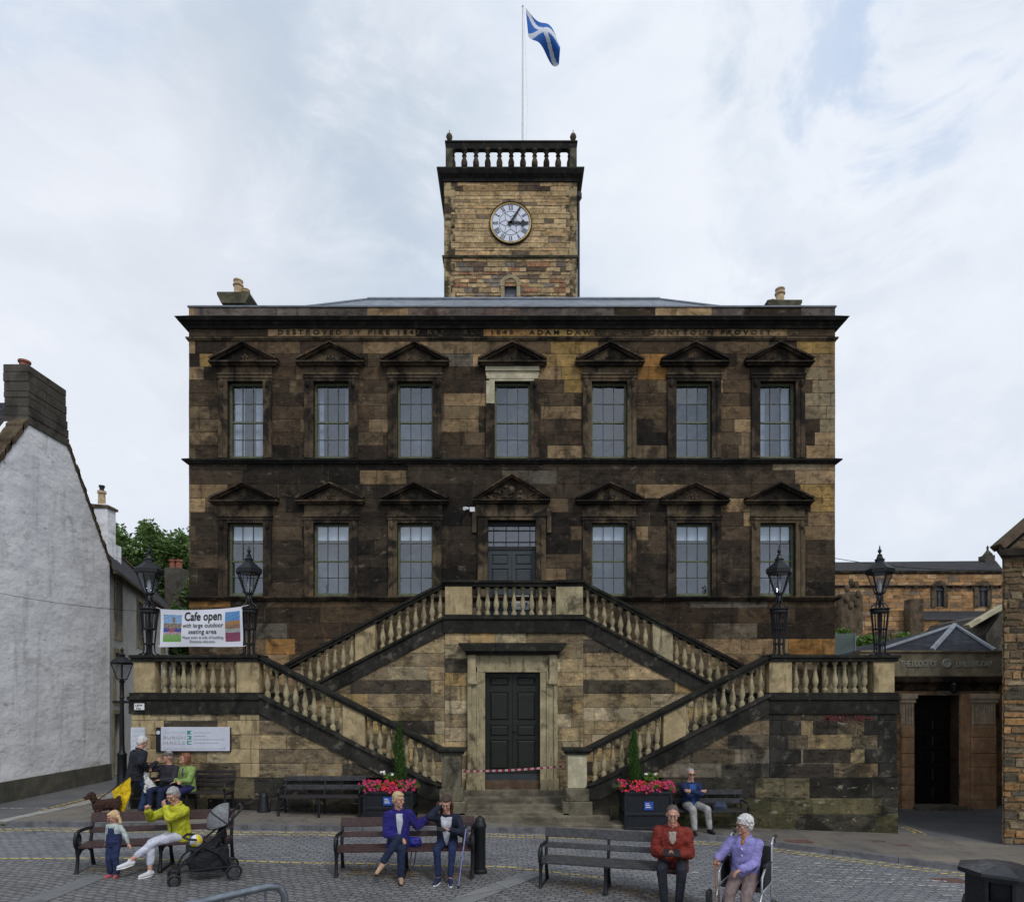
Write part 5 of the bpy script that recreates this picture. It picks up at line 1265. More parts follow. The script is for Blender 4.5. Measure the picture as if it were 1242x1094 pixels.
def leaves(mb, c, r, n, size, rr, fill=.55, long=1.6):
    for _ in range(n):
        d = Vector((rr.gauss(0, 1), rr.gauss(0, 1), rr.gauss(0, 1))).normalized(); k = rr.random()**fill
        p = Vector(c)+Vector((d.x*r[0], d.y*r[1], d.z*r[2]))*k
        a = Vector((rr.gauss(0, 1), rr.gauss(0, 1), rr.gauss(0, .6))).normalized(); b_ = a.cross(Vector((rr.gauss(0, 1), rr.gauss(0, 1), rr.gauss(0, 1)))).normalized(); s = size*rr.uniform(.6, 1.3)
        mb.poly([p-a*s*long*.5, p+b_*s*.35, p+a*s*long*.5, p-b_*s*.35], (rr.random(), rr.random(), 0))
def tree(x, y, h, rx, rz, label, seed, mat='leaf', nc=46, leaf=.24, per=360, zb=-.3, name='tree', group=None):
    rr = random.Random(seed); t = thing(name, (x, y, zb), label, 'tree', group)
    mb = MB(); top = Vector((x, y, zb+h-rz)); mb.tube([(x, y, zb), (x+.1, y, zb+(h-rz)*.5), top], [.35, .26, .18], 9)
    cr = MB(); cc = Vector((x, y, zb+h-rz))
    for k in range(nc):
        d = Vector((rr.gauss(0, 1), rr.gauss(0, 1), rr.gauss(0, 1))).normalized(); q = cc+Vector((d.x*rx, d.y*rx, d.z*rz))*rr.uniform(.35, .9)
        if k < 12: mb.tube([top-Vector((0, 0, rr.uniform(.2, 1.5))), (top+q)/2+Vector((0, 0, .3)), q], [.13, .08, .03], 6)
        s = rr.uniform(.22, .36)*rx; leaves(cr, q, (s, s, s*.75), per, leaf, rr)
        if rr.random() < .6: leaves(cr, q+Vector((d.x*s, d.y*s, s*.7)), (s*.45, s*.45, s*.5), per//3, leaf*.8, rr)
    part('trunk', mb, M['bark'], t, smooth=True); part('crown', cr, M[mat], t, colors=True, fix=False); return t
tree(X(160, 44), 44, 15.2, 4.6, 5.2, 'leafy green tree behind the lane roofs, left of its two neighbours', 11, 'leaf')
tree(X(205, 42), 42, 14.9, 4.2, 6.5, 'tall leafy tree close against the left side of the town hall', 12, 'leaf', 50)
tree(X(222, 34), 34, 8.4, 2.3, 3.3, 'dense dark green tree low beside the town hall behind the banner', 13, 'leaf_dark', 40, .16)

# ================================================================ BUILDINGS ON THE RIGHT
YL = 18.1
lod = thing('lodge', (X(1150, YL), YL, -.6), 'brown stone lodge entrance with fluted pilasters, lettered parapet and blue slate roof', 'lodge')
def sand_col(x, z, rnd): return pick(rnd, [(.5, (.42, .26, .15)), (.3, (.33, .21, .13)), (.15, (.2, .15, .11)), (.1, (.48, .31, .18))])
M['sand'] = mat_attr_stone('brown sandstone', .2, .5, .68, .3, 1.0, .1)
lx0, lx1, dx0, dx1 = X(1083, YL)-1.0, X(1207, YL), X(1109, YL), X(1163, YL); dz0, dz1 = Z(977, YL), Z(843, YL)
mb = MB(); frl = lambda u, z, d: (u, YL+d, z)
ashlar(mb, frl, lx0, lx1, -.9, Z(828, YL), .42, (.6, 1.2), sand_col, [(dx0, dx1, -.9, dz1)], seed=71)
ashlar(mb, lambda u, z, d: (lx1-d, u, z), YL, YL+1, -.9, Z(790, YL), .42, (.6, 1.2), sand_col, seed=72)
ashlar(mb, lambda u, z, d: (u, YL+.9+d, z), lx1-.1, X(1232, YL+.9), -.9, Z(818, YL), .40, (.5, .9), sand_col, seed=73)
for xx in (dx0, dx1): mb.quad((xx, YL, -.9), (xx, YL+.5, -.9), (xx, YL+.5, dz1), (xx, YL, dz1), (.07, .045, .03))
mb.quad((dx0, YL, dz1), (dx1, YL, dz1), (dx1, YL+.5, dz1), (dx0, YL+.5, dz1), (.05, .035, .03))
part('wall', mb, M['sand'], lod, colors=True, fix=False)
mb = MB(); mb.box(lx0, lx1+.1, YL-.12, YL+.3, Z(820, YL), Z(791, YL)); mb.box(lx0, lx1+.14, YL-.17, YL+.32, Z(791, YL), Z(789, YL)); part('parapet', mb, mat_stone('parapet stone', (.26, .22, .145), soot=.4, light=(.3, .26, .18)), lod)
mb = MB(); course(mb, lx0, lx1, YL, [(-.02, Z(838, YL)), (.05, Z(837, YL)), (.07, Z(831, YL)), (.24, Z(827, YL)), (.28, Z(821, YL)), (-.02, Z(819.8, YL))], .6); part('cornice', mb, M['mould'], lod)
for (a, b_) in ((1092, 1107), (1177, 1206)):
    mb = MB(); xa, xb = X(a, YL), X(b_, YL); zz_ = -.9
    for hh_ in (.55, .42, .5, .38, .46, .52, .6):
        if zz_ < Z(880, YL)-.05: mb.box(xa, xb, YL-.09, YL+.01, zz_, min(zz_+hh_-.012, Z(880, YL)), bev=.012); zz_ += hh_
    o = part('pilaster', mb, mat_stone('pilaster stone', (.46, .27, .15), soot=.25, light=(.5, .34, .2)) if a == 1092 else bpy.data.materials['pilaster stone'], lod)
    fl = MB(); n = max(4, int((xb-xa)/.07)); 
    for k in range(n): w = (xb-xa-.04)/n; fl.box(xa+.02+k*w+.012, xa+.02+(k+1)*w-.012, YL-.09, YL-.02, Z(878, YL), Z(853, YL))
    fl.box(xa+.01, xb-.01, YL-.05, YL-.0, Z(880, YL), Z(852, YL)); part('fluting', fl, mat_stone('fluting stone', (.5, .39, .28), soot=.2) if a == 1092 else bpy.data.materials['fluting stone'], o)
    cp = MB(); cp.box(xa-.05, xb+.05, YL-.15, YL+.01, Z(847, YL), Z(841, YL)); cp.box(xa-.02, xb+.02, YL-.12, YL+.01, Z(852, YL), Z(847, YL)); part('capital', cp, bpy.data.materials['fluting stone'], o)
mb = MB(); mb.box(X(1165, YL), X(1176, YL), YL-.03, YL+.01, -.9, dz1+.05); part('door_jamb', mb, bpy.data.materials['pilaster stone'], lod)
M['door_black'] = mat_plain('black door paint', (.006, .006, .006), .5, .2, 8)
for o_ in panel_door('lodge_door', dx0, dx1, dz0, Z(868, YL), YL+.35, M['door_black'], [(.05, .2), (.26, .40), (.46, .60), (.66, .78), (.84, .95)], lod): pass
mb = MB(); mb.box(dx0, dx1, YL+.36, YL+.4, Z(868, YL)+.0, dz1); mb.box(dx0, dx1, YL+.33, YL+.37, Z(870, YL), Z(866, YL)); part('door_transom', mb, M['door_black'], lod)
mb = MB(); mb.box(dx0-.1, dx1+.15, YL-.35, YL+.4, -.9, dz0); mb.box(dx0-.2, dx1+.35, YL-.7, YL-.34, -.9, dz0-.13); part('door_step', mb, M['step'], lod)
M['pale_letter'] = mat_plain('pale letters', (.34, .33, .28), .8, .1, 4)
t = MB()
for s_, pa, pb_ in (('THE LODGE OF', 1089, 1133), ('LINLITHGOW', 1156, 1199)):
    q = text_mb(s_, .24, .012, bold=.004); w0 = min(v[0] for v in q.v); w1 = max(v[0] for v in q.v)
    q.v = [(X(pa, YL)+(v[0]-w0)/(w1-w0)*(X(pb_, YL)-X(pa, YL)), v[1]+YL-.135, v[2]+Z(805.5, YL)) for v in q.v]; merge(t, q)
part('parapet_lettering', t, M['pale_letter'], lod, fix=False)
mb = MB(); q = MB(); q.lathe([(.13, 0), (.13, .03), (.10, .04), (.10, .02), (.03, .02)], (0, 0, 0), 20); mb.v = [(X(1144.5, YL)+v[0], YL-.12-v[2], Z(804.5, YL)+v[1]) for v in q.v]; mb.f = q.f; mb.c = q.c
part('round_emblem', mb, M['pale_letter'], lod)
mb = MB(); xx = X(1148, YL); mb.tube([(xx, YL-.05, Z(826, YL)), (xx, YL-.3, Z(826, YL)), (xx, YL-.3, Z(829, YL))], .015, 6); mb.lathe([(.03, 0), (.09, -.06), (.07, -.26), (.03, -.3)], (xx, YL-.3, Z(828, YL)), 8); part('door_lantern', mb, M['iron'], lod)
ye = YL+.35; ze = Z(790, ye); ap = at(1158, 759.5, YL+3.6)
A = (X(1066, ye), ye, ze); B = (X(1207, ye), ye, ze); C_ = (B[0]+.9, ye+2.0, Z(812, ye+2.0)); D_ = (B[0]+1.6, YL+7.5, ze-.3)
uvroof([[A, B, tuple(ap)], [B, (X(1219, ye+1.5), ye+1.5, Z(815, ye+1.5)), (X(1230, ye+4), ye+4, ze-.4), tuple(ap)], [(A[0], ye+7, ze), A, tuple(ap)]], 'roof', M['slate_blue'], lod)
mb = MB()
for e in (A, B): mb.tube([Vector(e)+Vector((0, 0, .03)), ap+Vector((0, 0, .04))], .06, 6)
mb.tube([Vector(at(1130, 790, ye))+Vector((0, 0, .03)), ap+Vector((0, 0, .05))], .08, 6)
part('lead_hip', mb, M['lead'], lod)
t = thing('notice', (0, 0, 0), 'x', 'x'); bpy.data.objects.remove(t)

# rubble building at the right edge
YR = 13.75; xr = X(1217, YR)
rub = thing('rubble_house', (xr, YR, -.6), 'orange rubble stone building with a skewed gable at the right edge', 'house')
def rub_col(x, z, rnd):
    return pick(rnd, [(.4, (.29, .165, .075)), (.25, (.22, .14, .075)), (.25, (.25, .195, .125)), (.15, (.10, .085, .065)), (.1, (.34, .19, .08))]) if z < 3.1 or rnd.random() < .2 else pick(rnd, [(.4, (.12, .085, .055)), (.3, (.17, .12, .07)), (.2, (.08, .065, .05)), (.15, (.22, .16, .09))])
rtop = Z(672, YR)
mb = MB(); gcl = [(0, -1), (9, -1), (9, rtop+6), (4.2, rtop+4.1), (0, rtop)]
ashlar(mb, lambda u, z, d: (xr+u, YR-u*.10+d, z), 0, 9, -.95, rtop+5, .15, (.18, .5), rub_col, clips=[[(0, -1), (9, -1), (9, rtop+.4), (4.5, rtop+4.1), (0, rtop)]], joint=.03, jit=.018, depth=.035, mortar=(.20, .15, .09), rel=.018, rj=.4, seed=81)
ashlar(mb, lambda u, z, d: (xr+d+u*.92, YR+u, z), 0, 5, -.95, rtop, .15, (.18, .5), rub_col, joint=.03, jit=.018, depth=.035, mortar=(.20, .15, .09), rel=.018, rj=.4, seed=82)
part('wall', mb, M['rub_right'], rub, colors=True, fix=False)
mb = MB(); mb.prism([(xr-.18, YR-.12), (xr+.7, YR-.2), (xr+5.2, YR+5), (xr+4.4, YR+5)], rtop-.05, rtop+.09, axis='z'); part('eaves_stone', mb, M['mould'], rub)
uvroof([[(xr+4.4, YR+5, rtop+.10), (xr-.2, YR-.02, rtop+.10), (xr+4.5, YR-.45, rtop+4.3), (xr+9, YR+5, rtop+4.3)]], 'roof', M['slate_dark'], rub)
mb = MB(); mb.beam((xr-.12, YR+.02, rtop+.14), (xr+4.5, YR-.42, rtop+4.28), .35, .14); part('skew', mb, M['skew'], rub)
# dark outbuilding roof between church and rubble building
YO = 24.0
ob = thing('outbuilding', (X(1200, YO), YO, -.6), 'low outbuilding with a dark roof and pale skew, between church and rubble building', 'outbuilding')
mb = MB(); mb.prism([(X(1196, YO), -.8), (X(1260, YO), -.8), (X(1260, YO), Z(735, YO)), (X(1213, YO), Z(745, YO)), (X(1196, YO), Z(770, YO))], YO, YO+4); part('wall', mb, M['chim'], ob)
uvroof([[at(1172, 762, YO-.3), at(1216, 735, YO-.3), at(1262, 712, YO+3), at(1190, 745, YO+5)]], 'roof', M['slate_dark'], ob)
mb = MB(); mb.beam(at(1173, 760, YO-.35), at(1216, 735, YO-.35), .3, .14); part('skew', mb, M['pale'], ob)

# church
M['dark_pane'] = mat_plain('leaded dark glass', (.035, .04, .055), .3, .2, 8, 0, 0)
YH = 62.0
ch = thing('church', (X(1110, YH), YH, 0), 'long brown stone church with arched clerestory windows behind the lodge', 'church')
def ch_col(x, z, rnd): return pick(rnd, [(.4, (.36, .21, .10)), (.25, (.28, .18, .10)), (.2, (.19, .14, .095)), (.15, (.40, .27, .15))])
cw = [X(1139.5, YH), X(1191, YH), X(1090, YH+0)]
chh = [(X(1134, YH), X(1144, YH), Z(736, YH), Z(716, YH)), (X(1186, YH), X(1197, YH), Z(736, YH), Z(716, YH))]
mb = MB(); ashlar(mb, lambda u, z, d: (u, YH+d, z), X(985, YH), X(1222, YH), -.5, Z(693, YH), .42, (.5, 1.3), ch_col, chh, joint=.03, depth=.03, mortar=(.16, .12, .07), rel=.02, rj=.3, seed=91)
part('wall', mb, M['rub_church'], ch, colors=True, fix=False)
mb = MB(); course(mb, X(980, YH), X(1222, YH), YH, [(0, Z(712.5, YH)), (.2, Z(712, YH)), (.25, Z(710.5, YH)), (0, Z(709.5, YH))]); course(mb, X(980, YH), X(1222, YH), YH, [(0, Z(696, YH)), (.15, Z(695, YH)), (.2, Z(692.5, YH)), (0, Z(692, YH))])
for k in range(11): px = 1095+k*11.5; mb.box(X(px, YH), X(px+3, YH), YH-.35, YH, Z(713, YH), Z(710, YH))
part('string_course', mb, M['mould'], ch)
uvroof([[(X(975, YH), YH-.2, Z(693, YH)), (X(1216, YH), YH-.2, Z(693, YH)), (X(1208, YH+5), YH+5, Z(680, YH+5)), (X(980, YH+5), YH+5, Z(682, YH+5))]], 'roof', M['slate_dark'], ch)
mb = MB(); px = X(1201, YH+4); mb.box(px-.5, px+.5, YH+4, YH+5, Z(684, YH+4), Z(673, YH+4)); mb.lathe([(.4, 0), (.5, .1), (.1, .6), (.12, .9), (0.02, 1.1)], (px+.1, YH+4.5, Z(673, YH+4)), 6); part('finial', mb, M['chim'], ch)
for i, (a, b_, c, e) in enumerate(chh):
    m_ = (a+b_)/2; r = (b_-a)/2; mb = MB()
    for k in range(8):
        t0, t1 = math.pi*k/8, math.pi*(k+1)/8
        mb.prism([(m_+math.cos(t)*rr_, e+math.sin(t)*rr_*1.1) for t, rr_ in ((t0, r+.45), (t1, r+.45), (t1, r), (t0, r))], YH-.15, YH+.1)
    for s in (-1, 1): mb.box(m_+s*r, m_+s*(r+.4), YH-.12, YH+.1, c, e)
    mb.box(m_-.06, m_+.06, YH+.02, YH+.1, c, e+r)
    o = part('arched_window', mb, M['balu'] if False else M['skew'], ch)
    mb = MB(); mb.box(a-.3, b_+.5, YH+.11, YH+.16, c-.3, e+.2); mb.prism([(m_+math.cos(math.pi*k/8)*r, e+math.sin(math.pi*k/8)*r*1.1) for k in range(9)], YH-.05, YH-.02); part('pane', mb, M['dark_pane'], o)
# lower aisle, porch gable with big arch and buttresses
YA = 56.0
mb = MB(); ashlar(mb, lambda u, z, d: (u, YA+d, z), X(1113, YA), X(1222, YA), -.5, Z(752, YA), .42, (.5, 1.3), ch_col, joint=.03, depth=.03, mortar=(.16, .12, .07), rel=.02, rj=.3, seed=92)
part('aisle_wall', mb, M['rub_church'], ch, colors=True, fix=False)
uvroof([[(X(1108, YA), YA-.2, Z(752, YA)), (X(1222, YA), YA-.2, Z(752, YA)), (X(1222, YH), YH, Z(741, YH)), (X(1112, YH), YH, Z(741, YH))]], 'aisle_roof', M['slate_dark'], ch)
YG = 50.0; mb = MB()
gc = [(X(1000, YG), -.5), (X(1112, YG), -.5), (X(1112, YG), Z(742, YG)), (X(1096, YG), Z(740, YG)), (X(1062, YG), Z(706, YG)), (X(1030, YG), Z(722, YG)), (X(1000, YG), Z(745, YG))]
acx, acz, ar = X(1063, YG), Z(800, YG), 27*YG/FPX
ashlar(mb, lambda u, z, d: (u, YG+d, z), X(1000, YG), X(1112, YG), -.5, Z(706, YG), .42, (.5, 1.3), ch_col, clips=[gc], joint=.03, depth=.03, mortar=(.16, .12, .07), rel=.02, rj=.3, seed=93)
part('porch_wall', mb, M['rub_church'], ch, colors=True, fix=False)
mb = MB()
for k in range(12):
    t0, t1 = math.pi*k/12, math.pi*(k+1)/12
    for (ra, rb, yy) in ((ar, ar+.35, .25), (ar-.35, ar, .12)): mb.prism([(acx+math.cos(t)*q_, acz+math.sin(t)*q_*1.05) for t, q_ in ((t0, rb), (t1, rb), (t1, ra), (t0, ra))], YG-yy, YG)
mb.box(acx-ar-.3, acx-ar, YG-.2, YG, -.5, acz); mb.box(acx+ar, acx+ar+.3, YG-.2, YG, -.5, acz)
part('porch_arch', mb, M['skew'], ch)
mb = MB(); mb.prism([(acx+math.cos(math.pi*k/12)*(ar-.35), acz+math.sin(math.pi*k/12)*(ar-.35)*1.05) for k in range(13)], YG-.04, YG-.01); part('porch_opening', mb, M['mould_dark'], ch)
mb = MB()
for (px0, px1, py) in ((1096, 1113, 728), (1013, 1040, 722)):
    mb.box(X(px0, YG), X(px1, YG), YG-.8, YG, -.5, Z(py, YG), bev=.05)
for k in range(7): a_ = k*.9; mb.ell((X(1027, YG)+math.cos(a_)*.45, YG-.85, Z(722, YG)+math.sin(a_)*.9), (.22, .15, .3), n=8, m=6)
part('buttress', mb, M['skew'], ch)

# shrubs, green glass screen
M_ = [(1019, 781, 30, .75, .9), (1047, 792, 29, .9, .85), (1068, 795, 33, 1.0, .8), (1086, 781, 30, .6, .75), (1103, 781, 31, .7, .6), (1128, 778, 32, .6, .6)]
LBL = ['green shrub directly behind the green glass screen', 'rounded green shrub right of the green glass screen', 'taller bright shrub behind the outer right lamp', 'bright shrub just right of the outer right lamp', 'small shrub above the left end of the lodge roof', 'smallest shrub, above the lodge roof before the church aisle']
for i, (px, py, Y, rx, rz) in enumerate(M_):
    c = at(px, py, Y); t = thing('shrub', (c.x, c.y, 0), LBL[i], 'shrub', 'shrubs growing in front of the church'); rr = random.Random(i+50)
    mb = MB(); mb.tube([(c.x, c.y, -.4), (c.x, c.y, c.z-.2)], [.12, .05], 6)
    for k in range(5): mb.tube([(c.x, c.y, c.z-1), (c.x+rr.uniform(-.8, .8)*rx, c.y+rr.uniform(-.5, .5), c.z+rr.uniform(0, .8)*rz)], [.05, .02], 5)
    part('stem', mb, M['bark'], t); mb = MB()
    for k in range(9): leaves(mb, c+Vector((rr.uniform(-.7, .7)*rx, rr.uniform(-.5, .5), rr.uniform(-.8, .6)*rz)), (rx*.45, .5, rz*.4), 150, .15, rr)
    part('foliage', mb, M['leaf_bright'], t, colors=True, fix=False)
YGp = 21.5; mb = MB(); mb.box(X(1013, YGp), X(1037, YGp), YGp, YGp+.02, 2.0, Z(768, YGp)); o = part('glass_screen', mb, M['green_glass'], None); tag(o, 'pale green glass screen beside the right corner of the town hall', 'screen')
mb = MB(); mb.box(X(1036.3, YGp), X(1038, YGp), YGp-.02, YGp+.04, 2.0, Z(768, YGp)); mb.box(X(1000, YGp), X(1038, YGp), YGp-.02, YGp+.04, 1.95, 2.05); part('screen_post', mb, M['lead'], o)
# terrace carrying the screen and the shrubs
# ================================================================ LAMPS
def make_lamp():
    t = thing('street_lamp', (0, 0, 0), 'black lamp', 'street lamp', 'black lanterns on the stair flanks')
    mb = MB()     # feet and basket
    for k in range(8):
        a = k*math.pi/4+.3; c, s = math.cos(a), math.sin(a)
        mb.tube([(c*.20, s*.20, .02), (c*.13, s*.13, .06), (c*.115, s*.115, .16), (c*.12, s*.12, .26), (c*.185, s*.185, .98)], [.02, .014, .012, .012, .012], 6)
        mb.ell((c*.20, s*.20, .02), (.03, .03, .022), n=7, m=5)
        mb.tube([(c*.187*math.cos(q)-s*.187*math.sin(q)*0+0, s*.187, .93) for q in (0, .01)], .005, 4)
        a2 = a+math.pi/8; mb.tube([(math.cos(a2)*.15, math.sin(a2)*.15, .6), (math.cos(a2)*.17, math.sin(a2)*.17, .8), (math.cos(a2)*.185, math.sin(a2)*.185, .98)], .009, 5)
    part('basket', mb, M['iron'], t, smooth=True)
    for (z, r, h) in ((.24, .125, .04), (.58, .155, .035), (.96, .20, .06), (1.03, .215, .035)):
        mb = MB(); mb.lathe([(r-.02, 0), (r, .005), (r, h-.005), (r-.02, h), (r-.035, h), (r-.035, 0)], (0, 0, z), 16); part('collar', mb, M['iron'], t)
    mb = MB(); mb.tube([(0, 0, .0), (0, 0, 1.05)], [.035, .035], 8)
    for k in range(6):
        a = k*math.pi/3; c, s = math.cos(a), math.sin(a); mb.tube([(c*.17, s*.17, 1.06), (c*.16, s*.16, 1.12), (c*.07, s*.07, 1.19), (c*.05, s*.05, 1.30), (c*.07, s*.07, 1.36)], .014, 6)
    mb.lathe([(.03, 1.06), (.03, 1.2), (.055, 1.24), (.03, 1.30), (.04, 1.36), (.09, 1.38), (.09, 1.40)], (0, 0, 0), 12)
    part('stem', mb, M['iron'], t, smooth=40)
    mb = MB(); mb.lathe([(.035, 1.29), (.045, 1.35), (.04, 1.42)], (0, 0, 0), 10); part('burner_cup', mb, M['lead'], t, smooth=True)
    r0, r1, z0, z1 = .10, .265, 1.41, 1.86; mb = MB(); g = MB()
    pr = lambda r, k, z: (r*math.cos(k*math.pi/3), r*math.sin(k*math.pi/3), z)
    for k in range(6):
        mb.beam(pr(r0, k, z0), pr(r1, k, z1), .022, .022); mb.beam(pr(r0, k, z0), pr(r0, k+1, z0), .02, .03); mb.beam(pr(r1, k, z1), pr(r1, k+1, z1), .025, .03)
        g.quad(pr(r0*.97, k, z0), pr(r0*.97, k+1, z0), pr(r1*.97, k+1, z1), pr(r1*.97, k, z1))
    fr = part('lantern_frame', mb, M['iron'], t); part('lantern_glass', g, M['lamp_glass'], fr, fix=False)
    mb = MB(); mb.lathe([(.03, 1.43), (.035, 1.5), (.045, 1.6), (.03, 1.7), (.01, 1.73)], (0, 0, 0), 8); part('bulb', mb, M['curtain'], fr, smooth=True)
    mb = MB(); mb.lathe([(.255, 1.855), (.305, 1.86), (.305, 1.95), (.27, 1.975), (.16, 2.07), (.10, 2.12), (.095, 2.15), (.115, 2.17), (.075, 2.2), (.05, 2.26), (.055, 2.28), (.025, 2.30)], (0, 0, 0), 6)
    o = part('lantern_roof', mb, M['iron'], t); mb = MB(); mb.lathe([(.02, 2.29), (.02, 2.32), (.042, 2.35), (.042, 2.38), (.02, 2.41), (.012, 2.47), (.003, 2.5)], (0, 0, 0), 10); part('finial', mb, M['iron'], o, smooth=True)
    return t
L0 = make_lamp(); LY = Y1+.18
for i, (px, rz, lab) in enumerate(((181, 30, 'black iron lamp on the outer left flank corner, left of the cafe banner'), (302, 0, 'black iron lamp on the left stair flank at the right end of the cafe banner'),
                                   (945, 0, 'black iron lamp on the right stair flank nearest the stairs, in front of a window'), (1067, 30, 'black iron lamp on the outer right flank corner, seen against the church'))):
    o = L0 if i == 0 else dup_tree(L0); o.location = (X(px, LY), LY, ZC); o.rotation_euler.z = R(rz); o['label'] = lab; o.scale = (1.0, 1.0, 1.02)
# lamp post in the lane
YP = 17.2; lp = gp(148, 935); lp = Vector((X(148, YP), YP, zg(-10)+.0))
pl = thing('lane_lamp_post', lp, 'slim black lamp post standing in the lane against the cream house', 'lamp post')
mb = MB(); s = 780/YP; H = Z(824, YP)-lp.z
mb.lathe([(.17, 0), (.17, .12), (.12, .2), (.11, .95), (.13, 1.0), (.07, 1.08), (.06, 1.3), (.045, H-.5), (.07, H-.48), (.05, H-.44), (.05, H-.1), (.08, H-.05), (.03, H)], lp, 12); part('post', mb, M['iron'], pl, smooth=40)
mb = MB(); mb.beam(lp+Vector((-.25, 0, H-.6)), lp+Vector((.3, 0, H-.6)), .03, .07); part('sign_arm', mb, M['iron'], pl)
mb = MB(); g = MB(); z0, z1 = H, H+.42; cxx = lp
pr = lambda r, k, z: (lp.x+r*math.cos(k*math.pi/2+.5), lp.y+r*math.sin(k*math.pi/2+.5), lp.z+z)
for k in range(4):
    mb.beam(pr(.11, k, z0), pr(.25, k, z1), .025, .025); mb.beam(pr(.11, k, z0), pr(.11, k+1, z0), .02, .03); mb.beam(pr(.25, k, z1), pr(.25, k+1, z1), .02, .03); g.quad(pr(.10, k, z0), pr(.10, k+1, z0), pr(.24, k+1, z1), pr(.24, k, z1))
fr = part('lantern_frame', mb, M['iron'], pl); part('lantern_glass', g, M['lamp_glass'], fr, fix=False)
mb = MB(); mb.lathe([(.27, z1), (.29, z1+.03), (.14, z1+.17), (.07, z1+.19), (.09, z1+.24), (.04, z1+.28), (.03, z1+.33), (.05, z1+.37), (.01, z1+.44)], lp, 8); part('lantern_roof', mb, M['iron'], pl)

# ================================================================ BANNER AND SIGNS
YB = Y1+.02
ban = thing('cafe_banner', (X(244, YB), YB, Z(762, YB)), 'white cafe open banner with two pictures tied between the two left lamps', 'banner')
def bpt(u, v):      # u,v 0..1, v down; the top edge sags
    x0, x1 = 195, 294.5; px = x0+(x1-x0)*u
    top = 738.5+(735.5-738.5)*u+3.2*4*u*(1-u)*.8; bot = 784.8-1.0*u-.3*math.sin(u*6)
    py = top+(bot-top)*v; return Vector((X(px, YB)+.02*(1-v)*math.sin(u*3), YB-.02+.035*math.sin(u*9)*(.4+.6*v)+.02*math.sin(v*5+u*4), Z(py, YB)))
mb = MB(); n, m = 60, 30
def pic1(u, v):     # left picture: sky, stone hall, red and blue awnings, lawn
    k = .5+.5*math.sin(u*23+v*17)*math.sin(u*9-v*31)
    if v < .32 and not (.45 < u < .6 and v > .12): return lerp3((.10, .24, .45), (.4, .5, .6), k*.6)
    if v < .52: return lerp3((.26, .20, .14), (.10, .08, .07), k)
    if v < .64: return (.03, .05, .22) if u < .35 or u > .6 else (.28, .05, .06)
    if v < .74: return lerp3((.35, .34, .36), (.3, .1, .12), k)
    return lerp3((.12, .28, .05), (.3, .3, .2), k*.4 if v < .82+u*.1 else 0)
def pic2(u, v):
    k = .5+.5*math.sin(u*19+v*13)*math.sin(u*11-v*29)
    if v < .34-.06*u: return lerp3((.04, .17, .42), (.2, .35, .5), k*.5)
    if v < .56: return lerp3((.34, .17, .07), (.10, .10, .10), k if v > .42 else 0)
    if v < .72: return lerp3((.20, .22, .20), (.4, .4, .4), k)
    return lerp3((.28, .05, .10), (.12, .04, .08), k)
for i in range(n):
    for j in range(m):
        u, v = (i+.5)/n, (j+.5)/m; c = (.62, .63, .68)
        if .03 < u < .25 and .12 < v < .88: c = pic1((u-.03)/.22, (v-.12)/.76)
        if .78 < u < .975 and .10 < v < .86: c = pic2((u-.78)/.195, (v-.1)/.76)
        mb.quad(bpt(i/n, (j+1)/m), bpt((i+1)/n, (j+1)/m), bpt((i+1)/n, j/m), bpt(i/n, j/m), c)
o = part('sheet', mb, M['vcol'], ban, colors=True, fix=False); o.data.polygons.foreach_set('use_smooth', [True]*len(o.data.polygons))
def btext(txt, v, size, bold, wid):
    t = text_mb(txt, size, .0, bold=bold); w = max(q[0] for q in t.v)-min(q[0] for q in t.v); W = X(294.5, YB)-X(195, YB); Hh = Z(738, YB)-Z(785, YB); cxv = .515; k = wid*W/w
    nv = []
    for q in t.v:
        p = bpt(min(1, max(0, cxv+q[0]*k/W)), v-q[2]/Hh); nv.append((p.x, p.y-.012, p.z))
    t.v = nv; part('lettering', t, M['black_text'], ban, fix=False)
btext('Cafe open', .19, .29, .006, .46); btext('with large outdoor', .43, .15, .001, .50); btext('seating area', .60, .15, .001, .34); btext('Please enter at side of building', .755, .095, 0, .49); btext('Everyone welcome', .865, .095, 0, .30)
mb = MB()
for (u, v, px) in ((0, 0, 186), (0, 1, 188), (1, 0, 299), (1, 1, 298)):
    p = bpt(u, v); mb.tube([p, (X(px, YB), YB+.12, p.z+.05)], .008, 5)
part('tie_cord', mb, M['white_paint'], ban)
# information sign
yb = Y1-.03; bx = lambda a: X(a, yb); bz = lambda a: Z(a, yb)
sg = thing('halls_sign', (bx(235), yb, bz(895)), 'long white information board with green motif on the wall above the seated couple', 'sign')
mb = MB(); mb.box(bx(196), bx(279.5), yb-.04, yb+.02, bz(910.5), bz(881.5), bev=.006); part('board', mb, M['white_sign'], sg)
mb = MB(); mb.box(bx(190.5), bx(196), yb-.045, yb+.02, bz(910.8), bz(882)); part('black_end_panel', mb, M['black_text'], sg)
mb = MB(); mb.box(bx(190), bx(280), yb-.03, yb+.02, bz(911.5), bz(910.6)); mb.box(bx(279.5), bx(280.3), yb-.03, yb+.02, bz(911.5), bz(882)); part('frame', mb, M['iron'], sg)
q = MB(); q.lathe([(.045, 0), (.045, .004), (.0, .004)], (0, 0, 0), 16); mb = MB(); mb.v = [(bx(193.3)+v[0], yb-.046-v[2], bz(888)+v[1]) for v in q.v]; mb.f = q.f; mb.c = q.c; part('round_mark', mb, M['white_sign'], sg)
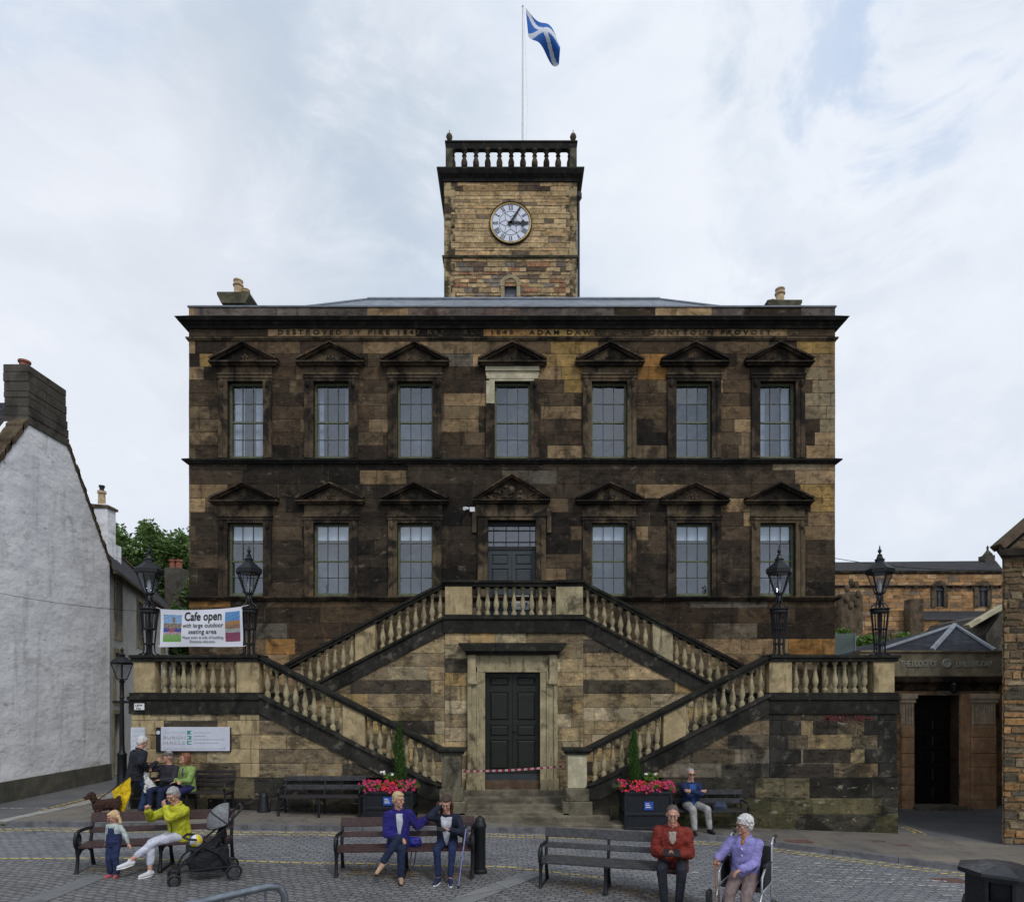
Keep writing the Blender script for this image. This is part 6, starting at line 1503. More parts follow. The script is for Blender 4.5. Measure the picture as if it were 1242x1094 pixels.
M['grey_text'] = mat_plain('grey lettering', (.27, .29, .32), .6, .1, 4, 0, 0); M['teal'] = mat_plain('teal motif', (.03, .25, .2), .6, .1, 4, 0, 0); M['pale_teal'] = mat_plain('pale teal lettering', (.35, .48, .48), .6, .1, 4, 0, 0)
def sgt(txt, px, py, size, mat, wid, par=None, yy=None):
    yy = yy or yb-.043; t = text_mb(txt, size, 0.0, 'LEFT', spacing=1.15); x0 = min(v[0] for v in t.v); w = max(v[0] for v in t.v)-x0; k = wid*yb/FPX/w
    t.v = [((v[0]-x0)*k+bx(px), yy+v[1]*0-.0005, v[2]+bz(py)) for v in t.v]; return part('lettering', t, mat, par or sg, fix=False)
sgt('LINLITHGOW', 199, 888, .075, M['pale_teal'], 27); sgt('BURGH', 199.5, 894.5, .10, M['grey_text'], 26.5); sgt('HALLS', 199.5, 900.8, .10, M['grey_text'], 26)
mb = MB()
for k in range(3):
    z = bz(888+k*6.2); a, b_ = bx(228), bx(233.2); h = .042; mb.box(a, b_, yb-.043, yb-.04, z+h*.5, z+h); mb.box(a, b_, yb-.043, yb-.04, z-h, z-h*.5); mb.box((a, (a+b_)/2, a)[k], (b_-.03, b_, a+.03)[k], yb-.043, yb-.0405, z-h*.5, z+h*.5)
part('motif', mb, M['teal'], sg)
mb = MB()
for k, w in enumerate((18, 14, 38, 27)):
    x = bx(236); rr = random.Random(k)
    while x < bx(236+w):
        l = rr.uniform(.02, .06); mb.box(x, x+l, yb-.0425, yb-.04, bz(888.2+k*4.2)-.008, bz(888.2+k*4.2)+.008); x += l+.014
x = bx(200)
while x < bx(272): mb.box(x, x+.045, yb-.0425, yb-.04, bz(907.6)-.006, bz(907.6)+.006); x += .058
mb.box(bx(272.5), bx(274), yb-.0425, yb-.04, bz(908), bz(906.5))
part('small_print', mb, M['grey_text'], sg)
s2 = thing('notice_board', (bx(166), yb, bz(897)), 'smaller pale notice board on the corner of the left flank, behind the standing man', 'sign')
mb = MB(); mb.box(bx(159.6), bx(176.5), yb-.04, yb+.02, bz(920), bz(882), bev=.005); part('board', mb, M['white_sign'], s2)
mb = MB()
for k in range(5):
    x = bx(162); 
    while x < bx(173): mb.box(x, x+.05, yb-.0425, yb-.04, bz(886+k*6)-.01, bz(886+k*6)+.01); x += .068
part('small_print', mb, M['pale_teal'], s2)
yp = Y1-.07
s3 = thing('street_plate', (X(169, yp), yp, Z(857, yp)), 'tiny white plate with black characters on the dark band at the left corner', 'plate')
mb = MB(); mb.box(X(163, yp), X(175, yp), yp-.02, yp+.02, Z(861, yp), Z(853, yp), bev=.008); part('plate', mb, M['white_paint'], s3)
for (t_, py, w) in (('LBW', 855.3, 9), ('No.', 859, 6)):
    t = text_mb(t_, .075, 0.0, bold=.002); w0 = max(v[0] for v in t.v)-min(v[0] for v in t.v); t.v = [(v[0]*w*yp/FPX/w0+X(169, yp), yp-.022, v[2]*.9+Z(py, yp)) for v in t.v]; part('lettering', t, M['black_text'], s3, fix=False)
M['faded_red'] = mat_plain('faded red paint', (.11, .018, .02), .8, .3, 20, 0, 0)
ym = Y1-.012
t = text_mb('MARKET LANE', .24, 0.0, bold=.003); x0 = min(v[0] for v in t.v); w0 = max(v[0] for v in t.v)-x0
t.v = [((v[0]-x0)*48*ym/FPX/w0+X(1001, ym), ym-.009, v[2]+Z(870.5, ym)) for v in t.v]
x0, x1, zz = X(1051, ym), X(1058, ym), Z(870.5, ym); t.add([(x0, ym-.009, zz-.02), (x1-.05, ym-.009, zz-.02), (x1-.05, ym-.009, zz+.02), (x0, ym-.009, zz+.02), (x1-.06, ym-.009, zz-.07), (x1+.02, ym-.009, zz), (x1-.06, ym-.009, zz+.07)], [(0, 1, 2, 3), (4, 5, 6)])
o = part('painted_street_name', t, M['faded_red'], None, fix=False); tag(o, 'faded red painted street name MARKET LANE with an arrow on the right flank wall', 'street name')

# overhead wires
def wire(a, b_, sag, lab, r=.012):
    mb = MB(); a = Vector(a); b_ = Vector(b_); mb.tube([a.lerp(b_, k/16)-Vector((0, 0, sag*4*(k/16)*(1-k/16))) for k in range(17)], r, 5)
    tag(part('overhead_wire', mb, M['iron'], None), lab, 'wire')
wire(at(-60, 706, 15.0), at(186, 742, 15.2), .12, 'thin wire crossing in front of the white gable wall', .006)
wire(at(1013, 677, 24), at(1230, 690, 22), .18, 'thin wire running from the town hall over the church roof', .012)
# ================================================================ PLANTERS
M['pink'] = mat_plain('magenta petals', (.42, .02, .10), .6, .3, 30, 0, 0); M['red'] = mat_plain('red petals', (.55, .02, .02), .6, .3, 30, 0, 0); M['white_petal'] = mat_plain('white petals', (.65, .62, .6), .6, .1, 30, 0, 0)
M['planter'] = mat_plain('black planter', (.009, .011, .015), .5, .25, 10, 0, .2); M['soil'] = mat_plain('soil', (.04, .03, .02), .9, .3, 20)
M['conifer'] = mat_leaf('conifer', (.025, .07, .01), (.06, .14, .02), (.09, .18, .03))
def planter(px0, px1, pyt, pyb, Y, cpx, ctop, label, seed):
    x0, x1 = X(px0, Y), X(px1, Y); zb = zg((x0+x1)/2); zt = Z(pyt, Y); t = thing('flower_planter', ((x0+x1)/2, Y+.3, zb), label, 'planter', 'flower planters at the foot of the stair'); rr = random.Random(seed)
    mb = MB(); mb.box(x0+.03, x1-.03, Y, Y+.7, zb+.04, zt-.05, bev=.01)
    for z in (zb, zb+(zt-zb)*.36, zt-.10): mb.box(x0, x1, Y-.03, Y+.73, z, z+.07, bev=.012)
    for xx in (x0, x1-.07): mb.box(xx, xx+.07, Y-.025, Y+.725, zb+.01, zt-.04, bev=.01)
    part('box', mb, M['planter'], t)
    mb = MB(); mb.box(x0+.05, x1-.05, Y+.03, Y+.67, zt-.08, zt-.035); part('soil', mb, M['soil'], t)
    mb = MB(); cx_, cz_ = (x0+x1)/2, (zb+zt)/2+.1; mb.box(cx_-.10, cx_+.10, Y-.032, Y-.01, cz_-.09, cz_+.09); p = part('blue_plaque', mb, M['blue_print'], t)
    mb = MB(); [mb.box(cx_-.07+.0*k, cx_+.05-.02*k, Y-.036, Y-.033, cz_-.04+.04*k, cz_-.025+.04*k) for k in range(3)]; part('plaque_lines', mb, M['white_paint'], p)
    mb = MB(); xc_ = X(cpx, Y+.35); yc_ = Y+.35; H = Z(ctop, Y+.35)-zt
    mb.tube([(xc_, yc_, zt-.06), (xc_, yc_, zt+H*.8)], [.02, .006], 6); tr = part('conifer_stem', mb, M['bark'], t)
    mb = MB()
    for k in range(2600):
        h = rr.random(); r = .155*min(1, (1-h)*2.6+.08)*rr.uniform(.3, 1)*(1-.25*h); a = rr.uniform(0, 6.28); p = Vector((xc_+r*math.cos(a)+.025*math.sin(h*7), yc_+r*math.sin(a), zt+H*h))
        u = Vector((math.cos(a)*.5, math.sin(a)*.5, 1)).normalized(); w = u.cross(Vector((math.cos(a+rr.uniform(-1, 1)), math.sin(a), 0))).normalized(); s = rr.uniform(.03, .06)
        mb.poly([p, p+u*s*.6+w*s*.22, p+u*s*1.5, p+u*s*.6-w*s*.22], (rr.random(), rr.random(), 0))
    part('conifer', mb, M['conifer'], t, colors=True, fix=False)
    mb = MB()
    for k in range(20): leaves(mb, (x0-.04+(x1-x0+.08)*(k+.5)/20, Y+.3+rr.uniform(-.2, .2), zt+rr.uniform(.0, .1)), (.10, .18, .07), 60, .05, rr)
    leaves(mb, (xc_-.18 if seed == 1 else xc_+.35, Y+.4, zt+.2), (.2, .15, .14), 260, .06, rr)
    part('foliage', mb, M['leaf_bright'], t, colors=True, fix=False)
    for nm, mat, n in (('pink_flowers', M['pink'], 190), ('red_flowers', M['red'], 70), ('white_flowers', M['white_petal'], 5)):
        mb = MB()
        for k in range(n):
            if nm == 'white_flowers': p = Vector(((xc_-.25 if seed == 1 else xc_+.35)+rr.uniform(-.15, .15), Y+.2, zt+.32+rr.uniform(0, .05)))
            else:
                u = rr.random()
                if nm == 'red_flowers': u = .35+.3*rr.random() if seed == 1 else rr.random()
                p = Vector((x0-.06+(x1-x0+.12)*u, Y+rr.uniform(-.12, .5), zt+.05+rr.uniform(-.10, .13)))
            c = p; r = rr.uniform(.018, .034); nn = Vector((rr.uniform(-.5, .5), -1, rr.uniform(0, 1))).normalized(); a1 = nn.orthogonal().normalized(); a2 = nn.cross(a1)
            for q in range(5):
                t0 = q*1.257; d1 = a1*math.cos(t0)+a2*math.sin(t0); d2 = a1*math.cos(t0+.62)+a2*math.sin(t0+.62); d3 = a1*math.cos(t0-.62)+a2*math.sin(t0-.62)
                mb.poly([c, c+d2*r*.8+nn*.01, c+d1*r*1.15+nn*.016, c+d3*r*.8+nn*.01])
        o = part(nm, mb, mat, t, fix=False)
    return t
planter(440, 501, 958, 995, 14.0, 484.5, 880, 'black planter of pink and red flowers left of the steps', 1)
planter(757, 816, 958, 999, 14.0, 769, 887, 'black planter of pink flowers with a taller conifer right of the steps', 2)

# ================================================================ BENCHES
M['wood_dark'] = mat_plain('dark bench slats', (.026, .021, .021), .45, .35, 18, 0, .3)
M['wood_brown'] = mat_plain('brown bench slats', (.05, .025, .024), .5, .3, 14, 0, .3)
M['wood_grey'] = mat_plain('grey worn slats', (.045, .045, .048), .45, .35, 14, 0, .3)
def iron_bench(L, slat, label, mids=(0,), group='iron and timber benches in the square', curly=True):
    """Bench facing -Y: front of the seat at y=-.25, back at y=+.25"""
    t = thing('park_bench', (0, 0, 0), label, 'bench', group)
    def frame(x, arm):
        mb = MB(); w = .045
        # front leg, back leg with back rest, foot bar, seat rail
        mb.tube([(x, -.27, .02), (x, -.25, .10), (x, -.22, .25), (x, -.245, .40)], [.036, .027, .025, .028], 8)
        mb.tube([(x, .30, .02), (x, .24, .20), (x, .19, .42), (x, .25, .62), (x, .31, .84)], [.034, .027, .027, .024, .020], 8)
        mb.beam((x, -.30, .02), (x, .33, .02), w, .038); mb.beam((x, -.26, .40), (x, .21, .40), w, .045)
        mb.tube([(x, -.22, .28), (x, -.10, .36), (x, .05, .37), (x, .18, .30)], .016, 6)
        for k in range(6): mb.ell((x, -.22+k*.08, .368), (.018, .034, .028), n=6, m=4)
        if arm:
            mb.tube([(x, -.23, .40), (x, -.30, .46), (x, -.315, .56), (x, -.27, .64), (x, -.16, .665), (x, .05, .66), (x, .26, .64)], [.020, .024, .028, .030, .030, .026, .020], 8)
            n = 12; mb.tube([(x, -.20+.065*math.cos(2*math.pi*k/n), .53+.095*math.sin(2*math.pi*k/n)) for k in range(n)], .016, 6, closed=True)
            mb.beam((x, -.20, .44), (x, -.20, .62), .012, .012); mb.beam((x, -.26, .53), (x, -.14, .53), .012, .012)
        return part('bench_end' if arm else 'middle_leg', mb, M['iron'], t, smooth=40)
    frame(-L/2+.03, True); frame(L/2-.03, True)
    for m in mids: frame(m, False)
    def slt(z, y, h, d, tilt):
        mb = MB(); mb.box(-L/2, L/2, -d/2, d/2, -h/2, h/2, bev=.006); Rt = Matrix.Rotation(tilt, 3, 'X')
        mb.v = [tuple(Rt @ Vector(v)+Vector((0, y, z))) for v in mb.v]; return mb
    for (z, y, h, d, ti, nm) in ((.79, .285, .15, .03, -.28, 'back_slat'), (.60, .225, .09, .03, -.28, 'back_slat'), (.43, -.20, .035, .115, .0, 'seat_slat'), (.43, -.07, .035, .115, 0, 'seat_slat'), (.43, .06, .035, .115, 0, 'seat_slat'), (.43, .17, .035, .08, 0, 'seat_slat')):
        part(nm, slt(z, y, h, d, ti), slat, t)
    return t
def put(o, x, y, rz, lab=None, z=None):
    o.location = (x, y, (zg(x)+RD) if z is None else z); o.rotation_euler.z = rz
    if lab: o['label'] = lab
    return o
def bench_between(pl, pr, L=None, **kw):   # from the pixel of the left and right front feet
    a, b_ = gp(*pl, RD), gp(*pr, RD); c = (a+b_)/2; d = b_-a; ang = math.atan2(d.y, d.x); n = Vector((-math.sin(ang), math.cos(ang), 0)); c = c+n*.28
    return c, ang, Vector((d.x, d.y, 0)).length+.06
benches = {}
for key, pl, pr, sl, lab, mids in (('L', (92, 1060), (271, 1058), 'wood_brown', 'brown slatted iron bench with the toddler and the woman in yellow', (.12,)),
                                  ('C', (407, 1064), (573, 1067), 'wood_brown', 'brown slatted iron bench with the woman in the blue jacket', (-.02,)),
                                  ('R', (655, 1077), (826, 1096), 'wood_grey', 'grey iron bench with the man in the red jacket', (-.05,))):
    c, ang, L = bench_between(pl, pr); t = iron_bench(L, M[sl], lab, mids); put(t, c.x, c.y, ang); benches[key] = (c, ang, L)
V3 = Vector
def wall_bench(px0, px1, pyf, label, slats=True):
    a, b_ = V3((X(px0, 14.05), 14.05, 0)), V3((X(px1, 14.05), 14.05, 0)); L = b_.x-a.x; t = thing('wall_bench', ((a.x+b_.x)/2, a.y+.25, zg((a.x+b_.x)/2)), label, 'bench', 'dark benches against the stair walls')
    o = t.location; bx_, by, bz_ = o.x, o.y, o.z; k = 0
    for x in (-L/2+.04, 0, L/2-.04):
        mb = MB(); mb.tube([(bx_+x, by-.22, bz_+.01), (bx_+x, by-.2, bz_+.4)], .026, 6); mb.tube([(bx_+x, by+.22, bz_+.01), (bx_+x, by+.17, bz_+.42), (bx_+x, by+.27, bz_+.85)], .024, 6); mb.beam((bx_+x, by-.22, bz_+.4), (bx_+x, by+.2, bz_+.4), .04, .04)
        if x: mb.tube([(bx_+x, by-.2, bz_+.4), (bx_+x, by-.26, bz_+.55), (bx_+x, by-.2, bz_+.62), (bx_+x, by+.2, bz_+.63)], .02, 6)
        part('leg', mb, M['iron'], t)
    n = 4 if slats else 2
    for i in range(n):
        h = .085 if slats else .13; z = bz_+.50+(i+.3)*(.38/n); mb = MB(); mb.box(bx_-L/2, bx_+L/2, by+.18+.1*(i/n), by+.21+.1*(i/n), z, z+h*.85, bev=.006); part('back_slat', mb, M['wood_dark'] if slats else M['wood_grey'], t)
    for i in range(4):
        mb = MB(); y = by-.23+i*.105; mb.box(bx_-L/2, bx_+L/2, y, y+.085, bz_+.42, bz_+.455, bev=.006); part('seat_slat', mb, M['wood_dark'], t)
    return t
wall_bench(176, 274, 983, 'slatted black wall bench where the couple sit under the information board')
wall_bench(335, 438, 988, 'empty dark wall bench under the left stair flight', False)
wall_bench(818, 910, 1000, 'dark wall bench with the man in sunglasses under the right flight', False)
# little black feet shields (boot scrapers) by the walls, bollard, bin
for px, py, lab in ((320, 984, 'small black tapered guard stone by the left flank wall'), (922, 1003, 'small black tapered guard stone by the right flank wall')):
    p = gp(px, py); t = thing('guard_stone', p, lab, 'guard stone', 'black guard stones by the stair walls'); mb = MB(); mb.lathe([(.13, 0), (.13, .05), (.11, .10), (.085, .34), (.06, .42), (.02, .44)], p, 10); part('body', mb, M['planter'], t, smooth=50)
    mb = MB(); mb.lathe([(.15, 0), (.15, .03), (.13, .05)], p, 12); part('base', mb, M['iron'], t)
p = gp(582, 1058, RD); t = thing('bollard', p, 'round-topped black bollard beside the right end of the middle bench', 'bollard')
mb = MB(); mb.lathe([(.095, 0), (.095, .72), (.105, .74), (.105, .80), (.09, .82), (.085, .86), (.06, .91), (.02, .935), (.0, .94)], p, 20); part('post', mb, M['iron'], t, smooth=40)
mb = MB(); mb.lathe([(.12, 0), (.12, .05), (.10, .07)], p, 20); part('base', mb, M['iron'], t)
# litter bin at the lower right
M['bin'] = mat_plain('black bin plastic', (.014, .015, .018), .38, .2, 10, 0, .05)
bcx, bcy = 5.74, 7.55; zb = -.70; topz = .62
t = thing('litter_bin', (bcx, bcy, zb), 'black eight-sided litter bin with gold letters in the lower right corner', 'bin')
mb = MB(); r = .40; o8 = math.pi/8+.12; C = (bcx, bcy, zb)
mb.lathe([(r*.86, 0), (r*.9, .03), (r*.95, topz-zb-.55), (r, topz-zb-.52), (r, topz-zb-.46), (r*.93, topz-zb-.45)], C, 8, rot=o8); part('body', mb, M['bin'], t)
hz = topz-zb-.46; mb = MB()
for k in range(8):
    a, b_ = o8+k*math.pi/4, o8+(k+1)*math.pi/4; P8 = lambda a_, rr_, z: (bcx+rr_*math.cos(a_), bcy+rr_*math.sin(a_), zb+z)
    ra = r*.92; am = (a+b_)/2
    if k % 2: mb.quad(P8(a, ra, hz), P8(b_, ra, hz), P8(b_, ra, hz+.34), P8(a, ra, hz+.34))
    else:
        rm = ra*math.cos(math.pi/8)
        def Q(u, z): p = Vector(P8(a, ra, z)).lerp(Vector(P8(b_, ra, z)), u); return p
        for (u0, u1, w0, w1) in ((0, .12, 0, .34), (.88, 1, 0, .34), (.12, .88, 0, .08), (.12, .88, .30, .34)): mb.quad(Q(u0, hz+w0), Q(u1, hz+w0), Q(u1, hz+w1), Q(u0, hz+w1))
part('hood', mb, M['bin'], t, fix=False)
mb = MB(); mb.lathe([(r*.6, hz-.1), (r*.6, hz+.36)], C, 8, rot=o8); part('liner', mb, M['black_text'], t)
mb = MB(); mb.lathe([(r*.94, hz+.33), (r*1.10, hz+.345), (r*1.12, hz+.37), (r*1.10, hz+.40), (r*.55, hz+.455), (r*.3, hz+.46), (.0, hz+.46)], C, 8, rot=o8); part('lid', mb, M['bin'], t, label='chamfered black lid with a dull shine')
M['gold_text'] = mat_plain('gold lettering', (.45, .38, .2), .5, .1, 8, 0, 0)
for ln, off in (('LITTER', -math.pi/2-.17),):
    tm = text_mb(ln, .14, 0.0, spacing=1.25); rr_ = r*.965; nv = []
    for v in tm.v: an = off+v[0]/rr_; nv.append((bcx+rr_*math.cos(an), bcy+rr_*math.sin(an), zb+topz-zb-.62+v[2]))
    tm.v = nv; part('lettering', tm, M['gold_text'], t, fix=False)
# crowd barrier, lower left
M['galv'] = mat_plain('galvanised steel', (.20, .22, .25), .38, .25, 9, .75, .05)
t = thing('crowd_barrier', (-2.2, 4.9, -.3), 'galvanised steel barrier rail at the bottom edge, left of centre', 'barrier')
e0, e1 = Vector((-3.29, 3.45, 1.12)), Vector((-1.79, 5.06, 1.12)); d = (e1-e0).normalized()
pts = [e0+Vector((0, 0, -1.25)), e0+Vector((0, 0, -.12)), e0+d*.03+Vector((0, 0, -.03)), e0+d*.12]+[e1-d*.14, e1-d*.05+Vector((0, 0, -.02)), e1+Vector((0, 0, -.10)), e1+Vector((0, 0, -1.25))]
mb = MB(); mb.tube(pts, .030, 14); part('frame', mb, M['galv'], t, smooth=60)
mb = MB(); mb.tube([e0+Vector((0, 0, -1.0)), e1+Vector((0, 0, -1.0))], .018, 8); part('bottom_rail', mb, M['galv'], t, smooth=60)
for k in range(1, 14):
    p = e0.lerp(e1, k/14); mb = MB(); mb.tube([p+Vector((0, 0, -.01)), p+Vector((0, 0, -1.0))], .010, 8); part('upright', mb, M['galv'], t, smooth=60)
for e in (e0, e1):
    mb = MB(); f = Vector((-d.y, d.x, 0)); zz = zg(e.x)+RD; mb.beam(Vector((e.x, e.y, zz+.02))-f*.28, Vector((e.x, e.y, zz+.02))+f*.28, .05, .03); part('foot', mb, M['galv'], t)

M['litter'] = mat_worn('leaf litter and moss', (.22, .14, .05), .44, .60, 5)
for key in 'LCR':
    c, ang, L = benches[key]; d_ = Vector((math.cos(ang), math.sin(ang), 0)); n_ = Vector((-math.sin(ang), math.cos(ang), 0)); rr = random.Random(ord(key)); pts = []
    for k in range(24):
        a = 2*math.pi*k/24; q = c+d_*(math.cos(a)*(L*.5+.1)*rr.uniform(.85, 1.1))+n_*(.05+math.sin(a)*.30*rr.uniform(.7, 1.2)); pts.append((q.x, q.y))
    o = part('leaf_litter', tri_ground(pts, RD+.011), M['litter'], None, fix=False); tag(o, 'mossy grit under the '+{'L': 'left', 'C': 'middle', 'R': 'right'}[key]+' bench', 'litter', kind='stuff')
# ================================================================ PEOPLE AND ANIMALS
def mat_cloth(name, col_, rough=.85, fold=.5, scale=9, quilt=0):
    b = NB(name); n = b.noise(scale, 4, .55, dist=.4); tcn = b.n('ShaderNodeTexCoord')
    b.t.nodes.remove(n.node) if False else None
    c = b.mix(tuple(x*.75 for x in col_), tuple(min(1, x*1.18) for x in col_), b.mr(n, .3, .7, 0, 1)); b.col(c); b.rough(rough)
    b.b.inputs['Specular IOR Level'].default_value = .3
    h = b.math('ADD', n, b.math('MULTIPLY', b.noise(220, 2, .5), .08))
    if quilt:
        w = b.n('ShaderNodeTexWave'); w.bands_direction = 'Z'; b.l(tcn.outputs['Object'], w.inputs[0]); w.inputs['Scale'].default_value = quilt; w.inputs['Distortion'].default_value = .6; w.inputs['Detail Scale'].default_value = 1
        h = b.math('ADD', h, b.math('MULTIPLY', w.outputs['Fac'], .6))
    b.bump(h, min(1, fold*1.5), .05); return b.m
b = NB('skin'); c = b.mix((.40, .20, .135), (.50, .275, .195), b.mr(b.noise(25, 3, .6), .3, .7, 0, 1)); b.col(c); b.rough(.5); b.b.inputs['Subsurface Weight'].default_value = .08; b.b.inputs['Subsurface Radius'].default_value = (.01, .004, .002); M['skin'] = b.m
def mat_hair(name, col_):
    b = NB(name); tcn = b.n('ShaderNodeTexCoord'); n = b.noise(1, 5, .65, b.map(tcn.outputs['Object'], (90, 90, 18))); c = b.mix(tuple(x*.5 for x in col_), tuple(min(1, x*1.3) for x in col_), b.mr(n, .3, .7, 0, 1)); b.col(c); b.rough(.55); b.bump(n, .8, .012); return b.m
M['eye_white'] = mat_plain('eye white', (.42, .38, .35), .3, .03, 2, 0, 0); M['eye_dark'] = mat_plain('dark iris', (.02, .015, .012), .2, .03, 2, 0, 0); M['lip'] = mat_plain('lips', (.34, .13, .11), .5, .1, 30, 0, 0)
def remesh(mb, voxel, smooth=3, disp=0.0, dscale=.06, name='m'):
    me = mb.mesh(name); fixn(me) if False else None
    o = bpy.data.objects.new('tmp', me); COL.objects.link(o)
    md = o.modifiers.new('r', 'REMESH'); md.mode = 'VOXEL'; md.voxel_size = voxel
    if smooth: sm = o.modifiers.new('s', 'SMOOTH'); sm.iterations = smooth; sm.factor = .5
    if disp:
        tx = bpy.data.textures.new('cl', 'CLOUDS'); tx.noise_scale = dscale; dm = o.modifiers.new('d', 'DISPLACE'); dm.texture = tx; dm.strength = disp; dm.mid_level = .5
    dg = bpy.context.evaluated_depsgraph_get(); out = bpy.data.meshes.new_from_object(o.evaluated_get(dg)); out.name = name
    bpy.data.objects.remove(o); bpy.data.meshes.remove(me)
    out.polygons.foreach_set('use_smooth', [True]*len(out.polygons)); return out
def cap(mb, p0, p1, r0, r1, n=12):
    mb.tube([p0, p1], [r0, r1], n); mb.ell(p0, (r0,)*3, n=n, m=8); mb.ell(p1, (r1,)*3, n=n, m=8)
def chain(mb, pts, rs, n=12):
    for i in range(len(pts)-1): cap(mb, pts[i], pts[i+1], rs[i], rs[i+1], n)
def loft(mb, rings, n=20):
    vs = []
    for (c, rx, ry, rt, fw) in rings:
        for k in range(n):
            a = 2*math.pi*k/n; ca, sa = math.cos(a), math.sin(a); e = .85
            vs.append(c+rt*(rx*math.copysign(abs(ca)**e, ca))+fw*(ry*math.copysign(abs(sa)**e, sa)))
    fs = []
    for i in range(len(rings)-1):
        for k in range(n): fs.append((i*n+k, i*n+(k+1) % n, (i+1)*n+(k+1) % n, (i+1)*n+k))
    fs += [tuple(reversed(range(n))), tuple(range((len(rings)-1)*n, len(rings)*n))]
    mb.add(vs, fs)
def ik(a, t, l1, l2, pole):
    d = t-a; D = min(d.length, (l1+l2)*.998); dn = d.normalized(); x = (l1*l1-l2*l2+D*D)/(2*D); h = math.sqrt(max(0, l1*l1-x*x))
    pp = Vector(pole); pp = pp-dn*pp.dot(dn); pp = pp.normalized() if pp.length > 1e-4 else dn.orthogonal()
    return a+dn*x+pp*h, a+dn*D
V = Vector
def person(label, loc, rz, pose, look, s=1.0, headk=1.0):
    """Local frame: the person faces -Y, +X is the person's left hand side; origin on the ground."""
    hp = pose['hip']*1.0; lean = R(pose.get('lean', 5)); sl = pose.get('side', 0.0); w = look.get('w', 1.0)*s; belly = look.get('belly', 0)
    P = V((0, 0, hp)); up = V((sl, -math.sin(lean), math.cos(lean))).normalized(); tw = R(pose.get('twist', 0))
    def fr(t):
        k = min(1, max(0, t/.45)); a = tw*k; rt = V((math.cos(a), math.sin(a), 0)); rt = (rt-up*rt.dot(up)).normalized(); fw = up.cross(rt); return rt, fw   # fw points to the back (+Y)
    sp = lambda t: P+up*(t*s)
    rt, fw = fr(.45)
    sh = {1: sp(.43)+rt*.165*w, -1: sp(.43)-rt*.165*w}
    Hc = sp(.665)+V((0, -.02*s, 0))+(-fw)*.015*s+V(pose.get('headoff', (0, 0, 0)))
    yaw, pit, rol = [R(v) for v in pose.get('head', (0, 0, 0))]
    Rh = Euler((pit, 0, yaw)).to_matrix() @ Euler((0, rol, 0)).to_matrix()      # pit>0 looks down for a face on -Y
    hk = s*headk*1.08; hl = lambda x, y, z: Hc+Rh @ V((x*hk, y*hk, z*hk))
    body = MB(); ringsB = [(-.10, .14, .10), (0, .155, .112), (.12, .142, .100), (.25, .137, .098), (.36, .155, .106), (.43, .15, .092), (.485, .085, .07), (.53, .056, .056)]
    loft(body, [(sp(t), rx*w, ry*s, *fr(t)) for t, rx, ry in ringsB]); cap(body, sp(.49), Hc+Rh @ V((0, .012, -.05))*hk, .066*s, .056*s)
    # head
    body.ell(hl(0, .012, .028), (.073*hk, .091*hk, .086*hk), Rh, 16, 12); body.ell(hl(0, -.012, -.042), (.056*hk, .066*hk, .064*hk), Rh, 14, 10)
    cap(body, hl(0, -.082, .018), hl(0, -.104, -.020), .008*hk, .0125*hk, 8); body.ell(hl(0, -.072, .036), (.048*hk, .018*hk, .011*hk), Rh, 10, 8)
    body.ell(hl(0, -.068, -.092), (.022*hk, .018*hk, .016*hk), Rh, 8, 6); body.ell(hl(0, -.075, -.058), (.022*hk, .012*hk, .011*hk), Rh, 8, 6)
    for q in (-1, 1):
        body.ell(hl(q*.074, .012, -.002), (.010*hk, .018*hk, .030*hk), Rh, 8, 6); body.ell(hl(q*.038, -.058, -.018), (.022*hk, .018*hk, .02*hk), Rh, 8, 6)
    arms = {}
    for q in (-1, 1):
        a = sh[q]; tgt = V(pose['hand'][q]); el, wr = ik(a, tgt, .285*s, .25*s, pose.get('elbow', {}).get(q, (q*.6, .5, -.6)))
        arms[q] = (a, el, wr); chain(body, [a, el, wr], [.047*s, .038*s, .026*s])
        fd = (wr-el).normalized(); hd = V(pose.get('hdir', {}).get(q, fd)); hd = (hd.normalized()*.8+fd*.3).normalized(); pn = V(pose.get('palm', {}).get(q, (0, 0, -1))); sd_ = hd.cross(pn)
        sd_ = sd_.normalized() if sd_.length > .01 else hd.orthogonal(); pn = sd_.cross(hd).normalized()*(-1 if sd_.cross(hd).dot(pn) < 0 else 1); g = pose.get('curl', {}).get(q, .5)
        Rm = Matrix((sd_, hd, pn)).transposed(); body.ell(wr+hd*.045*s, (.040*s, .052*s, .017*s), Rm, 12, 8); ts = q if sd_.dot(rt) > 0 else -q
        ts = -1 if (sd_.dot(rt)*q) > 0 else 1
        for k, L in enumerate((.068, .075, .070, .055)):
            b0 = wr+hd*.085*s+sd_*(-ts)*(k-1.5)*(-.0185)*s; c1 = (hd*math.cos(g*.9)+pn*math.sin(g*.9)).normalized(); c2 = (hd*math.cos(g*2.1)+pn*math.sin(g*2.1)).normalized()
            b1 = b0+c1*L*.55*s; b2 = b1+c2*L*.5*s; chain(body, [b0, b1, b2], [.0085*s, .0078*s, .0065*s], 7)
        t0 = wr+hd*.028*s+sd_*ts*.03*s; t1 = t0+(hd*.6+sd_*ts*.7+pn*.35).normalized()*.035*s; t2 = t1+(hd*.9+pn*.45).normalized()*.03*s; chain(body, [t0, t1, t2], [.011*s, .009*s, .0075*s], 7)
    legs = {}
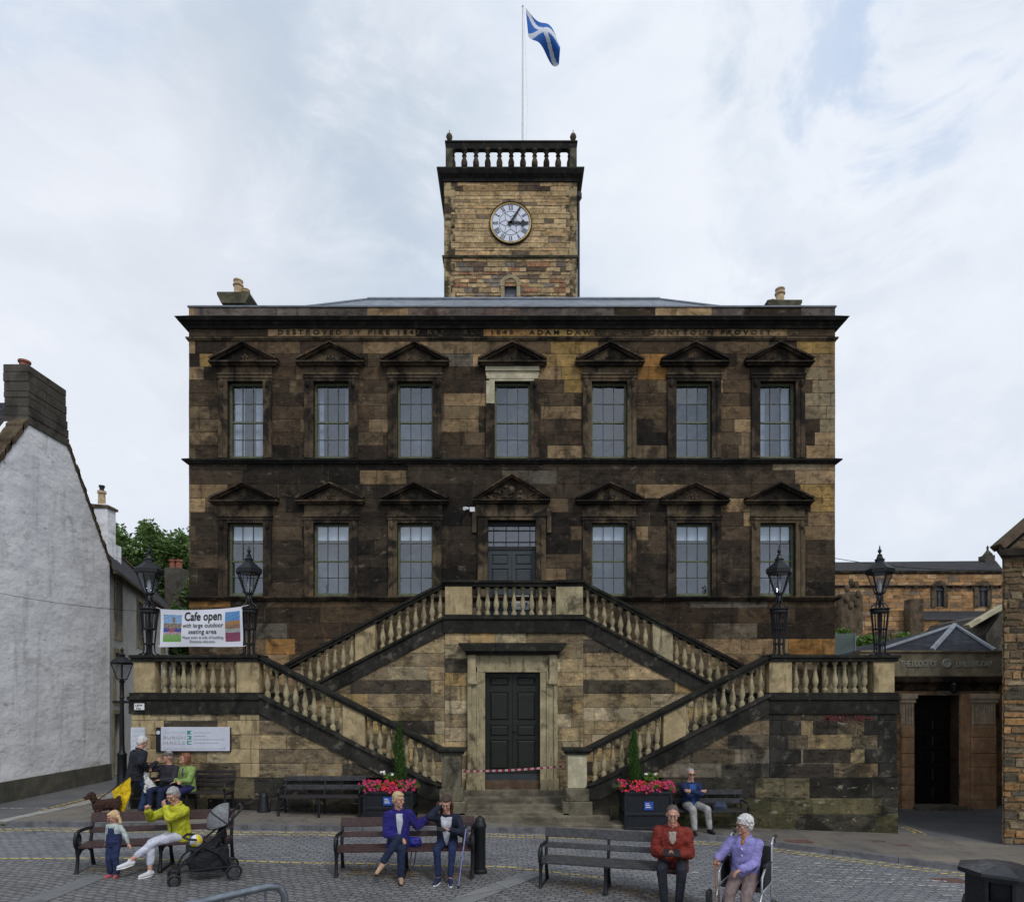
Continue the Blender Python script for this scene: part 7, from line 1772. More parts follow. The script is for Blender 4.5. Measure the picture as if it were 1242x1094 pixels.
    for q in (-1, 1):
        hj = P+rt.lerp(V((1, 0, 0)), .7).normalized()*q*.088*w; ft = V(pose['foot'][q]); kn, an = ik(hj, ft, .43*s, .42*s, pose.get('knee', {}).get(q, (q*.12, -1, .6)))
        legs[q] = (hj, kn, an); chain(body, [hj, kn, an], [.078*s, .05*s, .034*s]); fdir = V(pose.get('toe', {}).get(q, (q*.2, -1, -.0))).normalized()
        cap(body, an+V((0, 0, -.035*s)), an+fdir*.13*s+V((0, 0, -.045*s)), .032*s, .024*s, 10)
    me = remesh(body, .0085*max(.7, s), 2, name='person'); o = link('person', me, M['skin']); o.location = loc; o.rotation_euler.z = rz; tag(o, label, look.get('cat', 'person'))
    def child(nm, me_, mat, lab=None):
        c = bpy.data.objects.new(nm, me_); COL.objects.link(c); c.parent = o; me_.materials.append(mat)
        if lab: c['label'] = lab
        return c
    for q in (-1, 1):
        e = MB(); e.ell(hl(q*.030, -.0785, .014), (.0115*hk, .0075*hk, .0055*hk), Rh, 10, 8); me_ = e.mesh('eye', smooth=True); ey = child('eye', me_, M['eye_white'])
        e = MB(); e.ell(hl(q*.030, -.0855, .014), (.0055*hk, .003*hk, .0055*hk), Rh, 8, 6); c = bpy.data.objects.new('iris', e.mesh('iris', smooth=True)); COL.objects.link(c); c.parent = ey; c.data.materials.append(M['eye_dark'])
        e = MB(); e.tube([hl(q*.014, -.088, .034), hl(q*.032, -.088, .040), hl(q*.048, -.078, .034)], [.003*hk, .004*hk, .002*hk], 6); child('eyebrow', e.mesh('eyebrow'), look['hairmat'])
    e = MB(); e.ell(hl(0, -.0865, -.055), (.021*hk, .004*hk, .0045*hk), Rh, 10, 6); child('mouth', e.mesh('mouth', smooth=True), M['lip'])
    # trousers
    tr = MB(); inf = look.get('tinf', .014)*s; loft(tr, [(sp(t), (rx*w+inf), (ry*s+inf), *fr(t)) for t, rx, ry in [(-.11, .13, .10), (0, .157, .114), (.10, .146, .104)]])
    for q in (-1, 1):
        hj, kn, an = legs[q]; tl = look.get('tlen', .93); en = kn.lerp(an, tl); chain(tr, [hj, kn, en], [.083*s+inf, .056*s+inf, .040*s+inf*look.get('flare', 1.0)]); 
    child('trousers', remesh(tr, .012*max(.7, s), 3, .012*s, .09), look['trousers'])
    # shoes
    for q in (-1, 1):
        hj, kn, an = legs[q]; fdir = V(pose.get('toe', {}).get(q, (q*.2, -1, 0))).normalized(); shm = MB(); a0 = an+V((0, 0, -.040*s))-fdir*.035*s
        chain(shm, [a0, an+fdir*.06*s+V((0, 0, -.045*s)), an+fdir*.155*s+V((0, 0, -.052*s))], [.040*s, .040*s, .031*s], 10); cap(shm, an+V((0, 0, .0)), an+V((0, 0, -.04*s)), .036*s, .038*s)
        child('shoe', remesh(shm, .009*max(.7, s), 2), look['shoes'])
        so = MB(); sdv = fdir.cross(V((0, 0, 1))).normalized(); upv = sdv.cross(fdir).normalized()
        loft(so, [(a0-upv*.034*s-fdir*.012*s+fdir*.0*s, .02*s, .010*s, sdv, upv), (a0-upv*.036*s+fdir*.02*s, .036*s, .012*s, sdv, upv), (an+fdir*.09*s+V((0, 0, -.084*s)), .042*s, .012*s, sdv, upv), (an+fdir*.185*s+V((0, 0, -.078*s)), .018*s, .010*s, sdv, upv)], 10)
        child('sole', so.mesh('sole', smooth=True), look.get('sole', M['white_paint'] if look.get('whitesole') else M['black_text']))
    # top
    tp = MB(); inf = look.get('jinf', .022)*s; hem = look.get('hem', -.10)
    rg = [(hem, .158, .122), (0, .158, .118+belly*.6), (.12, .15, .106+belly), (.25, .148, .106+belly*.6), (.36, .162, .112), (.43, .155, .095), (.475, .10, .078), (.505, .065, .065)]
    loft(tp, [(sp(t), rx*w+inf, ry*s+inf, fr(t)[0], fr(t)[1]) for t, rx, ry in rg])
    for q in (-1, 1):
        a, el, wr = arms[q]; sl_ = look.get('sleeve', .93); chain(tp, [a-V((0, 0, .01*s)), el, el.lerp(wr, sl_)], [.052*s+inf, .044*s+inf*.9, .031*s+inf*.75])
        cap(tp, sp(.40), a-V((0, 0, .012*s)), .06*s+inf, .052*s+inf)
    child(look.get('topname', 'jacket'), remesh(tp, .012*max(.7, s), 3, look.get('disp', .016)*s, .08), look['top'])
    rt5, fw5 = fr(.5)
    if look.get('shirt'):      # shirt front in the open neck
        sf = MB(); z0 = look.get('shirtlow', .18); wd = look.get('shirtw', .05)
        loft(sf, [(sp(z0)-fr(z0)[1]*(.098*s+belly*.5*s+inf), wd*.3*s, .018*s, *fr(z0)), (sp(.36)-fr(.36)[1]*(.104*s+inf), wd*s, .018*s, *fr(.36)), (sp(.46)-fr(.46)[1]*(.066*s+inf), wd*1.15*s, .022*s, *fr(.46)), (sp(.50)-fw5*.045*s, .055*s, .03*s, *fr(.5))], 14)
        child('shirt', remesh(sf, .009, 2), look['shirt'])
    if look.get('collar'):
        cl_ = MB(); n = 16; pts = []
        for k in range(n+1):
            a = math.pi*(-.42)+math.pi*1.84*k/n; pts.append(sp(.50+.03*math.sin(a)*0)+rt5*math.cos(a)*.078*s+fw5*math.sin(a)*.072*s+up*(.02*s+.018*math.sin(a)*s))
        cl_.tube(pts, .017*s, 8); child('collar', cl_.mesh('collar', smooth=True), look['top'])
    if look.get('scarf'):
        cl_ = MB(); n = 14; cl_.tube([sp(.51)+rt5*math.cos(2*math.pi*k/n)*.066*s+fw5*math.sin(2*math.pi*k/n)*.064*s+up*.012*math.sin(3*k)*s for k in range(n)], .02*s, 8, closed=True); cap(cl_, sp(.50)-fw5*.075*s, sp(.43)-fw5*.11*s, .030*s, .024*s); child('scarf', remesh(cl_, .009, 1), look['scarf'])
    if look.get('front'):
        zf = MB(); pts = [sp(t)-fr(t)[1]*(q_*s+inf+belly*.9+.012*s) for t, q_ in ((-.06, .122), (.06, .112), (.16, .108), (.28, .108), (.37, .108), (.44, .088))]
        if look['front'] == 'zip': zf.tube(pts, .006*s, 6); child('zip', zf.mesh('zip', smooth=True), M['black_text'])
        else:
            for k in (1, 2, 3, 4): zf = MB(); zf.ell(pts[k], (.011*s, .006*s, .011*s), None, 8, 6); child('button', zf.mesh('button', smooth=True), M['white_paint'])
    # hair
    hm = look['hairmat']; st = look['hair']; h = MB()
    if st in ('short', 'crop', 'curly', 'bob', 'long', 'pony'):
        k = {'crop': .0, 'short': .006, 'curly': .014, 'bob': .010, 'long': .003, 'pony': .004}[st]
        h.ell(hl(0, .026, .046), ((.076+k)*hk, (.088+k)*hk, (.082+k)*hk), Rh, 16, 12)
        if st != 'crop':
            h.ell(hl(0, .045, .0), ((.072+k)*hk, (.062+k)*hk, (.075+k)*hk), Rh, 14, 10)
            h.ell(hl(.0, -.045, .088), (.052*hk, .035*hk, .022*hk), Rh, 12, 8)
        else: h.ell(hl(0, .05, -.0), (.066*hk, .05*hk, .06*hk), Rh, 12, 8)
        if st in ('bob', 'long'):
            for q in (-1, 1):
                zl = -.10 if st == 'bob' else -.20
                chain(h, [hl(q*.062, .0, .03), hl(q*.078, .015, -.04), hl(q*.072, .015 if st == 'bob' else -.02, zl)], [.028*hk, .03*hk, .018*hk], 8)
            chain(h, [hl(0, .07, .0), hl(0, .075, -.09), hl(0, .075, -.10 if st == 'bob' else -.19)], [.06*hk, .055*hk, .035*hk], 10)
        if st == 'pony':
            q = look.get('ponyside', 1); chain(h, [hl(q*.06, .06, .02), hl(q*.095, .07, -.02), hl(q*.10, .06, -.12), hl(q*.085, .05, -.19)], [.02*hk, .03*hk, .028*hk, .010*hk], 8); h.ell(hl(0, -.055, .078), (.055*hk, .032*hk, .022*hk), Rh, 10, 8)
        if st == 'curly':
            rr = random.Random(4)
            for _ in range(70):
                d = V((rr.gauss(0, 1), rr.gauss(0, 1)+.4, rr.gauss(0, 1)+.5)).normalized()
                if d.y < -.45 and d.z < .55: continue
                h.ell(hl(d.x*.088, .026+d.y*.095, .04+d.z*.09), (.018*hk,)*3, None, 7, 5)
        child('hair', remesh(h, .0070, 1, .014, .018), hm)
    if look.get('cap'):
        c = MB(); c.ell(hl(0, .015, .055), (.086*hk, .104*hk, .062*hk), Rh, 16, 10); cm = child('cap', remesh(c, .008, 1), look['cap']); c = MB(); c.ell(hl(0, -.105, .050), (.06*hk, .055*hk, .008*hk), Rh @ Euler((.18, 0, 0)).to_matrix(), 14, 6)
        k_ = bpy.data.objects.new('cap_peak', c.mesh('cap_peak', smooth=True)); COL.objects.link(k_); k_.parent = cm; k_.data.materials.append(look['cap'])
    if look.get('glasses'):
        g = MB(); dark = look['glasses'] == 'dark'
        for q in (-1, 1):
            if dark: g.ell(hl(q*.031, -.094, .012), (.026*hk, .005*hk, .018*hk), Rh, 12, 6)
            else: g.tube([hl(q*.031+.023*math.cos(a), -.098, .010+.017*math.sin(a)) for a in [k*math.pi/6 for k in range(12)]], .0022, 5, closed=True)
            g.tube([hl(q*.056, -.092, .016), hl(q*.078, .01, .014)], .003, 5)
        g.tube([hl(-.009, -.098, .014), hl(.009, -.098, .014)], .003, 5)
        child('glasses', g.mesh('glasses', smooth=True), M['black_text'])
    o['_w'] = 0; del o['_w']
    return o, child, dict(arms=arms, legs=legs, Hc=Hc, hl=hl, sp=sp)
def bench_place(key, px, turn=0):
    c, ang, L = benches[key]; d = V((math.cos(ang), math.sin(ang), 0)); n = V((-math.sin(ang), math.cos(ang), 0))
    u = 0; best = None
    for i in range(-150, 151):
        u = i*.01; q = c+d*u; pxx = 621+q.x*FPX/q.y
        if best is None or abs(pxx-px) < best[0]: best = (abs(pxx-px), q)
    q = best[1]; return V((q.x, q.y, zg(q.x)+RD))-n*.03, ang+R(turn)
SEAT = .45
DK = mat_cloth('black jacket cloth', (.015, .017, .024)); JN = mat_cloth('blue jeans', (.03, .055, .14), .9, .5, 12); DJN = mat_cloth('dark navy denim', (.012, .02, .05), .9, .5, 12)
GREYH, WHITEH, BLONDH, BROWNH, REDH = mat_hair('grey hair', (.33, .32, .31)), mat_hair('white hair', (.62, .60, .58)), mat_hair('blonde hair', (.52, .38, .20)), mat_hair('dark brown hair', (.05, .022, .014)), mat_hair('auburn hair', (.20, .075, .03))
SHB = mat_plain('black shoe leather', (.015, .014, .014), .5, .2, 20); SHW = mat_plain('white canvas shoe', (.55, .55, .57), .7, .1, 20); SHP = mat_plain('pink boot', (.45, .11, .13), .6, .1, 20); SHT = mat_plain('tan shoe', (.28, .13, .05), .6, .2, 20); SHN = mat_plain('navy shoe', (.015, .02, .06), .6, .2, 20)
def seated(px_hands, feet, **k):
    d = dict(hip=SEAT+.085, hand=px_hands, foot=feet); d.update(k); return d
FY_ = -.46      # where a seated foot stands, in front of the hips
# --- purple-blue jacket woman on the middle bench
loc, rz = bench_place('C', 484, 6)
person('short-haired blonde woman in a blue quilted jacket with legs crossed on the middle bench', loc, rz,
       seated({-1: (.03, -.26, .64), 1: (.50, .12, .90)}, {1: (.04, FY_-.02, .09), -1: (-.24, -.52, .33)}, head=(38, 4, 0), lean=3, twist=12, elbow={-1: (-.8, .1, -.5), 1: (.4, .3, -.7)},
              knee={-1: (.75, -.5, 1.0), 1: (-.1, -1, .5)}, toe={-1: (-.5, -.75, -.45), 1: (.05, -1, 0)}, hdir={-1: (.4, -.8, -.3), 1: (.55, -.45, -.6)}, palm={1: (0, -.6, -.8), -1: (0, 0, -1)}, curl={1: .5, -1: .4}),
       dict(top=mat_cloth('royal blue quilted jacket', (.045, .035, .30), .5, .9, 9, 16), trousers=DJN, shoes=mat_plain('beige shoe', (.38, .24, .16), .6, .2, 20), hair='short', hairmat=BLONDH, collar=1, shirt=mat_cloth('pale patterned blouse', (.45, .47, .52), .8, .3, 50), shirtlow=.10, shirtw=.062, w=1.0, jinf=.03, hem=-.12, disp=.03), s=1.0)
# --- brunette woman with phone
loc, rz = bench_place('C', 543, -3)
bru, bch, bi = person('dark-haired woman in a navy cardigan looking at a phone on the middle bench', loc, rz,
       seated({-1: (-.105, -.20, 1.14), 1: (.07, -.34, .80)}, {1: (.09, FY_-.05, .09), -1: (-.10, FY_, .09)}, head=(-6, 24, 4), lean=13, elbow={-1: (-.6, -.3, -.9), 1: (.7, .1, -.7)}, hdir={-1: (.2, .25, .9), 1: (-.7, -.5, .1)}, palm={-1: (1, .2, 0), 1: (-.2, .2, .9)}, curl={-1: .8, 1: .6}, toe={1: (.15, -1, 0), -1: (-.25, -1, 0)}),
       dict(top=mat_cloth('navy cardigan', (.012, .014, .030)), trousers=mat_cloth('navy trousers', (.014, .022, .07)), tinf=.006, shoes=SHN, whitesole=1, sole=M['white_paint'], hair='long', fringe=1, hairmat=BROWNH, shirt=mat_cloth('white top', (.52, .53, .60), .8, .3), shirtlow=.0, shirtw=.085, w=.97, tlen=.9, jinf=.02), s=1.0)
a, el, wr = bi['arms'][1]; mb = MB(); hd = V((-.8, -.3, .5)).normalized(); mb.beam(wr+V((-.06, -.07, .01)), wr+V((-.19, -.09, .04)), .075, .010, (0, -.6, .8)); me_ = mb.mesh('phone'); ph = link('mobile_phone', me_, M['black_text']); ph.matrix_world = bru.matrix_world; ph.location = loc; ph.rotation_euler.z = rz; tag(ph, "black phone in the dark-haired woman's hand", 'phone')
# handbags and stick on / by the bench
c, ang, L = benches['C']
def bag(name, px, base_z, wx, h, mat, label, Y=None, strap=True, strapdown=False):
    cc, ag, LL = benches['C']; best = min((cc+V((math.cos(ag), math.sin(ag), 0))*(i*.01) for i in range(-120, 121)), key=lambda q: abs(621+q.x*FPX/q.y-px)); x, y = best.x, best.y-.03; z = zg(x)+RD+base_z
    mb = MB(); loft(mb, [(V((x, y, z)), wx, .05, V((1, 0, 0)), V((0, 1, 0))), (V((x, y, z+h*.35)), wx*1.15, .075, V((1, 0, 0)), V((0, 1, 0))), (V((x, y, z+h*.8)), wx, .055, V((1, 0, 0)), V((0, 1, 0))), (V((x, y, z+h)), wx*.85, .02, V((1, 0, 0)), V((0, 1, 0)))], 16)
    o = link(name, remesh(mb, .01, 2, .012, .05), mat); tag(o, label, 'bag')
    s_ = MB()
    if strapdown: s_.tube([(x+wx*.6, y-.05, z+h*.5), (x+.05, y-.14, z), (x+.03, y-.22, z-.2), (x+.0, y-.25, z-.28), (x-.04, y-.24, z-.22), (x-.02, y-.16, z-.02)], .009, 6)
    else: s_.tube([(x-wx*.6, y, z+h*.9), (x-wx*.5, y, z+h*1.5), (x+wx*.5, y, z+h*1.5), (x+wx*.6, y, z+h*.9)], .009, 6)
    st = link('strap', s_.mesh('strap', smooth=True), M['eye_dark'], o); return o
bag('handbag', 503, .455, .10, .15, mat_cloth('blue bag leather', (.02, .02, .22), .4, .3), 'small blue handbag on the middle bench, strap hanging down', strapdown=True)
bag('shoulder_bag', 568, .455, .09, .26, mat_plain('black and silver bag', (.06, .05, .06), .3, .9, 25), 'black and silver patterned bag at the right end of the middle bench')
p = gp(556, 1077, RD); t = thing('walking_stick', p, 'metal walking stick leaning on the middle bench beside the dark-haired woman', 'walking stick')
mb = MB(); tt = V((p.x+.10, p.y+.22, p.z+.86)); mb.tube([p+V((0, 0, .02)), tt], [.010, .012], 8); part('shaft', mb, mat_plain('bluish metal tube', (.22, .22, .42), .3, .2, 20, .6), t, smooth=True)
mb = MB(); mb.tube([tt, tt+V((0, 0, .04)), tt+V((.05, 0, .055)), tt+V((.10, -.01, .03))], .014, 8); part('handle', mb, M['black_text'], t, smooth=True); mb = MB(); mb.lathe([(.017, 0), (.014, .04)], p, 8); part('ferrule', mb, M['black_text'], t)
# --- woman in yellow, left bench
loc, rz = bench_place('L', 219, -30)
person('grey-haired woman in a bright yellow jacket and white trousers on the left bench', loc, rz,
       seated({-1: (-.22, -.40, .98), 1: (-.02, -.26, 1.02)}, {-1: (-.06, -.50, .09), 1: (-.22, -.70, .28)}, head=(12, 26, 0), lean=9, elbow={-1: (-.8, -.1, -.8), 1: (.8, -.2, -.7)}, knee={1: (-.1, -.5, 1.2), -1: (-.2, -1, .5)},
              toe={1: (-.45, -1, -.15), -1: (-.1, -1, 0)}, hdir={-1: (0, -.3, 1), 1: (-.3, -.2, .9)}, palm={-1: (.6, -.3, 0), 1: (-.2, .8, .2)}, curl={-1: 1.1, 1: .9}),
       dict(top=mat_cloth('yellow green jacket', (.44, .44, .025), .7, .8), trousers=mat_cloth('white trousers', (.52, .53, .62), .85, .5), tlen=.72, shoes=SHW, whitesole=1, sole=M['white_paint'], hair='short', hairmat=GREYH, collar=1, front='zip', w=1.0, jinf=.028, disp=.028), s=.98)
# --- toddler girl standing against the left bench
p = gp(137, 1064, RD)
kid, kch, ki = person('small blonde girl in blue dungarees standing against the left bench', (p.x, p.y+.02, p.z), R(-6),
       dict(hip=.525, lean=-2, hand={-1: (-.19, .09, .47), 1: (.20, .07, .46)}, foot={-1: (-.055, .0, .055), 1: (.055, .0, .055)}, knee={-1: (0, -1, .1), 1: (0, -1, .1)}, head=(-42, 18, 0), elbow={-1: (-.7, .6, 0), 1: (.7, .6, 0)}, hdir={-1: (-.5, .2, -.4), 1: (.5, -.2, -.4)}, curl={-1: .2, 1: .2}),
       dict(cat='person', top=mat_cloth('pale mint top', (.42, .48, .46), .9, .4), topname='top', trousers=mat_cloth('blue dungarees', (.02, .03, .085), .9, .5), shoes=SHP, sole=SHP, hair='pony', ponyside=1, hairmat=mat_hair('light blonde hair', (.62, .42, .22)), w=.98, hem=.04, tinf=.03, jinf=.016, sleeve=.85), s=.56, headk=1.32)
bb = MB(); sp_ = ki['sp']
loft(bb, [(sp_(.0), .115, .095, V((1, 0, 0)), V((0, 1, 0))), (sp_(.14), .105, .090, V((1, 0, 0)), V((0, 1, 0))), (sp_(.24), .092, .088, V((1, 0, 0)), V((0, 1, 0)))], 16)
bb2 = MB(); bb2.ell(sp_(.30)+V((0, -.062, 0)), (.055, .022, .06)); merge(bb, bb2)
for q in (-1, 1): bb.tube([sp_(.36)+V((q*.04, -.078, 0)), sp_(.44)+V((q*.05, -.045, .0)), sp_(.46)+V((q*.05, .03, 0)), sp_(.3)+V((q*.04, .08, 0))], .009, 6)
kch('bib', remesh(bb, .008, 1), kid.children[-2].data.materials[0] if False else bpy.data.materials['blue dungarees'])
# --- man in the red jacket, right bench
loc, rz = bench_place('R', 816, -2)
red, rch, ri = person('man in a rust red jacket holding a tablet on the right bench', loc, rz,
       seated({-1: (-.12, -.34, .74), 1: (.10, -.34, .74)}, {-1: (-.10, FY_-.04, .09), 1: (.10, FY_-.04, .09)}, head=(4, 12, 0), lean=6, elbow={-1: (-.45, .5, -.8), 1: (.45, .5, -.8)}, hdir={-1: (.8, -.5, 0), 1: (-.8, -.5, 0)}, palm={-1: (.2, 0, .9), 1: (-.2, 0, .9)}, curl={-1: .6, 1: .6}),
       dict(top=mat_cloth('rust red jacket', (.19, .022, .013), .6, .7), trousers=mat_cloth('charcoal trousers', (.018, .02, .03)), shoes=SHT, sole=SHT, hair='crop', hairmat=mat_hair('greying brown hair', (.10, .075, .06)), collar=1, shirt=mat_cloth('striped pale shirt', (.35, .30, .26), .8, .3, 60), shirtlow=.30, shirtw=.05, w=1.12, belly=.03, jinf=.034, hem=-.12, disp=.03), s=1.09)
mb = MB(); mb.beam((-.12, -.42, .77), (.12, -.42, .77), .17, .014, (0, -.35, 1)); t = link('tablet', mb.mesh('tablet'), M['black_text']); t.location = loc; t.rotation_euler.z = rz; tag(t, 'dark tablet held by the man in the red jacket', 'tablet')
# --- man in sunglasses, right wall bench
BL = bpy.data.objects
def wall_loc(px, Y): return V((X(px, Y), Y, zg(X(px, Y))))
loc = wall_loc(838, 14.30)
person('grey-haired man in sunglasses and navy jacket with folded arms on the wall bench', loc, R(8),
       seated({-1: (.11, -.235, .86), 1: (-.10, -.26, .88)}, {-1: (-.13, FY_-.03, .09), 1: (.24, FY_+.04, .09)}, head=(-6, 2, 0), lean=-2, elbow={-1: (-.9, -.2, -.5), 1: (.9, -.2, -.5)}, hdir={-1: (.9, -.1, .1), 1: (-.9, -.1, .1)}, palm={-1: (0, 1, 0), 1: (0, 1, 0)}, curl={-1: .3, 1: .4}),
       dict(top=mat_cloth('navy jacket', (.012, .022, .07)), trousers=mat_cloth('stone grey trousers', (.32, .31, .30)), tinf=.022, shoes=SHB, hair='crop', hairmat=GREYH, glasses='dark', shirt=mat_cloth('bright blue polo', (.02, .07, .24), .8, .4), shirtlow=.03, shirtw=.08, w=1.1, jinf=.024), s=1.02)
bg_ = MB(); q = wall_loc(873, 14.2); q.z += .45; loft(bg_, [(q, .16, .07, V((1, 0, 0)), V((0, 1, 0))), (q+V((0, 0, .10)), .17, .09, V((1, 0, 0)), V((0, 1, 0))), (q+V((.02, 0, .2)), .09, .04, V((1, 0, 0)), V((0, 1, 0)))], 14)
o = link('rucksack', remesh(bg_, .012, 2, .03, .07), mat_cloth('slate blue rucksack', (.035, .045, .075))); tag(o, 'dark slate rucksack on the wall bench beside the man in sunglasses', 'bag')
# --- couple on the left wall bench
loc = wall_loc(206, 14.28)
person('man in flat cap and dark sweater, hand at his mouth, on the wall bench', loc, R(-12),
       seated({-1: (-.12, -.24, 1.13), 1: (.02, -.30, .74)}, {-1: (-.10, FY_-.02, .09), 1: (.13, FY_, .09)}, head=(-34, 0, 0), lean=4, elbow={-1: (-.8, -.2, -.8), 1: (.8, .2, -.5)}, hdir={-1: (.25, .2, .8), 1: (-.8, -.4, -.1)}, palm={-1: (.3, .9, 0), 1: (0, 0, -1)}, curl={-1: 1.0, 1: .4}),
       dict(top=mat_cloth('charcoal sweater', (.03, .028, .036)), topname='sweater', trousers=DJN, shoes=SHB, hair='crop', hairmat=GREYH, cap=mat_cloth('grey tweed cap', (.15, .13, .12), .95, .5, 60), w=1.12, belly=.03), s=1.02)
loc = wall_loc(228, 14.28)
person('auburn-haired woman in a light green fleece on the wall bench', loc, R(-14),
       seated({-1: (.02, -.32, .72), 1: (-.03, -.30, .70)}, {-1: (-.05, FY_-.02, .09), 1: (.12, FY_-.03, .09)}, head=(-32, -12, 0), lean=6, elbow={-1: (-.9, .2, -.5), 1: (.9, .1, -.5)}, hdir={-1: (.7, -.6, -.2), 1: (-.7, -.6, -.2)}, curl={-1: .4, 1: .4}),
       dict(top=mat_cloth('light green fleece', (.21, .30, .09), .95, .6), trousers=mat_cloth('indigo trousers', (.02, .02, .09)), shoes=SHB, hair='bob', hairmat=REDH, shirt=mat_cloth('dark top', (.08, .09, .08)), shirtlow=.26, shirtw=.035, w=.98, jinf=.026), s=.97)
# --- standing man with the lead
p = gp(163, 987); loc = V((X(164, p.y), p.y, zg(p.x)))
sm, smc, si = person('white-haired man in black jacket and jeans standing back turned, holding dog leads', loc, R(148),
       dict(hip=.88, lean=10, hand={-1: (-.28, -.12, 1.02), 1: (.16, -.30, 1.10)}, foot={-1: (-.04, -.10, .09), 1: (.12, .44, .09)}, knee={-1: (0, -1, 0), 1: (0, -1, 0)}, head=(-8, 22, 0), elbow={-1: (-.6, .7, -.2), 1: (.6, .7, -.2)}, curl={-1: 1.2, 1: 1.2}, toe={-1: (-.1, -1, 0), 1: (.2, -1, 0)}),
       dict(top=DK, trousers=JN, shoes=SHB, hair='short', hairmat=WHITEH, collar=1, w=1.08, jinf=.034, hem=-.16, tinf=.024, disp=.03), s=1.02)
# --- woman in the wheelchair
wy = 8.45; wx_ = X(904, wy); wz = zg(wx_)+RD; WL = V((wx_, wy, wz)); WR = R(-34)
person('white-haired woman in a lilac jacket sitting in the wheelchair with a stick', WL, WR,
       dict(hip=.72, lean=3, hand={-1: (-.27, -.34, .94), 1: (.02, -.33, .84)}, foot={-1: (-.10, -.56, .17), 1: (.10, -.54, .17)}, head=(-40, 5, 0), elbow={-1: (-.5, .5, -.7), 1: (.55, .5, -.7)}, hdir={-1: (.0, -.6, -.7), 1: (-.5, -.6, -.5)}, palm={-1: (.8, 0, -.2), 1: (0, -.2, -.9)}, curl={-1: 1.2, 1: .4}, toe={-1: (-.1, -1, 0), 1: (.15, -1, 0)}),
       dict(top=mat_cloth('lilac jacket', (.235, .215, .47), .8, .6), trousers=mat_cloth('taupe trousers', (.17, .125, .12)), tinf=.024, shoes=SHB, hair='curly', hairmat=WHITEH, collar=1, front='buttons', glasses='clear', scarf=mat_plain('patterned scarf', (.30, .12, .03), .8, .8, 45), w=1.02, jinf=.026, hem=-.12, belly=.02, disp=.025), s=.96)
t = thing('wheelchair', WL, 'folding wheelchair with a silver frame and black seat under the white-haired woman', 'wheelchair', None, WR); t.scale = (1.1, 1.08, 1.14)
M['chrome'] = mat_plain('silver tube', (.45, .46, .48), .3, .1, 20, .8, 0); M['black_vinyl'] = mat_plain('black vinyl', (.012, .012, .014), .5, .2, 20, 0, .2); M['tyre'] = mat_plain('grey tyre', (.06, .055, .05), .8, .2, 20)
def lpart(nm, mb, mat, par, smooth=True, off=None):      # local coordinates of a rotated thing
    me_ = mb.mesh(nm); fixn(me_); 
    if smooth: me_.polygons.foreach_set('use_smooth', [True]*len(me_.polygons)); me_.set_sharp_from_angle(angle=R(45))
    return link(nm, me_, mat, par)
for q in (-1, 1):
    x = q*.245; mb = MB()
    mb.tube([(x, .24, .26), (x, .24, .95), (x, .30, 1.0), (x, .40, 1.0)], .013, 8); mb.tube([(x, .24, .50), (x, -.24, .50), (x, -.36, .40), (x, -.50, .14)], .013, 8); mb.tube([(x, .24, .74), (x, -.10, .74), (x, -.24, .66), (x, -.26, .50), (x, -.22, .20)], .013, 8)
    mb.tube([(x, .22, .24), (x, -.24, .24)], .012, 8); mb.tube([(x*.9, -.50, .13), (x*.35, -.56, .12)], .010, 8)
    lpart('side_frame', mb, M['chrome'], t)
    mb = MB(); mb.box(x-.028, x+.028, -.14, .16, .745, .775, bev=.01); lpart('armrest', mb, M['black_vinyl'], t); mb = MB(); mb.box(x-.006, x+.006, -.14, .22, .53, .73); lpart('side_guard', mb, M['black_vinyl'], t)
    mb = MB(); mb.tube([(x, .38, 1.0), (x, .49, 1.0)], .018, 8); mb.tube([(x, .40, .975), (x, .46, .93)], .008, 6); lpart('handle_grip', mb, M['black_vinyl'], t)
    for (wy_, wr_, nm) in ((.20, .16, 'rear_wheel'), (-.27, .095, 'castor')):
        xx = x+q*.035; mb = MB(); mb.tube([(xx, wy_+wr_*math.cos(a), wr_+wr_*.9*math.sin(a)) for a in [k*math.pi/12 for k in range(24)]], .018 if wr_ > .1 else .016, 8, closed=True); wl_ = lpart(nm, mb, M['tyre'], t)
        mb = MB()
        for k in range(8): a = k*math.pi/4; mb.tube([(xx, wy_, wr_), (xx, wy_+wr_*.88*math.cos(a), wr_+wr_*.8*math.sin(a))], .004, 5)
        mb.tube([(xx-.02, wy_, wr_), (xx+.02, wy_, wr_)], .022, 8); lpart('spokes', mb, M['chrome'], wl_)
    mb = MB(); mb.box(x*.5-.07, x*.5+.07, -.66, -.50, .10, .115, bev=.004); lpart('footplate', mb, M['black_vinyl'], t)
mb = MB(); mb.box(-.30-.02, -.27, -.52, -.40, .24, .50, bev=.012); lpart('calf_pad', mb, M['black_vinyl'], t, label if False else True)
mb = MB(); mb.box(-.235, .235, -.22, .23, .485, .515, bev=.01); lpart('seat', mb, M['black_vinyl'], t); mb = MB(); mb.box(-.235, .235, .225, .25, .52, .92, bev=.01); lpart('backrest', mb, M['black_vinyl'], t)
mb = MB(); mb.tube([(-.22, .05, .25), (.22, .05, .48)], .010, 6); mb.tube([(.22, .07, .25), (-.22, .07, .48)], .010, 6); lpart('cross_brace', mb, M['chrome'], t)
t = thing('walking_stick', WL, "wooden walking stick in the wheelchair user's raised hand", 'walking stick', None, WR)
mb = MB(); mb.tube([(-.26, -.44, .91), (-.24, -.47, .10)], [.012, .009], 8); lpart('shaft', mb, M['wood_stick'] if 'wood_stick' in M else SHT, t); mb = MB(); mb.tube([(-.26, -.38, .91), (-.26, -.44, .93), (-.26, -.49, .90)], .014, 8); lpart('handle', mb, SHT, t)

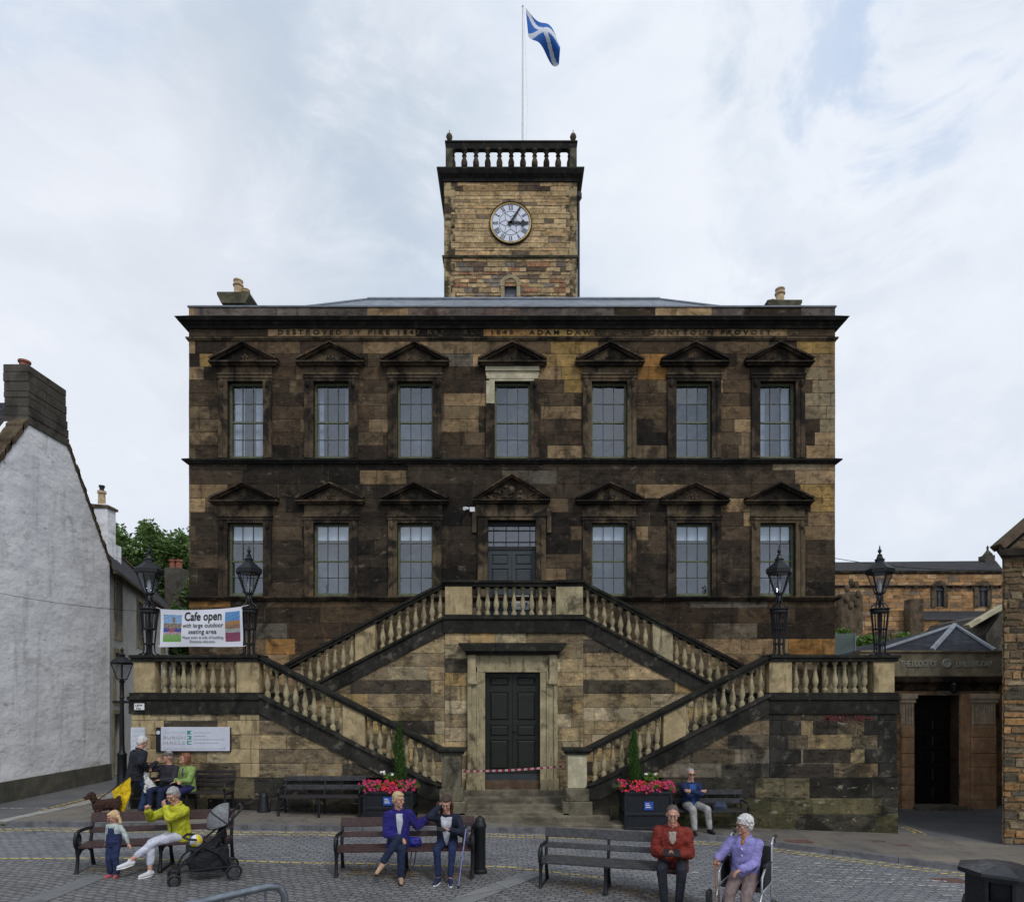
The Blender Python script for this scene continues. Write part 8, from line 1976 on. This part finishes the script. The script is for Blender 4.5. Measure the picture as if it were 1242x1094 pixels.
# ================================================================ DOGS, LEAD, YELLOW BAG, PRAM
def mat_fur(name, col_):
    b = NB(name); n = b.noise(38, 5, .7, dist=.8); b.col(b.mix(tuple(x*.45 for x in col_), tuple(min(1, x*1.3) for x in col_), b.mr(n, .3, .7, 0, 1))); b.rough(.95); b.bump(n, 1, .03); return b.m
def dog(label, loc, rz, s, mat, head_up=0, sit=False):       # faces -X locally
    d = MB(); z = .36*s; g = lambda x, y, zz: V((x*s, y*s, zz*s))
    if not sit:
        chain(d, [g(-.20, 0, .40), g(0, 0, .38), g(.20, 0, .39)], [.155*s, .145*s, .145*s]); d.ell(g(-.19, 0, .35), (.11*s, .10*s, .14*s)); d.ell(g(.2, 0, .36), (.11*s, .10*s, .12*s))
        chain(d, [g(-.24, 0, .46), g(-.33, 0, .60)], [.085*s, .07*s]); hc = g(-.37, 0, .64)
        for q in (-1, 1):
            chain(d, [g(-.20, q*.07, .34), g(-.22, q*.075, .20), g(-.21, q*.075, .04)], [.075*s, .062*s, .058*s], 9); d.ell(g(-.235, q*.075, .025), (.05*s, .036*s, .026*s))
            chain(d, [g(.20, q*.07, .33), g(.16, q*.08, .22), g(.27, q*.08, .14), g(.245, q*.08, .04)], [.09*s, .075*s, .058*s, .055*s], 9); d.ell(g(.22, q*.08, .025), (.05*s, .036*s, .026*s))
        chain(d, [g(.24, 0, .44), g(.28, 0, .54)], [.05*s, .06*s], 8)
    else:
        chain(d, [g(.12, 0, .13), g(.02, 0, .28), g(-.08, 0, .42)], [.13*s, .12*s, .10*s]); chain(d, [g(-.08, 0, .44), g(-.12, 0, .55)], [.075*s, .065*s]); hc = g(-.15, 0, .60)
        for q in (-1, 1):
            chain(d, [g(-.08, q*.07, .36), g(-.13, q*.075, .20), g(-.14, q*.075, .04)], [.055*s, .04*s, .035*s], 9); chain(d, [g(.12, q*.10, .14), g(-.02, q*.12, .12), g(.02, q*.12, .03)], [.09*s, .06*s, .04*s], 9); d.ell(g(-.05, q*.12, .03), (.07*s, .04*s, .03*s))
        chain(d, [g(.22, 0, .06), g(.34, .03, .05)], [.04*s, .03*s], 8)
    hh = lambda x, y, zz: hc+V((x*s, y*s, (zz+head_up*(-x))*s))
    d.ell(hh(0, 0, .03), (.105*s, .098*s, .105*s)); chain(d, [hh(-.06, 0, -.005), hh(-.125, 0, -.02)], [.058*s, .048*s], 9)
    for q in (-1, 1): chain(d, [hh(.0, q*.075, .04), hh(.015, q*.10, -.03), hh(.01, q*.095, -.10)], [.025*s, .035*s, .028*s], 8)
    o = link('dog', remesh(d, .011*max(.7, s), 1, .07*s, .045), mat); o.location = loc; o.rotation_euler.z = rz; tag(o, label, 'dog')
    n_ = MB(); n_.ell(hh(-.172, 0, -.004), (.018*s, .02*s, .015*s)); me_ = n_.mesh('nose', smooth=True); link('nose', me_, M['black_text'], o)
    for q in (-1, 1):
        e = MB(); e.ell(hh(-.072, q*.035, .035), (.011*s,)*3); link('eye', e.mesh('eye', smooth=True), M['eye_dark'], o)
    return o
pd = gp(130, 993); pd = V((pd.x, pd.y, zg(pd.x)))
dog('curly dark brown dog standing on the pavement behind the left bench', pd, R(48), .78, mat_fur('brown curly fur', (.055, .022, .013)))
loc = wall_loc(182, 14.02); dog('small white dog on the wall bench beside the man in the cap', loc+V((0, 0, .455)), R(10), .62, mat_fur('white fur', (.80, .78, .76)), sit=True)
hw = sm.matrix_world if False else None
Rz = Matrix.Rotation(R(148), 3, 'Z'); hand = V((p.x, 0, 0)); lh_ = gp(163, 987); hpos = V((X(164, lh_.y), lh_.y, zg(lh_.x)))+Rz @ (si['arms'][-1][2]+V((0, -.05, -.03)))
hpos2 = V((X(164, lh_.y), lh_.y, zg(lh_.x)))+Rz @ (si['arms'][1][2]+V((0, -.05, -.03)))
neck = pd+Matrix.Rotation(R(48), 3, 'Z') @ V((-.24*.78, 0, .52*.78))
lp_ = V((X(155, lh_.y-.3), lh_.y-.3, Z(943, lh_.y-.3)))
mb = MB(); mb.tube([neck, neck.lerp(lp_, .5)-V((0, 0, .01)), lp_, V((X(160, lh_.y-.3), lh_.y-.28, Z(930, lh_.y-.3))), hpos2], .011, 6); o = part('dog_lead', mb, M['black_text'], None, smooth=True); tag(o, 'black lead running from the standing man to the brown dog', 'lead')
mb = MB(); yy = lh_.y-.32; ring_ = []
q4 = [(135, 959), (157, 942.5), (158, 962), (149, 987), (141, 979)]
mb.prism([(X(a, yy), Z(b_, yy)) for a, b_ in q4], yy-.0, yy+.05); ybg = link('yellow_bag', remesh(mb, .012, 4, .025, .12), mat_cloth('bright yellow fabric', (.72, .48, .01), .6, .4)); tag(ybg, 'bright yellow fabric bag hanging beside the legs of the standing man', 'bag')
mb = MB(); mb.tube([(X(136, yy), yy-.012, Z(958, yy)), (X(157, yy), yy-.012, Z(942, yy))], .008, 6); link('bag_cord', mb.mesh('bag_cord'), M['black_text'], ybg)
# second lead to the white dog
w_ = loc+V((-.05, 0, .75)); mb = MB(); mb.tube([w_, V((X(183, 14.0), 14.0, Z(940, 14.0))), hpos2], .007, 6); o = part('dog_lead', mb, M['black_text'], None, smooth=True); tag(o, 'thin lead running from the standing man to the small white dog', 'lead')
# pram
pc = gp(238, 1072, RD); t = thing('pushchair', V((pc.x, pc.y+.28, pc.z)), 'black pushchair with a grey hood in front of the left bench', 'pushchair', None, R(-62))
# local: faces -Y
M['pram_grey'] = mat_cloth('grey mesh fabric', (.17, .175, .185), .9, .3, 20); M['pram_black'] = mat_cloth('black pram fabric', (.014, .014, .018), .8, .5)
for q in (-1, 1):
    x = q*.22; mb = MB(); mb.tube([(x, -.40, .14), (x, -.30, .34), (x, .22, .74), (x, .46, 1.02)], .014, 8); mb.tube([(x, .36, .14), (x, .18, .40), (x, -.05, .54)], .013, 8); mb.tube([(x, -.36, .20), (x, .34, .20)], .012, 8)
    lpart('side_frame', mb, M['iron'], t)
    for (y, r_, xo) in ((-.42, .088, 0), (.38, .115, .03)):
        for xx in ((x-.035, x+.035) if y < 0 else (x+q*xo,)):
            mb = MB(); mb.tube([(xx, y+r_*.84*math.cos(a), r_+r_*.84*math.sin(a)) for a in [k*math.pi/12 for k in range(24)]], .018, 8, closed=True); w1 = lpart('wheel', mb, M['black_vinyl'], t)
            mb = MB(); mb.tube([(xx-.012, y, r_), (xx+.012, y, r_)], r_*.62, 14); mb.tube([(xx-.02, y, r_), (xx+.02, y, r_)], .02, 10); lpart('hub', mb, M['wood_grey'], w1)
mb = MB(); mb.tube([(-.22, .46, 1.02), (-.20, .50, 1.06), (.20, .50, 1.06), (.22, .46, 1.02)], .02, 8); lpart('handlebar', mb, M['black_vinyl'], t)
mb = MB(); mb.tube([(-.21, -.12, .64), (-.20, -.24, .66), (0, -.30, .66), (.20, -.24, .66), (.21, -.12, .64)], .018, 8); lpart('bumper_bar', mb, M['black_vinyl'], t)
mb = MB(); loft(mb, [(V((0, -.26, .50)), .19, .03, V((1, 0, 0)), V((0, .3, 1)).normalized()), (V((0, -.05, .46)), .20, .045, V((1, 0, 0)), V((0, 0, 1))), (V((0, .12, .50)), .20, .05, V((1, 0, 0)), V((0, -.6, .8)).normalized()), (V((0, .26, .80)), .19, .035, V((1, 0, 0)), V((0, -.9, .4)).normalized()), (V((0, .34, 1.0)), .15, .03, V((1, 0, 0)), V((0, -.9, .4)).normalized())], 16)
me_ = remesh(mb, .012, 2, .012, .08); link('seat', me_, M['pram_black'], t)
mb = MB()      # hood: ribbed half shell
n, m_ = 14, 10
def hood(i, j, rr_=.27): th = R(18+ (150-18)*i/m_)*1.0; ph = math.pi*j/n; a_ = R(-20+115*i/m_); x = rr_*math.cos(ph); rad = rr_*math.sin(ph)*1.05; return V((x, .30-math.cos(a_)*rad, .84+math.sin(a_)*rad))
for i in range(m_):
    for j in range(n):
        mb.quad(hood(i, j), hood(i, j+1), hood(i+1, j+1), hood(i+1, j)); mb.quad(hood(i, j, .264), hood(i+1, j, .264), hood(i+1, j+1, .264), hood(i, j+1, .264))
link('hood', mb.mesh('hood', smooth=True), M['pram_grey'], t)
mb = MB()
for i in (0, 5, 10): mb.tube([hood(i, j, .273) for j in range(n+1)], .009, 6)
lpart('hood_rib', mb, M['pram_black'], t)
mb = MB(); loft(mb, [(V((0, .04, .15)), .18, .26, V((1, 0, 0)), V((0, 1, 0))), (V((0, .04, .28)), .20, .30, V((1, 0, 0)), V((0, 1, 0))), (V((0, .08, .48)), .20, .24, V((1, 0, 0)), V((0, 1, 0)))], 18); link('basket', remesh(mb, .014, 2, .04, .12), M['pram_black'], t)
mb = MB(); mb.box(-.16, .16, -.46, -.34, .19, .21, bev=.006); lpart('footrest', mb, M['black_vinyl'], t)
# toy ball on the seat
Rb = Matrix.Rotation(R(-62), 3, 'Z'); bc = V((pc.x, pc.y+.28, pc.z))+Rb @ V((0.06, -.13, .60)); mb = MB(); n, m_ = 18, 12
cols = [(.6, .6, .62), (.62, .5, .02), (.55, .03, .03), (.02, .08, .4), (.6, .6, .62), (.62, .5, .02)]
for i in range(m_):
    for j in range(n):
        f = lambda a_, b_: bc+V((math.sin(math.pi*a_/m_)*math.cos(2*math.pi*b_/n), math.sin(math.pi*a_/m_)*math.sin(2*math.pi*b_/n), math.cos(math.pi*a_/m_)))*.095
        mb.quad(f(i, j), f(i+1, j), f(i+1, j+1), f(i, j+1), cols[(j//3+(i > 6)) % 6])
o = part('toy_ball', mb, M['vcol'], None, colors=True, fix=False); o.data.polygons.foreach_set('use_smooth', [True]*len(o.data.polygons)); tag(o, 'colourful toy ball lying in the pushchair', 'ball')
